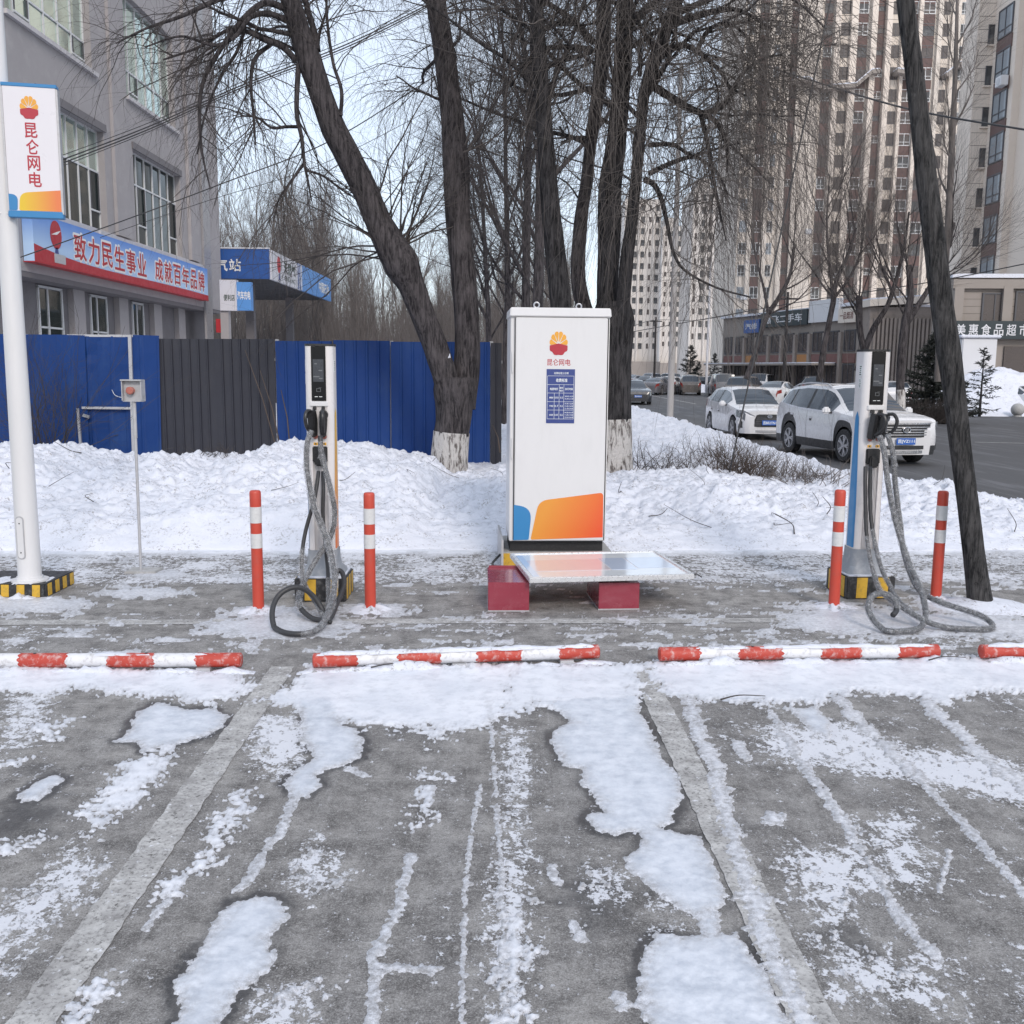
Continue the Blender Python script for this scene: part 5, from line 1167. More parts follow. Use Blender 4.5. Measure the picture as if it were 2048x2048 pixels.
gr.build(yt, 'bark', 'twig_dark')
mb = MB().add([(0, 0, 0)], [])
lump([a(845+i*.4, 676-i*.1, YT-.42) for i in range(14)], .04, .07, 5, parent=yt, name='lodged_snow')

# ---- many-stemmed willow behind the cabinet
WS[0] = 1.0
def HANG(L=1.9, n=9): return [dict(len=2.6, k=10, ang=60, wander=.15, trop=.05, tropz=.5, n=7, rad=.04), dict(len=1.6, k=9, ang=55, wander=.15, trop=.10, tropz=-.3, n=n, rad=.014), dict(len=L, k=10, ang=45, wander=.07, trop=.30, tropz=-1, n=2, rad=.0042), dict(len=.9, k=7, ang=35, wander=.07, trop=.3, tropz=-1, n=0, rad=.0034)]
wl = thing('weeping_willow', 'big many-stemmed bare willow with whitewashed foot behind the white cabinet', 'tree', (0, 0, 0)); gr = Grow(33); Y2 = 15.6
npmesh('whitewash', *bark_tube(*stem_pts([(1150, 965, 100), (1150, 920, 92), (1150, 870, 84), (1150, 820, 82), (1150, 790, 80)], Y2), 26, .05, 13), 'whitewash', wl)
zC = lambda *l: [((1000+x*.3623)/K, y*.3623/K, w) for x, y, w in l]
zW = lambda *l: [((1000+x*.3623)/K, y*.3623/K, w*.342) for x, y, w in l]
stem(wl, [(1150, 795, 79), (1150, 740, 78), (1151, 690, 78), (1153, 640, 82), (1156, 600, 78), (1158, 570, 60)], Y2, 0, 'bark_black', 'trunk', 26, seed=1)
PA, RA = stem(wl, zW((600, 1800, 130), (592, 1640, 112), (600, 1400, 122), (605, 1200, 132), (612, 1000, 126), (640, 800, 108), (660, 600, 100), (675, 400, 95), (686, 200, 90), (690, 0, 88), (694, -250, 76), (696, -500, 60)), Y2+.05, .3, 'bark_black', seed=2, sides=26)
PB, RB = stem(wl, zW((650, 1950, 100), (672, 1750, 84), (684, 1600, 76), (700, 1430, 72), (725, 1250, 64), (745, 1050, 60), (764, 850, 58), (784, 650, 56), (802, 500, 58), (842, 370, 72), (892, 240, 68), (935, 110, 64), (980, -20, 60), (1060, -220, 48)), Y2-.15, -.5, 'bark_black', seed=4)
PC, RC = stem(wl, zW((540, 1950, 100), (450, 1640, 84), (432, 1480, 80), (440, 1300, 74), (455, 1150, 68), (478, 1000, 62), (500, 800, 62), (530, 600, 70), (556, 400, 78), (572, 200, 80), (572, 0, 76), (560, -300, 60)), Y2+.3, .8, 'bark', seed=6)
for i, (sp, dy) in enumerate([(zC((850, 480, 15), (930, 530, 14), (1030, 590, 13), (1120, 630, 12), (1200, 680, 9), (1250, 800, 7), (1255, 950, 4)), -.6), (zC((1120, 630, 10), (1200, 600, 12), (1265, 540, 10), (1330, 420, 7), (1440, 330, 5), (1560, 300, 3)), -.5), (zC((900, 300, 14), (1000, 250, 11), (1100, 290, 9), (1220, 400, 7), (1270, 480, 5), (1360, 530, 3)), -.8),
    (zC((820, 960, 10), (900, 920, 9), (1000, 880, 8), (1080, 860, 6), (1200, 820, 4), (1320, 790, 3)), -.4), (zC((820, 800, 9), (950, 800, 7), (1040, 850, 6), (1110, 880, 5), (1200, 950, 4), (1260, 1080, 3)), -.6), (zC((800, 990, 12), (850, 1020, 10), (890, 1100, 9), (920, 1220, 8), (960, 1400, 6), (1030, 1500, 5), (1200, 1590, 4), (1380, 1640, 3)), -.7),
    (zC((960, 130, 14), (1080, 90, 12), (1200, 60, 10), (1330, 60, 7), (1500, 160, 4)), -.6), (zC((730, 130, 16), (800, 60, 15), (900, -20, 14)), .4), (zC((770, 420, 9), (775, 330, 8), (770, 240, 5)), 0), (zC((1110, 640, 9), (1140, 760, 8), (1160, 880, 7), (1190, 1050, 6), (1220, 1200, 4), (1250, 1330, 2)), -.5), (zC((1080, 290, 9), (1150, 170, 8), (1250, 130, 6), (1350, 190, 4), (1420, 320, 3)), -.5),
    (zC((510, 230, 12), (420, 130, 11), (330, 60, 9), (240, 0, 8)), .6), (zC((510, 280, 12), (400, 260, 10), (250, 270, 8), (150, 330, 5), (60, 480, 3)), .5), (zC((500, 760, 8), (430, 760, 7), (370, 760, 6), (330, 700, 4)), .6), (zC((1000, 60, 12), (1150, 0, 10), (1300, -60, 8), (1480, -60, 6), (1650, 20, 4), (1800, 160, 3)), -1)]):
    P, R_ = limb(gr, wl, sp, Y2-.2, dy, 'bark_black', seed=i+30); h = HANG()
    gr.sub(P, R_, 8, 1, h, .15); gr.sub(P, R_, 9, 2, h, .1)
for P, R_, n_ in ((PA, RA, 14), (PB, RB, 14), (PC, RC, 12)): gr.sub(P, R_, int(n_*.6), 0, HANG(1.6, 6), .5, 1); gr.sub(P, R_, 9, 1, HANG(1.6, 6), .3, .95)
for j in range(130):          # curtains of pendent shoots on the street side
    u = 1215+330*gr.r.rand()**1.2; v = -40+470*gr.r.rand()*(1-.35*(u-1215)/330); yy = Y2-1.4+1.8*gr.r.rand(); p = np.array(a(u, v, yy))
    C = gr.curve(p, (gr.r.normal(0, .6), gr.r.normal(0, .4), .25), 1.3+1.2*gr.r.rand(), 10, .16, .2, -1); rr = np.linspace(.009, .0035, 10); gr.twigs.append((C, rr)); gr.sub(C, rr, 7, 2, HANG(1.7), .1)
for j in range(420):          # long thin pendent shoots, nearly straight down
    u = 1040+520*gr.r.rand(); v = -80+(420 if u > 1200 else 250)*gr.r.rand(); yy = Y2-1.8+2.6*gr.r.rand(); p = np.array(a(u, v, yy))
    C = gr.curve(p, (gr.r.normal(0, .35), gr.r.normal(0, .3), -.5), 1.2+2.0*gr.r.rand(), 10, .05, .25, -1); gr.twigs.append((C, np.linspace(.0042, .0022, 10)))
gr.build(wl, 'bark_black', 'twig_willow')
WS[0] = 1.18
dk = thing('dark_trunk_tree', 'slender black-barked bare tree behind the middle of the cabinet', 'tree', (0, 0, 0)); gr = Grow(35)
P, R_ = stem(dk, [(1066, 930, 40), (1064, 700, 36), (1058, 580, 33), (1048, 480, 31), (1036, 360, 28), (1028, 250, 25), (1020, 130, 23), (1013, 20, 21), (1008, -80, 19), (1004, -200, 15)], 14.6, .3, 'bark_black', seed=8)
gr.sub(P, R_, 9, 0, HANG(1.4, 6), .6, 1); gr.build(dk, 'bark_black', 'twig_dark')

# ---- leaning trunk at the right of the lot
WS[0] = .86
ln = thing('leaning_trunk', 'bare grey tree trunk leaning beside the charging post at the lot edge', 'tree', (0, 0, 0)); gr = Grow(41)
PT, RT = stem(ln, [(1852, 1172, 76), (1850, 1150, 62), (1848, 1125, 52), (1838, 1050, 46), (1826, 950, 45), (1813, 850, 45), (1800, 740, 47), (1790, 660, 50), (1777, 570, 46), (1766, 480, 45), (1756, 400, 44), (1746, 320, 42), (1736, 230, 38), (1724, 130, 36), (1711, 30, 34), (1700, -60, 32), (1680, -200, 28)], 8.0, .25, 'bark_grey', sides=28, rough=.05, seed=12)
rnd = random.Random(4)
for i in range(12):
    j = rnd.randrange(10, len(PT)-30); an = rnd.uniform(-2.6, -.5); d = Vector((math.cos(an), math.sin(an), 0)); p = Vector(PT[j])+d*RT[j]*.9
    MB().lathe([(.022, -.01), (.019, .004), (.010, .008), (.008, .002)], n=10).build('knot', 'bark_black', ln, True, loc=p, rot=d.to_track_quat('Z', 'Y').to_euler())

heap('snow_mound', (3.98, 8.02, .0), .45, .30, .09, 5, 30)

WS[0] = .68
# ---- street trees along the road, whitewashed feet, upright brooms
BROOM = [dict(len=3.6, k=9, ang=32, wander=.07, trop=.10, tropz=.8, n=8, rad=.05), dict(len=2.2, k=8, ang=30, wander=.08, trop=.08, tropz=.6, n=8, rad=.016), dict(len=1.3, k=6, ang=28, wander=.08, trop=.05, tropz=.4, n=3, rad=.008), dict(len=.8, k=5, ang=25, wander=.08, trop=.05, tropz=.3, n=0, rad=.006)]
def street_tree(label, stems, Y, seed, foot=None, n0=6, twig='twig_grey', barkm='bark', scale=1.1):
    t = thing('street_tree', label, 'tree', (0, 0, 0), 0, 'bare street trees'); gr = Grow(seed)
    spec = [dict(s, len=s['len']*scale*Y/40, rad=s['rad']*.72) for s in BROOM]
    for i, sp in enumerate(stems):
        P, R_ = stem(t, sp, Y, .3*i, barkm, 'trunk' if i == 0 else 'limb', 12, .05, seed+i)
        gr.sub(P, R_, n0, 0, spec, .45, 1); gr.sub(P, R_, n0, 1, spec, .35, 1)
    if foot: npmesh('whitewash', *bark_tube(*stem_pts(foot, Y-.02), 14, .04, seed), 'whitewash', t)
    gr.build(t, barkm, twig); return t
street_tree('bare street tree leaning right above the small white hatchback', [[(1408, 715, 17), (1418, 690, 16), (1432, 640, 14), (1448, 595, 13), (1470, 560, 12), (1490, 520, 9), (1500, 460, 6)], [(1450, 590, 9), (1440, 540, 7), (1425, 480, 5), (1418, 420, 3)]], 38, 51)
street_tree('bare street tree behind the roof of the white SUV', [[(1545, 720, 17), (1552, 670, 16), (1562, 620, 15), (1572, 570, 15), (1578, 530, 12), (1600, 480, 9), (1615, 430, 6)], [(1574, 575, 9), (1565, 500, 8), (1560, 420, 6), (1565, 330, 4)], [(1576, 560, 8), (1605, 520, 7), (1625, 470, 5), (1632, 400, 3)]], 38, 52)
street_tree('bare street tree with a sawn-off stub by the ribbed concrete wall', [[(1618, 700, 20), (1632, 660, 18), (1648, 620, 16), (1675, 575, 13), (1690, 530, 11), (1705, 470, 8), (1715, 400, 5)], [(1630, 665, 15), (1622, 620, 17), (1621, 580, 18), (1621, 560, 18)]], 38, 53)
street_tree('forked bare street tree with whitewashed foot beside the dark spruce', [[(1698, 790, 23), (1698, 740, 22), (1702, 660, 23), (1710, 600, 22), (1718, 560, 18), (1716, 520, 16), (1714, 500, 16)], [(1708, 615, 17), (1730, 580, 15), (1755, 540, 13), (1780, 500, 10), (1800, 420, 8)]], 36, 54, foot=[(1699, 800, 26), (1699, 770, 25), (1699, 735, 24.5)])
pt_ = street_tree('tall grey poplar with fine upright twigs before the pale tower', [[(1770, 720, 22), (1775, 600, 20), (1783, 500, 19), (1790, 400, 18), (1796, 280, 16), (1801, 170, 13), (1804, 80, 10), (1808, -60, 6)]], 36, 55, n0=10, twig='twig_grey', barkm='bark_far', scale=.8)

WS[0] = 1.0
# ---- mid-ground trees left of the willow and the wood behind the fence
MID = [dict(len=4.0, k=9, ang=30, wander=.07, trop=.1, tropz=.8, n=9, rad=.05), dict(len=2.2, k=8, ang=35, wander=.1, trop=.05, tropz=.3, n=7, rad=.016), dict(len=1.5, k=7, ang=40, wander=.1, trop=.12, tropz=-.5, n=3, rad=.008), dict(len=.9, k=5, ang=40, wander=.1, trop=.12, tropz=-.5, n=0, rad=.006)]
def grown_tree(name, label, x, y, h, r, seed, spec, n0, mat, twig, group, lean=.03, f0=.25, sc=1):
    t = thing(name, label, 'tree', (x, y, 0), 0, group); gr = Grow(seed)
    P = gr.curve((0, 0, 0), (gr.r.normal(0, lean), gr.r.normal(0, lean), 1), h, 16, .025, .05, .5); R_ = np.linspace(r, r*.18, 16)
    npmesh('trunk', *bark_tube(P, R_, 9, .05, seed), mat, t)
    spec = [dict(s, len=s['len']*sc) for s in spec]
    gr.sub(P, R_, n0, 0, spec, f0, 1); gr.build(t, mat, twig); return t
for i, (u, Y, h, r, lb) in enumerate([(985, 26, 13, .15, 'grey bare tree beyond the fence just left of the cabinet lid'), (1012, 24, 14, .17, 'grey bare tree rising over the left eye bolt of the cabinet'), (955, 30, 12, .14, 'bare tree beyond the fence right of the forked willow'), (1082, 28, 14, .18, 'bare tree between the black trunk and the big willow'), (925, 36, 12, .13, 'slim bare tree close to the right fork of the willow')]):
    p = a(u, 700, Y); grown_tree('bare_tree', lb, p.x, Y, h, r, 60+i, MID, 13, 'bark', 'twig_dark', None, f0=.2)
WOOD = [dict(len=3.4, k=7, ang=24, wander=.06, trop=.12, tropz=.9, n=7, rad=.04), dict(len=1.9, k=6, ang=26, wander=.08, trop=.06, tropz=.6, n=6, rad=.02), dict(len=1.1, k=4, ang=28, wander=.1, trop=.04, tropz=.3, n=0, rad=.014)]
protos = []
for i in range(5):
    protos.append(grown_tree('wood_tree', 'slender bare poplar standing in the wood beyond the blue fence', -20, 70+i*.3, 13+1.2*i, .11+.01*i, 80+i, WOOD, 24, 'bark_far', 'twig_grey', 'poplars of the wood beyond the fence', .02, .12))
rnd = random.Random(12); first = {}
for j in range(150):
    u = rnd.uniform(405, 1085) if j > 30 else rnd.uniform(410, 700); Y = rnd.uniform(55, 125); p = a(u, 690, Y); pr_ = protos[j % 5]
    if j % 5 not in first: o = pr_; first[j % 5] = 1
    else: o = copy_tree(pr_)
    s_ = rnd.uniform(.78, 1.18)*(1.0 if u < 620 else .82)*(.7+.45*(Y-55)/70)
    o.location = (p.x, Y, 0); o.rotation_euler = (0, 0, rnd.uniform(0, 6.28)); o.scale = (s_, s_, s_)
# undergrowth and far trunks: one mass
gr = Grow(99)
for j in range(7000):
    Y = 50+95*gr.r.rand(); u = 400+690*gr.r.rand(); p = a(u, 690, Y); h = (4+7.5*gr.r.rand())*(.6+.5*(Y-50)/95)
    C = gr.curve((p.x, Y, 0), (gr.r.normal(0, .12), gr.r.normal(0, .12), 1), h, 5, .05, .04, .6); rr = .012+.03*gr.r.rand()**2
    gr.twigs.append((C, np.linspace(rr, rr*.3, 5)))
    if j % 2 == 0: gr.sub(C, np.linspace(rr, rr*.3, 5), 5, 2, WOOD, .3)
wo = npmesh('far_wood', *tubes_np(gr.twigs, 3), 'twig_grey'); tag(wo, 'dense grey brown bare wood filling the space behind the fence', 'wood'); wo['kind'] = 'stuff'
# ================================================================== TOWERS, PODIUMS, SHOPS
M('tower_wall', (.66, .59, .52), .85, 0, .07, .25, ((.58, .51, .45), .5), .15, 3)
M('tower_pale', (.70, .615, .54), .85, 0, .06, .25, ((.62, .54, .475), .5), .15, 3)
M('tower_far', (.60, .555, .515), .9, 0, .06, .2, ((.52, .48, .44), .5))
M('maroon_panel', (.125, .078, .072), .7, 0, .12, .4, ((.17, .11, .10), .4))
M('brown_glass', (.075, .062, .060), .25, 0, .2, .5); M('pane_far', (.060, .062, .066), .15, 0, .45, .35, ((.24, .25, .26), .5)); M('pane_sky', (.24, .27, .30), .06, 0, .2, .5, ramt=.03)
M('podium_stone', (.29, .255, .23), .8, 0, .12, .5, ((.28, .25, .22), .5), .2, 4); M('podium_rib', (.27, .23, .205), .85, 0, .15, .6, ((.13, .11, .10), .5), .2, 4)
M('shop_board', (.018, .030, .036), .4, 0, .15, 1.0); M('shop_white', (.62, .62, .64), .6, 0, .06, 1.0); M('shop_orange', (.36, .17, .06), .6, 0, .2, 1.5); M('shop_rust', (.17, .085, .075), .7, 0, .2, 1.5)
M('joint_dark', (.16, .14, .125), .9, 0, .1, 1)
def boxmesh(name, parts, mat):
    mb = MB()
    for c_, d_ in parts: mb.box(c_, d_)
    me = bpy.data.meshes.new(name); me.from_pydata(mb.v, [], mb.f); me.materials.append(MATS[mat]); return me
def inst(name, me, parent, loc, rz=0, sc=None):
    o = bpy.data.objects.new(name, me); COL.objects.link(o); o.parent = parent; o.location = loc; o.rotation_euler = (0, 0, rz)
    if sc: o.scale = sc
    return o
def frame_mesh(name, w, h, f=.09, cols=2, mat='frame_white', split=0):
    ps = [((0, -.03, h/2-f/2), (w, .08, f)), ((0, -.03, -h/2+f/2), (w, .08, f)), ((-w/2+f/2, -.03, 0), (f, .08, h-2*f)), ((w/2-f/2, -.03, 0), (f, .08, h-2*f))]
    for i in range(1, cols): ps.append(((-w/2+w*i/cols, -.03, 0), (f*.7, .08, h-2*f)))
    if split: ps.append(((0, -.031, -h/2+h*split), (w-2*f, .07, f*.7)))
    return boxmesh(name, ps, mat)
def unit(t, kind, x, y, z, w, h, cache, rz=0, rnd=random, glass='pane_far'):
    """one window: frame with its pane behind, set in a shallow dark reveal"""
    key = (kind, round(w, 2), round(h, 2), glass)
    if key not in cache: cache[key] = (frame_mesh('window', w, h, min(.09, w*.07), 2 if w < 1.6 else 3, 'frame_dark' if kind == 'dark' else 'frame_white', .3 if kind != 'dark' else 0), boxmesh('pane', [((0, .0, 0), (w-.02, .05, h-.02))], glass))
    f = inst('window', cache[key][0], t, (x, y, z), rz); inst('pane', cache[key][1], f, (0, -.005, 0)); return f
# ---- broad apartment tower behind the street trees
YM = 130.; mpx = .3624/FPX*YM
def mx_(zx): return A(1400+.3624*zx, 600, YM).x
def mz_(zy, zx=700): return A(1400+.3624*zx, .3624*zy, YM).z
x0, x1 = mx_(188), mx_(1580); ztop_ = mz_(-200)
mt_ = thing('apartment_tower', 'broad beige apartment tower with maroon vertical strips behind the street trees', 'building', ((x0+x1)/2, YM, 0))
xc = (x0+x1)/2
wbt = lambda n_, a0, a1, b0, b1, c0_, c1_, m_: MB().box(((a0+a1)/2, (b0+b1)/2, (c0_+c1_)/2), (a1-a0, b1-b0, c1_-c0_)).build(n_, m_, mt_)
wbt('wall', x0-xc, x1-xc, 0, 14, 0, ztop_, 'tower_wall')
cols = [(218, 38, 'win'), (292, 46, 'brown'), (362, 34, 'win'), (450, 40, 'strip'), (545, 62, 'win'), (630, 44, 'brown'), (718, 52, 'dark'), (812, 54, 'brown'), (905, 42, 'strip'), (986, 48, 'dark'), (1067, 64, 'brown'), (1160, 64, 'brown'), (1248, 46, 'dark'), (1345, 40, 'win'), (1408, 30, 'strip')]
for a0, a1, dp in ((405, 430, .5), (470, 495, .5), (500, 590, .35), (660, 690, .6), (745, 780, .6), (850, 880, .8), (930, 958, .8), (1015, 1032, .6), (1102, 1122, .6), (1205, 1228, .5), (1280, 1325, .4), (240, 262, .4), (325, 345, .4)):
    wbt('bay_pier', mx_(a0)-xc, mx_(a1)-xc, -dp, -.002, 5, ztop_-.5, 'tower_pale' if dp > .5 else 'tower_wall')
cache = {}; rnd = random.Random(2); SPN = {}
for zx, wz, kind in cols:
    w = wz*mpx; x = mx_(zx)-xc
    for fl in range(17):
        zy = 1740-fl*121.5; zc = mz_(zy)
        if zc > ztop_-1: break
        if fl < 1 and zx > 700: continue
        if kind == 'win': unit(mt_, 'win', x, -.03, zc, w, 1.45, cache, rnd=rnd, glass='pane_far' if rnd.random() < .7 else 'pane_sky')
        elif kind == 'dark': unit(mt_, 'dark', x, -.03, zc, w, 1.5, cache, glass='brown_glass')
        else:
            hh = 1.5 if kind == 'brown' else .9
            unit(mt_, 'win' if rnd.random() < .5 else 'dark', x, -.05, zc, w, hh, cache, glass='pane_far' if rnd.random() < .5 else 'brown_glass')
            key = (round(w, 2), kind)
            if key not in SPN: SPN[key] = boxmesh('spandrel', [((0, 0, 0), (w, .10, 2.94-hh-.06))], 'maroon_panel')
            inst('spandrel', SPN[key], mt_, (x, -.05, zc-hh/2-(2.94-hh)/2))
for pts in ([(440, 465), (520, 460), (590, 505)], [(600, 505), (770, 490), (850, 415), (892, 412)], [(985, 408), (1030, 415), (1130, 465)], [(1245, 430), (1310, 370), (1352, 368)]):
    for (xa, ya), (xb, yb) in zip(pts, pts[1:]):
        p = Vector((mx_(xa)-xc, -.9, mz_(ya))); q = Vector((mx_(xb)-xc, -.9, mz_(yb))); MB().bar(p, q, 1.7, .45).build('cornice', 'podium_stone', mt_); MB().bar(p+Vector((0, 0, .3)), q+Vector((0, 0, .3)), 1.75, .12).build('cornice_snow', 'snow', mt_)
for fl in range(0, 17, 1):
    zc = mz_(1740-fl*121.5)-1.9
    if zc < ztop_-2 and fl % 3 == 0: wbt('string_course', x0-xc+.01, x1-xc-.01, -.04, -.003, zc, zc+.12, 'tower_pale')
for zx, fl in ((240, 0), (238, 1), (575, 4), (742, 2)): MB().box((mx_(zx)-xc, -.3, mz_(1740-fl*121.5)-.6), (.9, .5, .65)).build('aircon_unit', 'shop_white', mt_, bevel=.04)
# ---- far towers up the street
def far_tower(label, u0, u1, vt, Y, ncol, wfrac, seed, extra=None):
    p, q = A(u0, 600, Y), A(u1, 600, Y); zt_ = A((u0+u1)/2, vt, Y).z; w = q.x-p.x
    t = thing('far_tower', label, 'building', ((p.x+q.x)/2, Y, 0), 0, 'towers far up the street'); c = {}; rn = random.Random(seed)
    MB().box((0, 8, zt_/2), (w, 16, zt_)).build('wall', 'tower_far', t)
    MB().box((-w*.2, 8, zt_+1.5), (w*.3, 8, 3)).build('roof_house', 'tower_far', t)
    for i in range(ncol+1):
        if i % 2 == 0: MB().box((-w/2+w*i/ncol*.98+w*.01, -.25, zt_/2), (w/ncol*.26, .5, zt_-.6)).build('bay_pier', 'tower_far', t)
    me = boxmesh('window', [((0, 0, 0), (w/ncol*wfrac, .12, 1.5))], 'pane_far'); me2 = boxmesh('window', [((0, 0, 0), (w/ncol*wfrac*.6, .12, 1.3))], 'brown_glass')
    n = int((zt_-7)/2.95)
    for f in range(n):
        for i in range(ncol): inst('window', me if (i % 3) else me2, t, (-w/2+w*(i+.5)/ncol, -.03, zt_-2.2-f*2.95))
    MB().box((0, -1.0, 2.2), (w+1, 2.2, 4.4)).build('podium', 'podium_stone', t)
    return t
far_tower('far beige tower just right of the willow trunk', 1246, 1318, 398, 262, 5, .5, 1)
far_tower('far beige tower, lower than both its neighbours up the street', 1322, 1376, 452, 300, 4, .5, 2)
far_tower('far beige tower with stepped roof beside the broad tower', 1380, 1466, 376, 240, 6, .48, 3)
# ---- pale tower at the right edge: a wing facing the lot and a flank along the street
YR = 72.; xa = A(1916, 600, YR).x; xb = A(1962, 600, YR).x
rt = thing('pale_tower', 'pale beige tower with tall blue-grey windows over maroon panels', 'building', (xb, YR, 0))
MB().box(((xa-xb)/2, .7, 30), (xb-xa, 1.4, 46)).build('wing', 'tower_pale', rt)
MB().box((8, -6, 30), (16, 24, 46)).build('flank', 'tower_pale', rt)
fz = lambda zy: A(2000, .3624*zy, 70).z
rnd = random.Random(6); wc = {}
bayz = (fz(-200)+fz(1560))/2
MB().box((-.25, -1.6, 30), (.5, 3.4, 45.5)).build('bay', 'tower_pale', rt)
for i, zy in enumerate((110, 345, 580, 812, 1040, 1265, 1490)):
    zc = fz(zy); Rt = -math.pi/2
    f = inst('window', wc.setdefault('f', frame_mesh('window', 2.0, 1.95, .09, 2, 'frame_dark', .28)), rt, (-.53, -1.7, zc), Rt); inst('pane', wc.setdefault('p', boxmesh('pane', [((0, 0, 0), (1.98, .05, 1.93))], 'pane_sky')), f, (0, -.0, 0))
    inst('spandrel', wc.setdefault('s', boxmesh('spandrel', [((0, 0, 0), (2.1, .10, .85))], 'maroon_panel')), rt, (-.53, -1.7, zc-1.45), Rt)
    xs_ = A(1944, 600, YR).x-xb; f = inst('window', wc.setdefault('n', frame_mesh('window', .55, 1.3, .06, 1, 'frame_dark')), rt, (xs_, -.03, zc-.3)); inst('pane', wc.setdefault('np', boxmesh('pane', [((0, 0, 0), (.53, .05, 1.28))], 'pane_far')), f, (0, 0, 0))
    inst('sill', wc.setdefault('ns', boxmesh('sill', [((0, 0, 0), (.8, .2, .1))], 'tower_pale')), rt, (xs_, -.1, zc-1.02))
for k in range(52):
    zc = 7.6+k*.86; inst('wall_joint', wc.setdefault('j', boxmesh('wall_joint', [((0, 0, 0), (xb-xa-.1, .012, .03))], 'joint_dark')), rt, ((xa-xb)/2, -.004, zc))
for zy in (400, 1490): 
    o = MB().box((-.95, -2.6, fz(zy)-.75), (.5, .85, .65)).build('aircon_unit', 'shop_white', rt, bevel=.03); MB().lathe([(.24, 0), (.24, .02), (.2, .03)], n=18).build('fan_grille', 'galv', o, True, loc=(-1.2, -2.6, fz(zy)-.75), rot=(0, -math.pi/2, 0))
# ---- stone podium with the supermarket board
YP = 56.; p0 = A(1905, 600, YP).x; zt_ = A(1960, 556, YP).z
pd_ = thing('stone_podium', 'two-storey brown stone podium with a snowy ledge below the pale tower', 'building', (p0, YP, 0), math.radians(-4))
MB().box((12, 1.5, zt_/2), (24, 3, zt_)).build('wall', 'podium_stone', pd_); MB().box((12, 1.45, zt_+.1), (24.3, 3.3, .22)).build('ledge_snow', 'snow', pd_)
MB().box((12, -.12, zt_-.35), (24.2, .3, .5)).build('cornice', 'podium_stone', pd_)
for xq, zq, w, h, m_ in ((1.9, 5.6, 1.4, 1.7, 'brown_glass'), (4.0, 5.6, 2.0, 1.9, 'brown_glass')): unit(pd_, 'dark', xq+.4, -.03, zq, w, h, {}, glass=m_)
for xq in (.25, 2.9, 5.6): MB().box((xq, -.15, 5.6), (.5, .3, 2.4)).build('pier', 'podium_stone', pd_)
for k in range(5): MB().box((12, -.004, 4.9+k*.4), (23.5, .01, .025)).build('stone_joint', 'joint_dark', pd_)
MB().box((5.6, -.05, 1.6), (2.2, .2, 3.2)).build('entrance', 'shop_rust', pd_); MB().box((3.6, -.06, 1.9), (1.2, .1, 3.2)).build('entrance', 'brown_glass', pd_)
zs0, zs1 = A(1960, 678, YP-.4).z, A(1960, 642, YP-.4).z
sb = thing('supermarket_board', 'dark green shop board with white supermarket lettering on the stone podium', 'sign', (p0, YP-.35, (zs0+zs1)/2), math.radians(-4))
MB().box((6, 0, 0), (12.4, .3, zs1-zs0)).build('board', 'shop_board', sb)
for i, chh in enumerate('福美惠食品超市'): put_text('character', chh, 'shop_white', sb, ((A(1905+i*24.5-8, 660, YP-.5).x-p0), -.156, 0), .62, bold=.012, width=.52)
wb_ = thing('white_kiosk', 'low white wall block with snow on top before the shop board', 'wall', (A(1924, 700, 53).x, 53, 0))
w_ = A(1994, 700, 53).x-A(1924, 700, 53).x; h_ = A(1960, 676, 53).z
MB().box((w_/2, 1.2, h_/2), (w_, 2.4, h_)).build('wall', 'shop_white', wb_, bevel=.05); MB().box((w_/2, 1.2, h_+.08), (w_+.3, 2.7, .16)).build('snow_cap', 'snow', wb_, bevel=.05); MB().box((w_+1.5, 1.0, .8), (3, 2.2, 1.6)).build('wall', 'shop_white', wb_, bevel=.05); MB().box((w_+1.5, 1.0, 1.66), (3.1, 2.3, .12)).build('snow_cap', 'snow', wb_)
# ---- ribbed concrete hall and the row of shops along the street
YH = 76.; q0 = A(1742, 600, YH).x; q1 = A(1876, 600, YH).x
hl = thing('ribbed_hall', 'brown ribbed concrete hall front with slanting roof slab beside the shops', 'building', (q0, YH, 0))
wH = q1-q0; zt_ = A(1800, 598, YH).z
MB().box((wH/2, 3, zt_/2-.3), (wH, 6, zt_-.6)).build('wall', 'podium_rib', hl)
for i in range(16): MB().box((.35+i*(wH-.5)/15, -.12, zt_/2-.7), (.16, .24, zt_-1.5)).build('rib', 'podium_rib', hl)
MB().bar((-.3, 2.4, zt_-.35), (wH+.2, 2.4, zt_+.05), 6.2, .5).build('roof_slab', 'tower_wall', hl); MB().bar((-.3, 2.4, zt_-.05), (wH+.2, 2.4, zt_+.35), 6.2, .1).build('roof_snow', 'snow', hl)
P_ = Vector((A(1447, 650, 100).x, 100, 0)); Q_ = Vector((A(1722, 600, 78).x, 78, 0)); d_ = Q_-P_; LS = d_.length; zt_ = 7.2
sh_ = thing('shop_row', 'row of brown two-storey shops with rusty panels along the street', 'building', P_, math.atan2(d_.y, d_.x))
MB().box((LS/2, 4, zt_/2), (LS, 8, zt_)).build('wall', 'podium_stone', sh_); MB().box((LS/2, 3.9, zt_+.1), (LS+.3, 8.4, .2)).build('roof_snow', 'snow', sh_)
c = {}
for i in range(10):
    x = 1.3+i*(LS-2.4)/9
    if i > 1: 
        MB().box((x-1.15, -.12, 2.6), (.35, .24, 5.2)).build('pier', 'podium_rib', sh_)
    unit(sh_, 'dark', x, -.03, 4.5, 1.5, 1.7, c, glass='brown_glass'); unit(sh_, 'dark', x, -.03, 1.5, 1.5, 2.3, c, glass='brown_glass')
    MB().box((x, -.05, 3.1), (1.7, .1, .75)).build('panel', 'shop_orange' if i in (2, 6) else 'shop_rust', sh_)
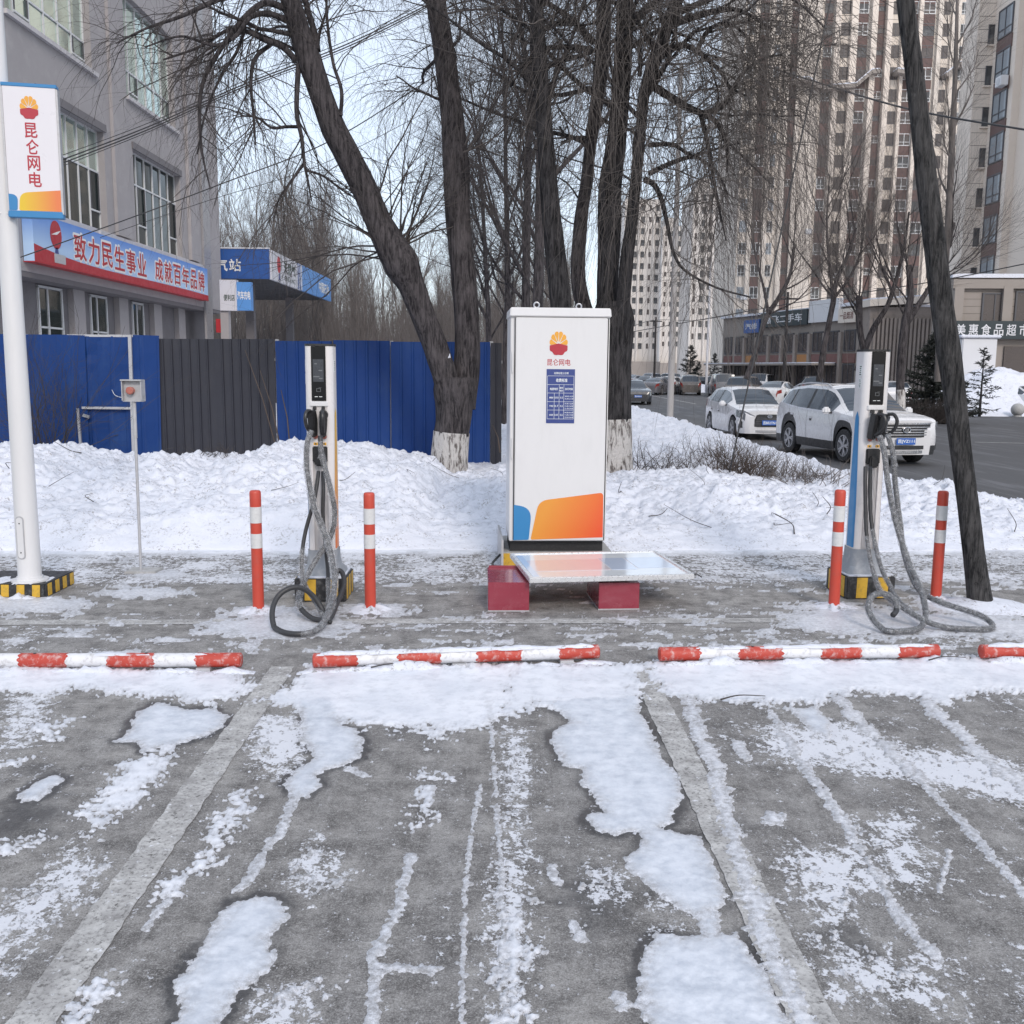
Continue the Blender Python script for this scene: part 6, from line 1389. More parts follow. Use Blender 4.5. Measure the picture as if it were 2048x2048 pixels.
MB().box((LS*.45, -1.2, 2.62), (LS*.85, 2.2, .16)).build('awning', 'podium_stone', sh_)
MB().box((LS*.45, -1.2, 2.74), (LS*.85, 2.2, .08)).build('awning_snow', 'snow', sh_)
def street_sign(name, label, f0, f1, z0, z1, mat, txt, tm, hgt, wfr=.8):
    t = thing(name, label, 'sign', P_+d_*f0, math.atan2(d_.y, d_.x)); t.location.z = (z0+z1)/2; w = LS*(f1-f0)
    MB().box((w/2, -.25, 0), (w, .4, z1-z0)).build('board', mat, t)
    if txt: put_text('lettering', txt, tm, t, (w/2, -.456, 0), hgt, bold=.02, width=w*wfr)
    return t
street_sign('shop_sign', 'black shop sign with white lettering at the tree-shaded shop row', .36, .70, 6.0, 7.3, 'shop_board', '富飞二手车', 'shop_white', .7)
street_sign('shop_sign', 'dark blue shop sign at the far end of the shop row', .22, .345, 5.6, 6.8, 'fascia_blue', '汽修', 'shop_white', .55)
street_sign('billboard', 'blank white board next to the black shop sign', .71, .90, 6.1, 7.9, 'shop_white', None, None, 0)
street_sign('shop_sign', 'beige shop fascia with small brown lettering near the ribbed hall', .90, 1.0, 5.9, 7.0, 'tower_wall', '一品烟酒', 'shop_rust', .55)
# ================================================================== CARS, SPRUCES, POLES, WIRES, SHRUBS
def paint(name, rgb, rough=.25):
    m = M(name, rgb, rough, 0, .03, 1.5, (tuple(x*.88 for x in rgb), .15), coat=.6); return m
paint('car_white', (.64, .635, .65)); paint('car_grey', (.13, .13, .145)); paint('car_dark', (.030, .032, .040)); paint('car_brown', (.10, .088, .082)); paint('car_silver', (.34, .34, .36))
M('car_glass', (.030, .040, .055), .06, 0, .2, 2, ramt=.03, coat=.4); M('car_black', (.018, .018, .020), .5, 0, .2, 6, ((.10, .10, .105), .4)); M('chrome', (.62, .62, .64), .2, 1, .05, 8)
M('tyre', (.022, .022, .024), .8, 0, .2, 12, ((.16, .16, .17), .5)); M('rim', (.40, .40, .42), .35, .7, .1, 10, ((.10, .10, .10), .4)); M('lamp_clear', (.20, .21, .23), .08, .3, .3, 25, ramt=.04, coat=.8); M('lamp_red', (.24, .020, .015), .15, 0, .2, 10, coat=.6); M('plate_blue', (.025, .11, .42), .4, 0, .05, 10)
TYPES = {
 'suv': dict(L=4.7, wb=(.95, 3.65), R=.37, ztop=[(0, .74), (.06, .93), (.25, 1.03), (.6, 1.10), (1.15, 1.16), (1.45, 1.36), (1.85, 1.62), (2.2, 1.70), (3.2, 1.72), (4.0, 1.66), (4.25, 1.58), (4.5, 1.15), (4.66, 1.02), (4.7, .85)], belt=[(0, .86), (.3, .98), (1.2, 1.05), (3.2, 1.11), (4.2, 1.20), (4.7, 1.0)], w=[(0, .62), (.05, .76), (.2, .87), (.55, .925), (1.5, .925), (3.9, .925), (4.4, .88), (4.6, .80), (4.7, .66)], wr=.63, zb=.24, sill=.20, ws=(1.12, 1.95), rw=(4.0, 4.52), side=(1.5, 4.15), bp=(2.68, 2.80), cp=(3.62, 3.70), rails=True),
 'hatch': dict(L=4.15, wb=(.82, 3.35), R=.335, ztop=[(0, .66), (.06, .82), (.3, .92), (.7, .98), (1.1, 1.04), (1.45, 1.26), (1.8, 1.45), (2.2, 1.53), (3.0, 1.53), (3.6, 1.46), (3.85, 1.30), (4.05, 1.05), (4.12, .92), (4.15, .75)], belt=[(0, .76), (.3, .86), (1.2, .95), (3.0, 1.02), (3.9, 1.08), (4.15, .9)], w=[(0, .56), (.06, .70), (.25, .81), (.6, .865), (1.5, .875), (3.4, .875), (3.9, .82), (4.1, .74), (4.15, .62)], wr=.58, zb=.20, sill=.12, ws=(1.05, 1.9), rw=(3.5, 3.95), side=(1.4, 3.55), bp=(2.40, 2.50), cp=(3.12, 3.2), rails=False),
 'sedan': dict(L=4.65, wb=(.92, 3.62), R=.33, ztop=[(0, .62), (.06, .76), (.3, .86), (.8, .93), (1.3, .98), (1.7, 1.22), (2.1, 1.40), (2.5, 1.45), (3.1, 1.43), (3.6, 1.26), (3.95, 1.08), (4.5, 1.04), (4.62, .92), (4.65, .72)], belt=[(0, .7), (.3, .80), (1.3, .91), (3.2, .96), (4.0, 1.02), (4.65, .9)], w=[(0, .58), (.06, .72), (.25, .83), (.6, .89), (1.5, .90), (3.8, .90), (4.3, .86), (4.6, .76), (4.65, .64)], wr=.56, zb=.19, sill=.12, ws=(1.28, 2.15), rw=(3.1, 3.98), side=(1.65, 3.6), bp=(2.5, 2.6), cp=(3.2, 3.28), rails=False),
 'van': dict(L=4.4, wb=(.75, 3.35), R=.33, ztop=[(0, .75), (.05, .95), (.25, 1.05), (.6, 1.14), (.9, 1.30), (1.4, 1.68), (1.8, 1.80), (3.8, 1.84), (4.2, 1.78), (4.34, 1.3), (4.38, 1.1), (4.4, .8)], belt=[(0, .86), (.5, 1.02), (4.2, 1.10), (4.4, 1.0)], w=[(0, .62), (.06, .74), (.25, .83), (4.0, .85), (4.3, .82), (4.4, .74)], wr=.68, zb=.22, sill=.12, ws=(.62, 1.6), rw=(4.05, 4.36), side=(1.0, 4.1), bp=(1.95, 2.05), cp=(3.1, 3.2), rails=False)}
def car_parts(kind, fine=True):
    """build the meshes of one car type once: front faces -y, wheels on z = 0"""
    T = TYPES[kind]; L = T['L']; ip = lambda tab, y: np.interp(y, [p[0] for p in tab], [p[1] for p in tab])
    ys = set(np.round(np.linspace(0, L, 46 if fine else 26), 4)) | {p[0] for p in T['ztop']} | {p[0] for p in T['w']} | set(T['ws']) | set(T['rw']) | set(T['bp']) | set(T['cp']) | set(T['side'])
    for c in T['wb']: ys |= {c+(T['R']+.06)*math.cos(t_) for t_ in np.linspace(0, math.pi, 15 if fine else 9)}
    ys = sorted(y for y in ys if 0 <= y <= L); ys = [y for i, y in enumerate(ys) if i == 0 or y-ys[i-1] > .004]
    zt = ip(T['ztop'], ys); 
    k = np.array([.25, .5, .25]) ; ztp = np.convolve(np.pad(zt, 1, 'edge'), k, 'valid') if fine else zt
    Wd = ip(T['w'], ys); belt = np.minimum(ip(T['belt'], ys), ztp-.03)
    ring = []; NJ = 10
    for i, y in enumerate(ys):
        zb = T['zb']
        for c in T['wb']:
            q = (T['R']+.055)**2-(y-c)**2
            if q > 0: zb = max(zb, T['R']+math.sqrt(q))
        b_, z_, w = belt[i], ztp[i], Wd[i]; zb = min(zb, b_-.06); c = max(0, min(1, (z_-b_)/.45)); wr = min(T['wr']+.02, w*.92)
        s1 = min(zb+T['sill'], b_-.05)
        hood = [(w*.955, b_+.35*(z_-b_)), (w*.90, b_+.65*(z_-b_)), (w*.78, b_+.84*(z_-b_)), (w*.42, b_+.96*(z_-b_)), (0, z_)]
        g1 = max(.02, (z_-b_)); cab = [(w*.955, b_+.035*min(1, g1/.3)), (wr+.015, max(b_+.04, z_-.115)), (wr-.03, z_-.045), (wr*.58, z_-.010), (0, z_)]
        up = [(hx*(1-c)+cx_*c, hz*(1-c)+cz_*c) for (hx, hz), (cx_, cz_) in zip(hood, cab)]
        ring.append([(w*.955, zb), (w*.99, s1), (w*1.0, zb+.40*(b_-zb) if zb+.40*(b_-zb) > s1 else s1+.01), (w*.995, b_-.20 if b_-.20 > zb+.45*(b_-zb) else zb+.6*(b_-zb)), (w*.965, b_)]+up)
    n = len(ys); V = np.zeros((n, NJ, 3))
    for i in range(n):
        for j in range(NJ): V[i, j] = (ring[i][j][0], ys[i]-L/2, ring[i][j][1])
    groups = {}
    def put(key, i, j): groups.setdefault(key, []).append((i, j))
    for i in range(n-1):
        ym = (ys[i]+ys[i+1])/2
        for j in range(NJ-1):
            key = 'body'
            if j == 0: key = 'cladding' if T['sill'] > .15 else 'body'
            if j == 5 and T['side'][0] < ym < T['side'][1]: key = 'pillar' if (T['bp'][0] < ym < T['bp'][1] or T['cp'][0] < ym < T['cp'][1]) else 'side_window'
            if j >= 7 and T['ws'][0] < ym < T['ws'][1]: key = 'windscreen'
            if j >= 7 and T['rw'][0] < ym < T['rw'][1]: key = 'rear_window'
            if j == 3 and .03 < ym < .50: key = 'headlight'
            if j == 3 and ym > L-.34: key = 'tail_light'
            put(key, i, j)
    out = {}
    def mesh_of(cells, sgns, name):
        vs = []; fs = []; idx = {}
        for sg_ in sgns:
            for i, j in cells:
                f = []
                for a_, b_ in ((i, j), (i+1, j), (i+1, j+1), (i, j+1)):
                    kk = (a_, b_, sg_ if b_ < NJ-1 else 0)
                    if kk not in idx: idx[kk] = len(vs); vs.append((V[a_, b_, 0]*sg_, V[a_, b_, 1], V[a_, b_, 2]))
                    f.append(idx[kk])
                fs.append(tuple(f) if sg_ < 0 else tuple(f[::-1]))
        if name == 'body':
            for e, o_ in ((0, 1), (n-1, -1)):
                cap = [(V[e, j, 0], V[e, j, 1], V[e, j, 2]) for j in range(NJ)]; cap += [(-x, y, z) for x, y, z in cap[-2::-1]]
                b0 = len(vs); vs += cap; f = tuple(range(b0, b0+len(cap))); fs.append(f if o_ < 0 else f[::-1])
        me = bpy.data.meshes.new(name); me.from_pydata(vs, [], fs); me.validate()
        bm = bmesh.new(); bm.from_mesh(me); bmesh.ops.recalc_face_normals(bm, faces=bm.faces); bm.to_mesh(me); bm.free()
        me.polygons.foreach_set('use_smooth', [True]*len(me.polygons)); me.set_sharp_from_angle(angle=math.radians(38)); return me
    out['body'] = [mesh_of(groups['body'], (-1, 1), 'body')]
    for k_ in ('windscreen', 'rear_window'): out[k_] = [mesh_of(groups[k_], (-1, 1), k_)]
    if 'cladding' in groups: out['cladding'] = [mesh_of(groups['cladding'], (-1, 1), 'cladding')]
    # each pane, light and pillar on its own
    def split_y(key):
        cells = sorted(groups[key]); runs = []; 
        for c in cells:
            if runs and c[0]-runs[-1][-1][0] <= 1: runs[-1].append(c)
            else: runs.append([c])
        return runs
    for k_ in ('side_window', 'pillar', 'headlight', 'tail_light'):
        out[k_] = [mesh_of(r, (s_,), k_) for r in split_y(k_) for s_ in (-1, 1)]
    mb = MB().box((0, 0, .42), (TYPES[kind]['w'][4][1]*1.5, L*.92, .34)); me = bpy.data.meshes.new('underbody_light_block'); me.from_pydata(mb.v, [], mb.f); out['underbody_light_block'] = [me]  # plain dark box under the shell, added to block light
    return out, V, ys
WHEELS = {}
def wheel_meshes(R):
    if R in WHEELS: return WHEELS[R]
    def fin(mb, name, mat):
        me = bpy.data.meshes.new(name); me.from_pydata([(z, x, y) for x, y, z in mb.v], [], mb.f); me.validate(); me.materials.append(MATS[mat]); me.polygons.foreach_set('use_smooth', [True]*len(me.polygons)); me.set_sharp_from_angle(angle=math.radians(35)); return me
    ty = MB().lathe([(R*.66, -.10), (R*.92, -.11), (R, -.085), (R, .085), (R*.92, .11), (R*.66, .10), (R*.66, -.1)], n=28)
    rm_ = MB().lathe([(R*.66, .06), (R*.68, .098), (R*.60, .10), (R*.58, .05), (R*.2, .045), (R*.2, -.02), (R*.66, -.02)], n=28)
    sp = MB()
    for k in range(5):
        an = 2*math.pi*k/5
        for dd in (-.16, .16): sp.bar((R*.12*math.cos(an), R*.12*math.sin(an), .085), (R*.62*math.cos(an+dd), R*.62*math.sin(an+dd), .092), R*.10, .03)
    sp.lathe([(R*.16, .06), (R*.16, .10), (R*.1, .105)], n=14)
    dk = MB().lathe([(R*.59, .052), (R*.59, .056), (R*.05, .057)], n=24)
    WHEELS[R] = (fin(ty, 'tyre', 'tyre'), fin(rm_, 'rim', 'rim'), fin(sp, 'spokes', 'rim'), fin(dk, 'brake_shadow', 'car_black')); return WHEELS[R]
CARS = {}
GM = {'windscreen': 'car_glass', 'rear_window': 'car_glass', 'side_window': 'car_glass', 'pillar': 'car_black', 'headlight': 'lamp_clear', 'tail_light': 'lamp_red', 'cladding': 'car_black', 'underbody_light_block': 'car_black'}
def car(kind, label, loc, rz, color, group, fine=False, cat='car', small=False):
    key = (kind, fine)
    if key not in CARS: CARS[key] = car_parts(kind, fine)
    parts, V, ys = CARS[key]; T = TYPES[kind]
    t = thing('parked_car', label, cat, loc, rz, group); 
    for nme, lst in parts.items():
        if small and nme in ('underbody_light_block',): pass
        for me in lst:
            o = bpy.data.objects.new(nme, me); COL.objects.link(o); o.parent = t
            if not me.materials: me.materials.append(None)
            o.material_slots[0].link = 'OBJECT'; o.material_slots[0].material = MATS[color if nme == 'body' else GM[nme]]
    w = T['w'][4][1]; ty, rm_, sp, dk = wheel_meshes(T['R'])
    for c in T['wb']:
        for s_ in (-1, 1):
            wv = inst('wheel', ty, t, (s_*(w-.125), c-T['L']/2, T['R']), 0 if s_ > 0 else math.pi)
            inst('rim', rm_, wv, (0, 0, 0)); 
            if not small: inst('spokes', sp, wv, (0, 0, 0)); inst('brake_shadow', dk, wv, (0, 0, 0))
    return t, V, ys, T
def car_extras(t, V, ys, T, color, plate, rear=False):
    L = T['L']; w = T['w'][4][1]
    def sp(y, j): i = int(np.argmin([abs(yy-y) for yy in ys])); return V[i, j]
    # mirrors, handles, seams, rails
    for s_ in (-1, 1):
        b_ = sp(T['ws'][0]+.42, 4)
        m_ = MB().box((s_*(w+.10), b_[1], b_[2]+.07), (.20, .12, .15), (0, 0, 0), .85).build('door_mirror', color, t, True, bevel=.035, seg=3)
        MB().box((s_*(w+.02), b_[1]+.01, b_[2]+.02), (.12, .06, .05)).build('mirror_arm', 'car_black', m_)
        for yh in (T['bp'][0]-.22, T['cp'][0]-.12):
            q = sp(yh, 3); hd = MB().box((s_*(q[0]+.008), q[1], q[2]+.03), (.03, .17, .03)).build('door_handle', 'chrome', t, bevel=.01); MB().box((s_*(q[0]+.001), q[1]-.0, q[2]+.0), (.006, .10, .075)).build('handle_cup', 'car_black', hd)
        for ysm in (T['ws'][0]+.30, T['bp'][0]+.05, T['cp'][0]+.02):
            i = int(np.argmin([abs(yy-ysm) for yy in ys])); vs = []
            for j in range(1, 5): vs += [(s_*(V[i, j, 0]+.0025), V[i, j, 1]-.004, V[i, j, 2]), (s_*(V[i, j, 0]+.0025), V[i, j, 1]+.004, V[i, j, 2])]
            MB().add(vs, [(2*k, 2*k+1, 2*k+3, 2*k+2) for k in range(3)]).build('door_seam', 'car_black', t)
        if T['rails']:
            pts = [tuple((s_*(V[i, 7, 0]+.0), V[i, 7, 1], V[i, 7, 2]+(.055 if k not in (0, len(rg)-1) else .0))) for rg in [[int(np.argmin([abs(yy-q) for yy in ys])) for q in np.linspace(T['ws'][1]+.1, 4.05, 8)]] for k, i in enumerate(rg)]
            MB().tube(crom(pts, 4), .017, 8).build('roof_rail', 'galv', t, True)
    f = -L/2
    return f
def plate_on(t, y, z, text, back=False):
    p = MB().box((0, y, z), (.44, .012, .14)).build('number_plate', 'plate_blue', t)
    put_text('plate_text', text, 'icon_white', p, (0, y-.0075, z), .095, bold=.02, width=.39)
# SUV facing the camera
sv = car('suv', 'white SUV with black grille and roof rails parked behind the charging post', (8.0, 23.25, -.03), math.radians(10), 'car_white', 'cars parked along the street', True)
f = car_extras(*sv, 'car_white', None); t = sv[0]
def fy(x): return -2.35+.30*abs(x/.93)**3.2-.012         # plan curve of the nose
def nose(name, poly, dep, mat, parent=t, off=0.0, fyf=fy):
    """panel wrapped on the nose: poly in (x, z), subdivided along x"""
    xs = [p[0] for p in poly]; mb = MB(); nx = 14; X = np.linspace(min(xs), max(xs), nx+1); vs = []
    def zr(x):
        zz = []
        for (xa, za), (xb, zb_) in zip(poly, poly[1:]+poly[:1]):
            if (xa-x)*(xb-x) <= 0 and xa != xb: zz.append(za+(zb_-za)*(x-xa)/(xb-xa))
        return (min(zz), max(zz)) if zz else (poly[0][1], poly[0][1])
    for x in X:
        lo, hi = zr(x); y = fyf(x)-off
        vs += [(x, y, lo), (x, y, hi), (x, y+dep, lo), (x, y+dep, hi)]
    fs = []
    for i in range(nx):
        o = i*4; fs += [(o, o+4, o+5, o+1), (o+2, o+3, o+7, o+6), (o, o+2, o+6, o+4), (o+1, o+5, o+7, o+3)]
    fs += [(0, 1, 3, 2), (nx*4, nx*4+2, nx*4+3, nx*4+1)]
    return mb.add(vs, fs).build(name, mat, parent)
nose('front_bumper', [(-.86, .33), (.86, .33), (.90, .60), (.86, .93), (.5, .98), (-.5, .98), (-.86, .93), (-.90, .60)], .34, 'car_white', off=0)
gl = nose('grille', [(-.62, .62), (.62, .62), (.72, .78), (.66, .90), (-.66, .90), (-.72, .78)], .05, 'car_black', off=.02)
for z in (.67, .725, .78, .835): nose('grille_bar', [(-.64, z-.010), (.64, z-.010), (.64, z+.010), (-.64, z+.010)], .03, 'chrome', gl, .034)
nose('grille_surround', [(-.68, .895), (.68, .895), (.70, .93), (-.70, .93)], .04, 'chrome', gl, .026)
MB().prism([(.085*math.cos(k), .06*math.sin(k)) for k in np.linspace(0, 2*math.pi, 19)[:-1]], .02, wallmat((0, fy(0)-.04, .775))).build('badge', 'car_black', gl); MB().tube([(.085*math.cos(k), fy(0)-.06, .775+.06*math.sin(k)) for k in np.linspace(0, 2*math.pi, 25)], .008, 6).build('badge_ring', 'chrome', gl, True)
for dx in (-.03, 0, .03): MB().box((dx, fy(0)-.061, .775), (.012, .006, .085)).build('badge_bar', 'chrome', gl)
for s_ in (-1, 1): nose('head_lamp', [(s_*.60, .80), (s_*.90, .84), (s_*.90, .945), (s_*.66, .93)], .06, 'lamp_clear', off=.025)
nose('lower_intake', [(-.66, .36), (.66, .36), (.78, .44), (-.78, .44)], .04, 'car_black', off=.02); nose('skid_plate', [(-.55, .27), (.55, .27), (.60, .335), (-.60, .335)], .10, 'chrome', off=.015)
for s_ in (-1, 1): nose('bumper_corner', [(s_*.70, .33), (s_*.90, .33), (s_*.92, .50), (s_*.78, .44)], .05, 'car_black', off=.02)
plate_on(t, fy(0)-.05, .535, '吉JVZ111')
MB().tube([(-.55, -1.17, 1.20), (-.1, -1.16, 1.21), (.0, -1.13, 1.22)], .009, 6).build('wiper', 'car_black', t)
# small white hatchback behind it
hb_ = car('hatch', 'small white hatchback with black trapezoid grille parked behind the SUV', (7.3, 30.5, -.03), math.radians(4), 'car_white', 'cars parked along the street', True)
car_extras(*hb_, 'car_white', None); t = hb_[0]
def fy2(x): return -2.075+.26*abs(x/.87)**3-.012
nose('front_bumper', [(-.80, .24), (.80, .24), (.85, .52), (.80, .80), (.45, .86), (-.45, .86), (-.80, .80), (-.85, .52)], .30, 'car_white', t, 0, fy2)
gl = nose('grille', [(-.52, .40), (.52, .40), (.36, .76), (-.36, .76)], .05, 'car_black', t, .02, fy2)
for i in range(5): nose('grille_bar', [(-.44+.02*i, .45+i*.05), (.44-.02*i, .45+i*.05), (.44-.02*i, .462+i*.05), (-.44+.02*i, .462+i*.05)], .03, 'car_grey', gl, .03, fy2)
for k_ in ((.07, .045), (.03, .045), (.07, .018)): MB().tube([(k_[0]*math.cos(q), fy2(0)-.05, .70+k_[1]*math.sin(q)) for q in np.linspace(0, 2*math.pi, 21)], .006, 6).build('badge_ring', 'chrome', gl, True)
for s_ in (-1, 1):
    nose('head_lamp', [(s_*.40, .70), (s_*.82, .80), (s_*.84, .87), (s_*.74, .88)], .06, 'lamp_clear', t, .025, fy2); nose('fog_recess', [(s_*.58, .36), (s_*.84, .36), (s_*.80, .60)], .05, 'car_black', t, .018, fy2)
nose('skid_plate', [(-.6, .235), (.6, .235), (.66, .30), (-.66, .30)], .08, 'car_silver', t, .012, fy2); plate_on(t, fy2(0)-.05, .52, '吉B52TN1')
for s_ in (-.3, .25): MB().tube([(s_-.25, -1.0, 1.055), (s_+.2, -.98, 1.07)], .008, 6).build('wiper', 'car_black', t)
# the others along the street
def cpos(u, Y): return (A(u, 740, Y).x, Y, -.03)
OTH = [('sedan', 'dark grey saloon with blue plate coming up the road beside the willow', 1268, 60, 0, 'car_dark'), ('sedan', 'grey saloon parked with its tail to the road by the pale lamp post', 1318, 84, 150, 'car_grey'), ('sedan', 'dark saloon behind the grey saloon at the street side', 1292, 112, 165, 'car_dark'), ('hatch', 'white hatchback half hidden by the pale lamp post', 1345, 88, 155, 'car_white'), ('suv', 'grey brown SUV seen from behind right of the pale lamp post', 1380, 84, 172, 'car_brown'), ('van', 'dark grey van seen from behind beyond the small hatchback', 1444, 78, 176, 'car_grey'), ('suv', 'brown grey SUV parked above the roof of the small hatchback', 1494, 66, 150, 'car_brown'), ('sedan', 'white saloon with snowy rear window between hatchback and SUV', 1560, 60, 146, 'car_white'), ('hatch', 'white hatchback with blue plate seen beside the charging post display', 1783, 58, 172, 'car_white'), ('suv', 'white SUV beyond the whitewashed street tree', 1778, 84, 150, 'car_white'), ('van', 'white van at the kiosk by the snow heap', 2040, 58, 120, 'car_white'), ('sedan', 'white saloon with blue plate behind the snow heap', 2052, 50, 20, 'car_white')]
for kind, lb, u, Y, ang, colr in OTH:
    tt = car(kind, lb, cpos(u, Y), math.radians(ang), colr, 'cars parked along the street')
    if ang < 30: plate_on(tt[0], -TYPES[kind]['L']/2-.02, .5, '吉A0018')
for i, (u, Y, colr, kind, lb) in enumerate([(1410, 104, 'car_dark', 'sedan', 'dark saloon between the brown SUV and the dark van'), (1470, 96, 'car_silver', 'hatch', 'silver hatchback between the dark van and the shop row'), (1275, 128, 'car_silver', 'sedan', 'silver saloon behind the dark saloon up the street'), (1530, 88, 'car_white', 'van', 'white van behind the white saloon with snowy window'), (1625, 78, 'car_dark', 'suv', 'dark SUV between the two middle street trees'), (1265, 150, 'car_white', 'sedan', 'white saloon at the far end of the street'), (1300, 145, 'car_silver', 'suv', 'silver SUV far up the street below the far tower'), (1335, 150, 'car_white', 'suv', 'white SUV far up the street by the lamp post'), (1425, 140, 'car_white', 'sedan', 'white saloon before the small spruces'), (1455, 135, 'car_dark', 'suv', 'dark SUV before the shop row end'), (1480, 130, 'car_white', 'hatch', 'white hatchback before the shop row end'), (1520, 125, 'car_white', 'suv', 'white SUV under the shop row awning'), (1545, 122, 'car_silver', 'sedan', 'silver saloon under the shop row awning'), (1600, 105, 'car_dark', 'sedan', 'dark saloon before the beige fascia'), (1640, 100, 'car_white', 'suv', 'white SUV close to the ribbed hall')]):
    p = cpos(u, Y); car(kind, lb, p, math.radians(100+17*i), colr, 'far cars outside the shops', small=True)
# ---- snow heap, stone ball, kerb verge across the crossing
hp_ = A(2012, 820, 51)
heap('snow_heap', (hp_.x-.1, 51.5, -.06), 5.0, 3.4, 2.3, 3); heap('snow_heap', (A(1850, 800, 46).x, 47.5, -.08), 4.6, 1.5, .55, 9); heap('snow_heap', (A(1760, 800, 50).x, 50, -.08), 3.5, 1.3, .5, 15); heap('snow_heap', (A(1960, 800, 46).x, 47, -.08), 4.5, 1.0, .35, 19)
for i, (u, Y, r) in enumerate(((1400, 95, 2.2), (1500, 100, 2.4), (1600, 82, 2.6), (1655, 70, 2.6), (1320, 125, 2.0))): heap('snow_heap', (A(u, 750, Y).x, Y, -.1), r*1.6, r, .9+.3*(i % 2), 20+i, 36)
sb_ = G(2037, 818)
ball = thing('stone_ball', 'round stone ball bollard on the pavement by the snow heap', 'bollard', (A(2037, 800, 46).x, 46, 0))
MB().lathe([(.30*math.sin(math.pi*k/16)+.001, .30-.30*math.cos(math.pi*k/16)) for k in range(17)], n=24).build('ball', 'concrete_block', ball, smooth='all'); MB().lathe([(.2, -.08), (.2, .03), (.16, .04)], n=18).build('foot', 'concrete_block', ball)
kb = MB().box((0, 0, 0), (30, .25, .2)).build('kerb', 'concrete_block', None, loc=(31, 47.2, .02), rot=(0, 0, math.radians(-1))); struct(kb)
blk = thing('broken_kerb_stone', 'broken pale kerb stone sticking out of the snow by the road', 'stone', (A(1838, 965, 14.6).x, 14.6, .12), math.radians(20)); MB().box((0, 0, .02), (.42, .16, .24), (.1, .12, 0), .85).build('stone', 'concrete_block', blk, bevel=.02); MB().box((-.02, 0, .16), (.44, .18, .05), (.1, .12, 0)).build('snow_cap', 'snow', blk, smooth=True, bevel=.02)

# ---- spruces
m, nt, b = nmat('needles'); c = mixc(nt, noise(nt, 6, 4), (.016, .020, .017), (.042, .046, .040)); nt.links.new(c, b.inputs['Base Color']); b.inputs['Roughness'].default_value = .8
def spruce(label, x, y, h, r, seed, dens=1.0, proto=None):
    t = thing('spruce_tree', label, 'tree', (x, y, -.05), 0, 'spruces along the street'); gr = Grow(seed)
    P = np.array([(0, 0, z) for z in np.linspace(0, h, 10)]); npmesh('trunk', *bark_tube(P, np.linspace(r*.07, .012, 10), 8, .04, seed), 'bark_black', t)
    n = int(90*dens); W_ = []
    for i in range(n):
        f = (i+gr.r.rand())/n; z = h*(.04+.94*f); L = r*(1-f)**.8*(.65+.55*gr.r.rand())+.06; an = gr.r.rand()*6.283; d = (math.cos(an), math.sin(an), -.12+.5*f)
        C = gr.curve((0, 0, z), d, L, 6, .06, .10, .35); gr.limbs.append((C, np.linspace(.012*h/3, .003, 6)))
        m_ = int((16+26*L)*dens)
        for j in range(m_):
            q = (.12+.88*gr.r.rand())*5; k = min(int(q), 4); p = C[k]*(1-(q-k))+C[k+1]*(q-k); tt = C[k+1]-C[k]; tt = tt/(np.linalg.norm(tt)+1e-9); s_ = gr.r.normal(0, .55, 3); s_[2] *= .55; dd = tt*.75+s_; dd /= np.linalg.norm(dd); ln_ = (.10+.14*gr.r.rand())*h/3.2
            W_.append((np.array([p, p+dd*ln_*.5, p+dd*ln_+np.array([0, 0, -.02])]), np.array([.012, .017, .003])*h/3.2))
    npmesh('branches', *tubes_np(gr.limbs, 4), 'bark_black', t, kind='stuff'); npmesh('needles', *tubes_np(W_, 3), 'needles', t, kind='stuff'); return t
spruce('bushy dark spruce half hidden behind the leaning trunk', A(1874, 700, 40).x, 40, 3.6, 1.6, 71, 1.8)
spruce('thin open spruce before the white kiosk wall', A(1969, 700, 46).x, 46, 3.2, 1.0, 72, .55)
for i, (u, Y, h, lb) in enumerate(((1381, 112, 5.0, 'dark spruce beside the pale lamp post'), (1397, 118, 3.2, 'small spruce at the foot of the dark spruce'), (1429, 120, 4.2, 'slim spruce left of the thin white pole'), (1454, 112, 3.8, 'slim spruce before the end of the shop row'), (1500, 104, 4.4, 'spruce standing under the leaning street tree'), (1556, 92, 4.0, 'broad spruce before the shop row awning'))): spruce(lb, A(u, 720, Y).x, Y, h, h*.33, 74+i, .8)
hedge = Grow(90)
for j in range(900):
    f = hedge.r.rand(); p = A(1815+95*f, 790, 39).x; C = hedge.curve((p, 38.6+hedge.r.rand(), 0), hedge.r.normal(0, .4, 3)+np.array([0, 0, 1]), .5+.6*hedge.r.rand(), 5, .15, .05, .2); hedge.twigs.append((C, np.linspace(.012, .004, 5)))
hg = thing('clipped_hedge', 'dark leafless hedge at the foot of the bushy spruce', 'hedge', (A(1860, 790, 39).x, 39, 0)); ho = npmesh('twigs', *tubes_np(hedge.twigs, 3), 'twig_dark', None); ho.data.transform(Matrix.Translation(-hg.location)); ho.parent = hg; ho['kind'] = 'stuff'

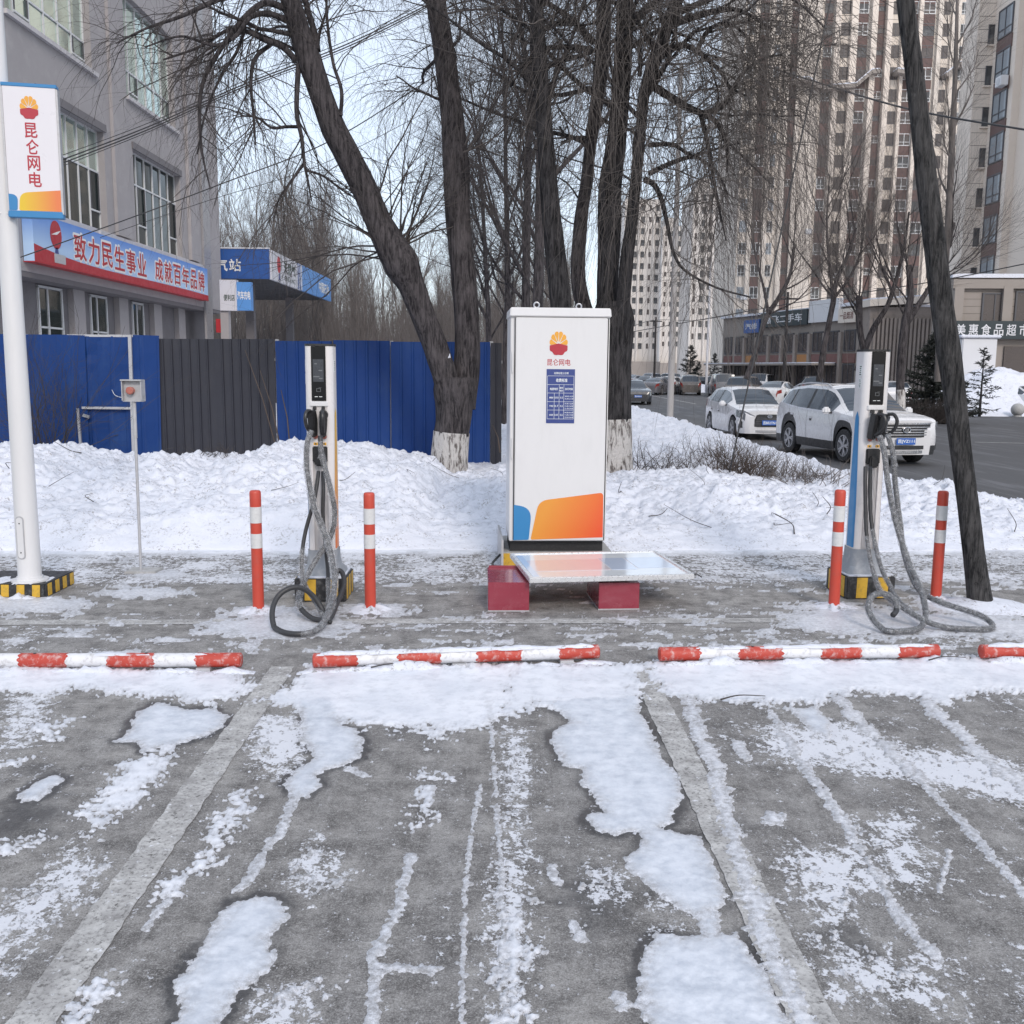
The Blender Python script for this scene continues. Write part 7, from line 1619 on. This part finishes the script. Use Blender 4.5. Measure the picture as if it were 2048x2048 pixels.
# ---- posts and poles
M('concrete_pole', (.36, .345, .34), .85, 0, .15, 3, ((.22, .20, .19), .5), .2, 20, (1, 1, .2))
lx_ = A(1341, 800, 38).x
st = thing('street_lamp', 'tall pale street lamp with two arms at the road verge', 'street lamp', (lx_, 38, 0))
MB().lathe([(.13, 0), (.125, 3), (.10, 8), (.075, 13.2)], n=16).build('pole', 'concrete_pole', st, True)
for s_, zz, ln_ in ((1, 12.2, 1.3), (1, 10.9, .9)):
    ar = MB().tube(crom([(0, 0, zz-.9), (.15*s_, 0, zz-.3), (.5*s_, 0, zz), (ln_*s_, 0, zz+.12)], 5), .045, 8).build('arm', 'concrete_pole', st, True)
    MB().box((s_*(ln_+.35), 0, zz+.10), (.85, .30, .14), (0, -.1*s_, 0), .7).build('lamp_head', 'galv', st, bevel=.03)
sp2 = thing('white_pole', 'thin white pole among the parked cars by the spruces', 'pole', (A(1413, 760, 80).x, 80, 0)); MB().lathe([(.11, 0), (.09, 6), (.07, 11)], n=12).build('pole', 'fascia_white', sp2, True); MB().box((0, 0, .1), (.4, .4, .2)).build('foot', 'concrete_block', sp2)
for u, v, Y, h, lb in ((1312, 634, 95, 0, 'dark wooden wire pole before the far towers'), (1576, 584, 60, 0, 'dark iron wire pole before the shop row')):
    p = A(u, v, Y); t = thing('wire_pole', lb, 'pole', (p.x, Y, 0)); MB().lathe([(.12, 0), (.08, p.z)], n=10).build('pole', 'bark_black', t, True); MB().box((0, 0, p.z-.4), (1.2, .1, .1)).build('crossarm', 'bark_black', t)
def wire(label, pts, r, sag=0):
    P = [A(u, v, Y) for u, v, Y in pts]; Q = crom(P, 8) if len(P) > 2 else [P[0].lerp(P[1], i/24)-Vector((0, 0, sag*4*(i/24)*(1-i/24))) for i in range(25)]
    o = MB().tube(Q, r, 6).build('overhead_wire', 'rubber', None, smooth='all'); return tag(o, label, 'wire', 'overhead wires')
wire('single black wire running from below the slogan badge up behind the forked willow', [(20, 522, 19), (250, 440, 19), (450, 365, 19.4), (660, 282, 19.8), (870, 152, 20.2)], .011)
wire('thin second wire just under the single black wire', [(200, 475, 19.2), (420, 400, 19.4), (640, 330, 19.8), (880, 210, 20.4)], .006)
for i, dv in enumerate((0, 7, -9, 13)): wire('one of the bundled black wires across the office windows and upper sky', [(118, 322+dv, 19), (300, 252+dv*.8, 19), (480, 172+dv*.7, 19.4), (690, 90+dv*.8, 19.8), (850, 12+dv*.6, 20.2), (960, -50, 20.6)], .012 if i < 2 else .007)
wire('wire crossing high up between the two forks of the willow', [(560, 215, 20), (760, 130, 20.3), (930, 60, 20.6), (1020, 20, 21)], .006)
wire('black wire sagging across the apartment tower to the leaning trunk', [(1420, 95, 24), (1509, 125, 24), (1614, 158, 22), (1813, 217, 20), (2048, 259, 18), (2200, 280, 17)], .018)
wire('thin wire passing low before the podium and the shop signs', [(1240, 668, 60), (1420, 636, 56), (1600, 604, 50), (1850, 566, 42), (2048, 528, 38), (2150, 505, 36)], .022)
wire('wire from the far wire pole towards the willow trunk', [(1200, 672, 80), (1260, 654, 86), (1312, 640, 95), (1400, 640, 100), (1500, 622, 100)], .025)
wire('taut stay wire slanting down to the dry shrub in the snow', [(1700, -180, 14.4), (1459, 945, 13.8)], .012)

# ---- dry shrubs and stalks on the snow verge
def shrub(label, u, v, Y, n, h, spread, mat, seed, flat=1.0):
    p = A(u, v, Y); z0 = bank_z(p.x, Y); t = thing('dry_shrub', label, 'shrub', (p.x, Y, z0), 0, 'dry shrubs on the snowy verge'); gr = Grow(seed)
    for i in range(n):
        b0 = gr.r.normal(0, spread*.45, 3); b0[2] = -.04; b0[1] *= .8; d = gr.r.normal(0, .55, 3); d[2] = abs(d[2])*.5+.7*flat; L = h*(.5+.8*gr.r.rand()); C = gr.curve(b0, d, L, 7, .16, .05, .1); rr = np.linspace(.0045+.004*gr.r.rand(), .0018, 7); gr.twigs.append((C, rr))
        gr.sub(C, rr, 5, 0, [dict(len=h*.35, k=5, ang=50, wander=.2, trop=.05, tropz=0, n=2, rad=.003), dict(len=h*.16, k=4, ang=50, wander=.2, trop=.05, tropz=0, n=0, rad=.0025)], .25)
    npmesh('stems', *tubes_np(gr.twigs, 3), mat, t, kind='stuff'); return t
shrub('dark tangled dry shrub right of the whitewashed willow foot', 1320, 905, 15.0, 34, .55, .5, 'twig_dark', 1); shrub('brown dry weeds at the bend of the road verge', 1390, 900, 15.5, 46, .5, .6, 'twig_brown', 2, .8); shrub('dense brown bush where the stay wire meets the snow', 1480, 935, 14.2, 120, .62, .42, 'twig_brown', 3); shrub('sparse dry weeds below the rear wheel of the SUV', 1580, 945, 14.0, 60, .42, .6, 'twig_grey', 4, .8)
shrub('thin dry weeds beside the kerb below the small hatchback', 1420, 860, 18.5, 40, .5, .7, 'twig_dark', 5, .7); shrub('few dry stalks on the drift beside the willow trunk', 1255, 850, 17.0, 14, .6, .5, 'twig_dark', 6); shrub('grey dry weeds spread in front of the SUV sill', 1640, 955, 13.6, 50, .34, .7, 'twig_grey', 7, .7); shrub('pale dry weeds between two darker shrubs', 1540, 930, 14.6, 60, .42, .5, 'twig_grey', 8, .8); shrub('dry leafy shrub behind the lamp post at the fence foot', 70, 640, 16.2, 60, 2.6, .5, 'twig_dark', 9, 1.5)
shrub('low dark weeds poking through the drift before the charcoal fence', 430, 935, 14.2, 40, .28, .5, 'twig_dark', 10, .6)
def stick(label, pts, r, group='fallen twigs on the snow'):
    P = crom([Vector((x, y, (bank_z(x, y) if y > 10.3 else .02)+dz)) for x, y, dz in pts], 5); o = MB().tube(P, [r*(1-.6*i/len(P)) for i in range(len(P))], 6).build('fallen_twig', 'twig_dark', None, smooth='all'); return tag(o, label, 'twig', group)
rnd = random.Random(31)
for i in range(34):
    x = rnd.uniform(-6.2, 6.0); y = rnd.uniform(10.7, 14.0); an = rnd.uniform(0, 6.28); L = rnd.uniform(.15, .6)
    stick('thin dark twig lying on or sticking out of the snow bank', [(x, y, .015), (x+L*.5*math.cos(an), y+L*.3*math.sin(an), .03+rnd.uniform(0, .08)), (x+L*math.cos(an+.4), y+L*.6*math.sin(an+.4), .02+rnd.uniform(0, .22))], rnd.uniform(.004, .008))
for i, (u, v, lb) in enumerate(((1890, 1330, 'curved twig lying on the bare concrete under a wheel stop'), (780, 1345, 'forked twig lying on the snow under the middle wheel stop'), (1480, 1410, 'long thin twig lying across the dark concrete right of the bay line'))):
    p = G(u, v); o = stick(lb, [(p.x-.12, p.y-.02, .02), (p.x, p.y+.03, .03), (p.x+.16, p.y+.05, .02)], .005)
for i, (u0, v0, u1, v1, lb) in enumerate(((555, 905, 490, 700, 'brown stalk leaning on the charcoal fence'), (562, 900, 520, 740, 'second brown stalk leaning on the charcoal fence'), (580, 895, 562, 780, 'cut yellow stalk standing before the blue fence'), (1000, 905, 985, 850, 'short stalk standing between fence end and cabinet'))):
    p = A(u0, v0, 16.3); q = A(u1, v1, 16.75); o = MB().tube([p, (p+q)/2+Vector((.03, 0, .02)), q], [.012, .010, .006], 6).build('dry_stalk', 'twig_brown', None, smooth='all'); tag(o, lb, 'stalk', 'dry stalks at the fence')

# trees surveyed in world coordinates: move each anchor to the foot of its trunk
for o in list(COL.objects):
    if o.type == 'EMPTY' and o.parent is None and o.location.length < 1e-6 and o.get('category') == 'tree':
        ch = [c for c in o.children if c.type == 'MESH']; lo = min((min(c.data.vertices, key=lambda v: v.co.z).co for c in ch if c.name.split('.')[0] in ('trunk', 'whitewash')), key=lambda p: p.z)
        base = Vector((lo.x, lo.y, 0)); o.location = base
        for c in ch: c.location = c.location-base
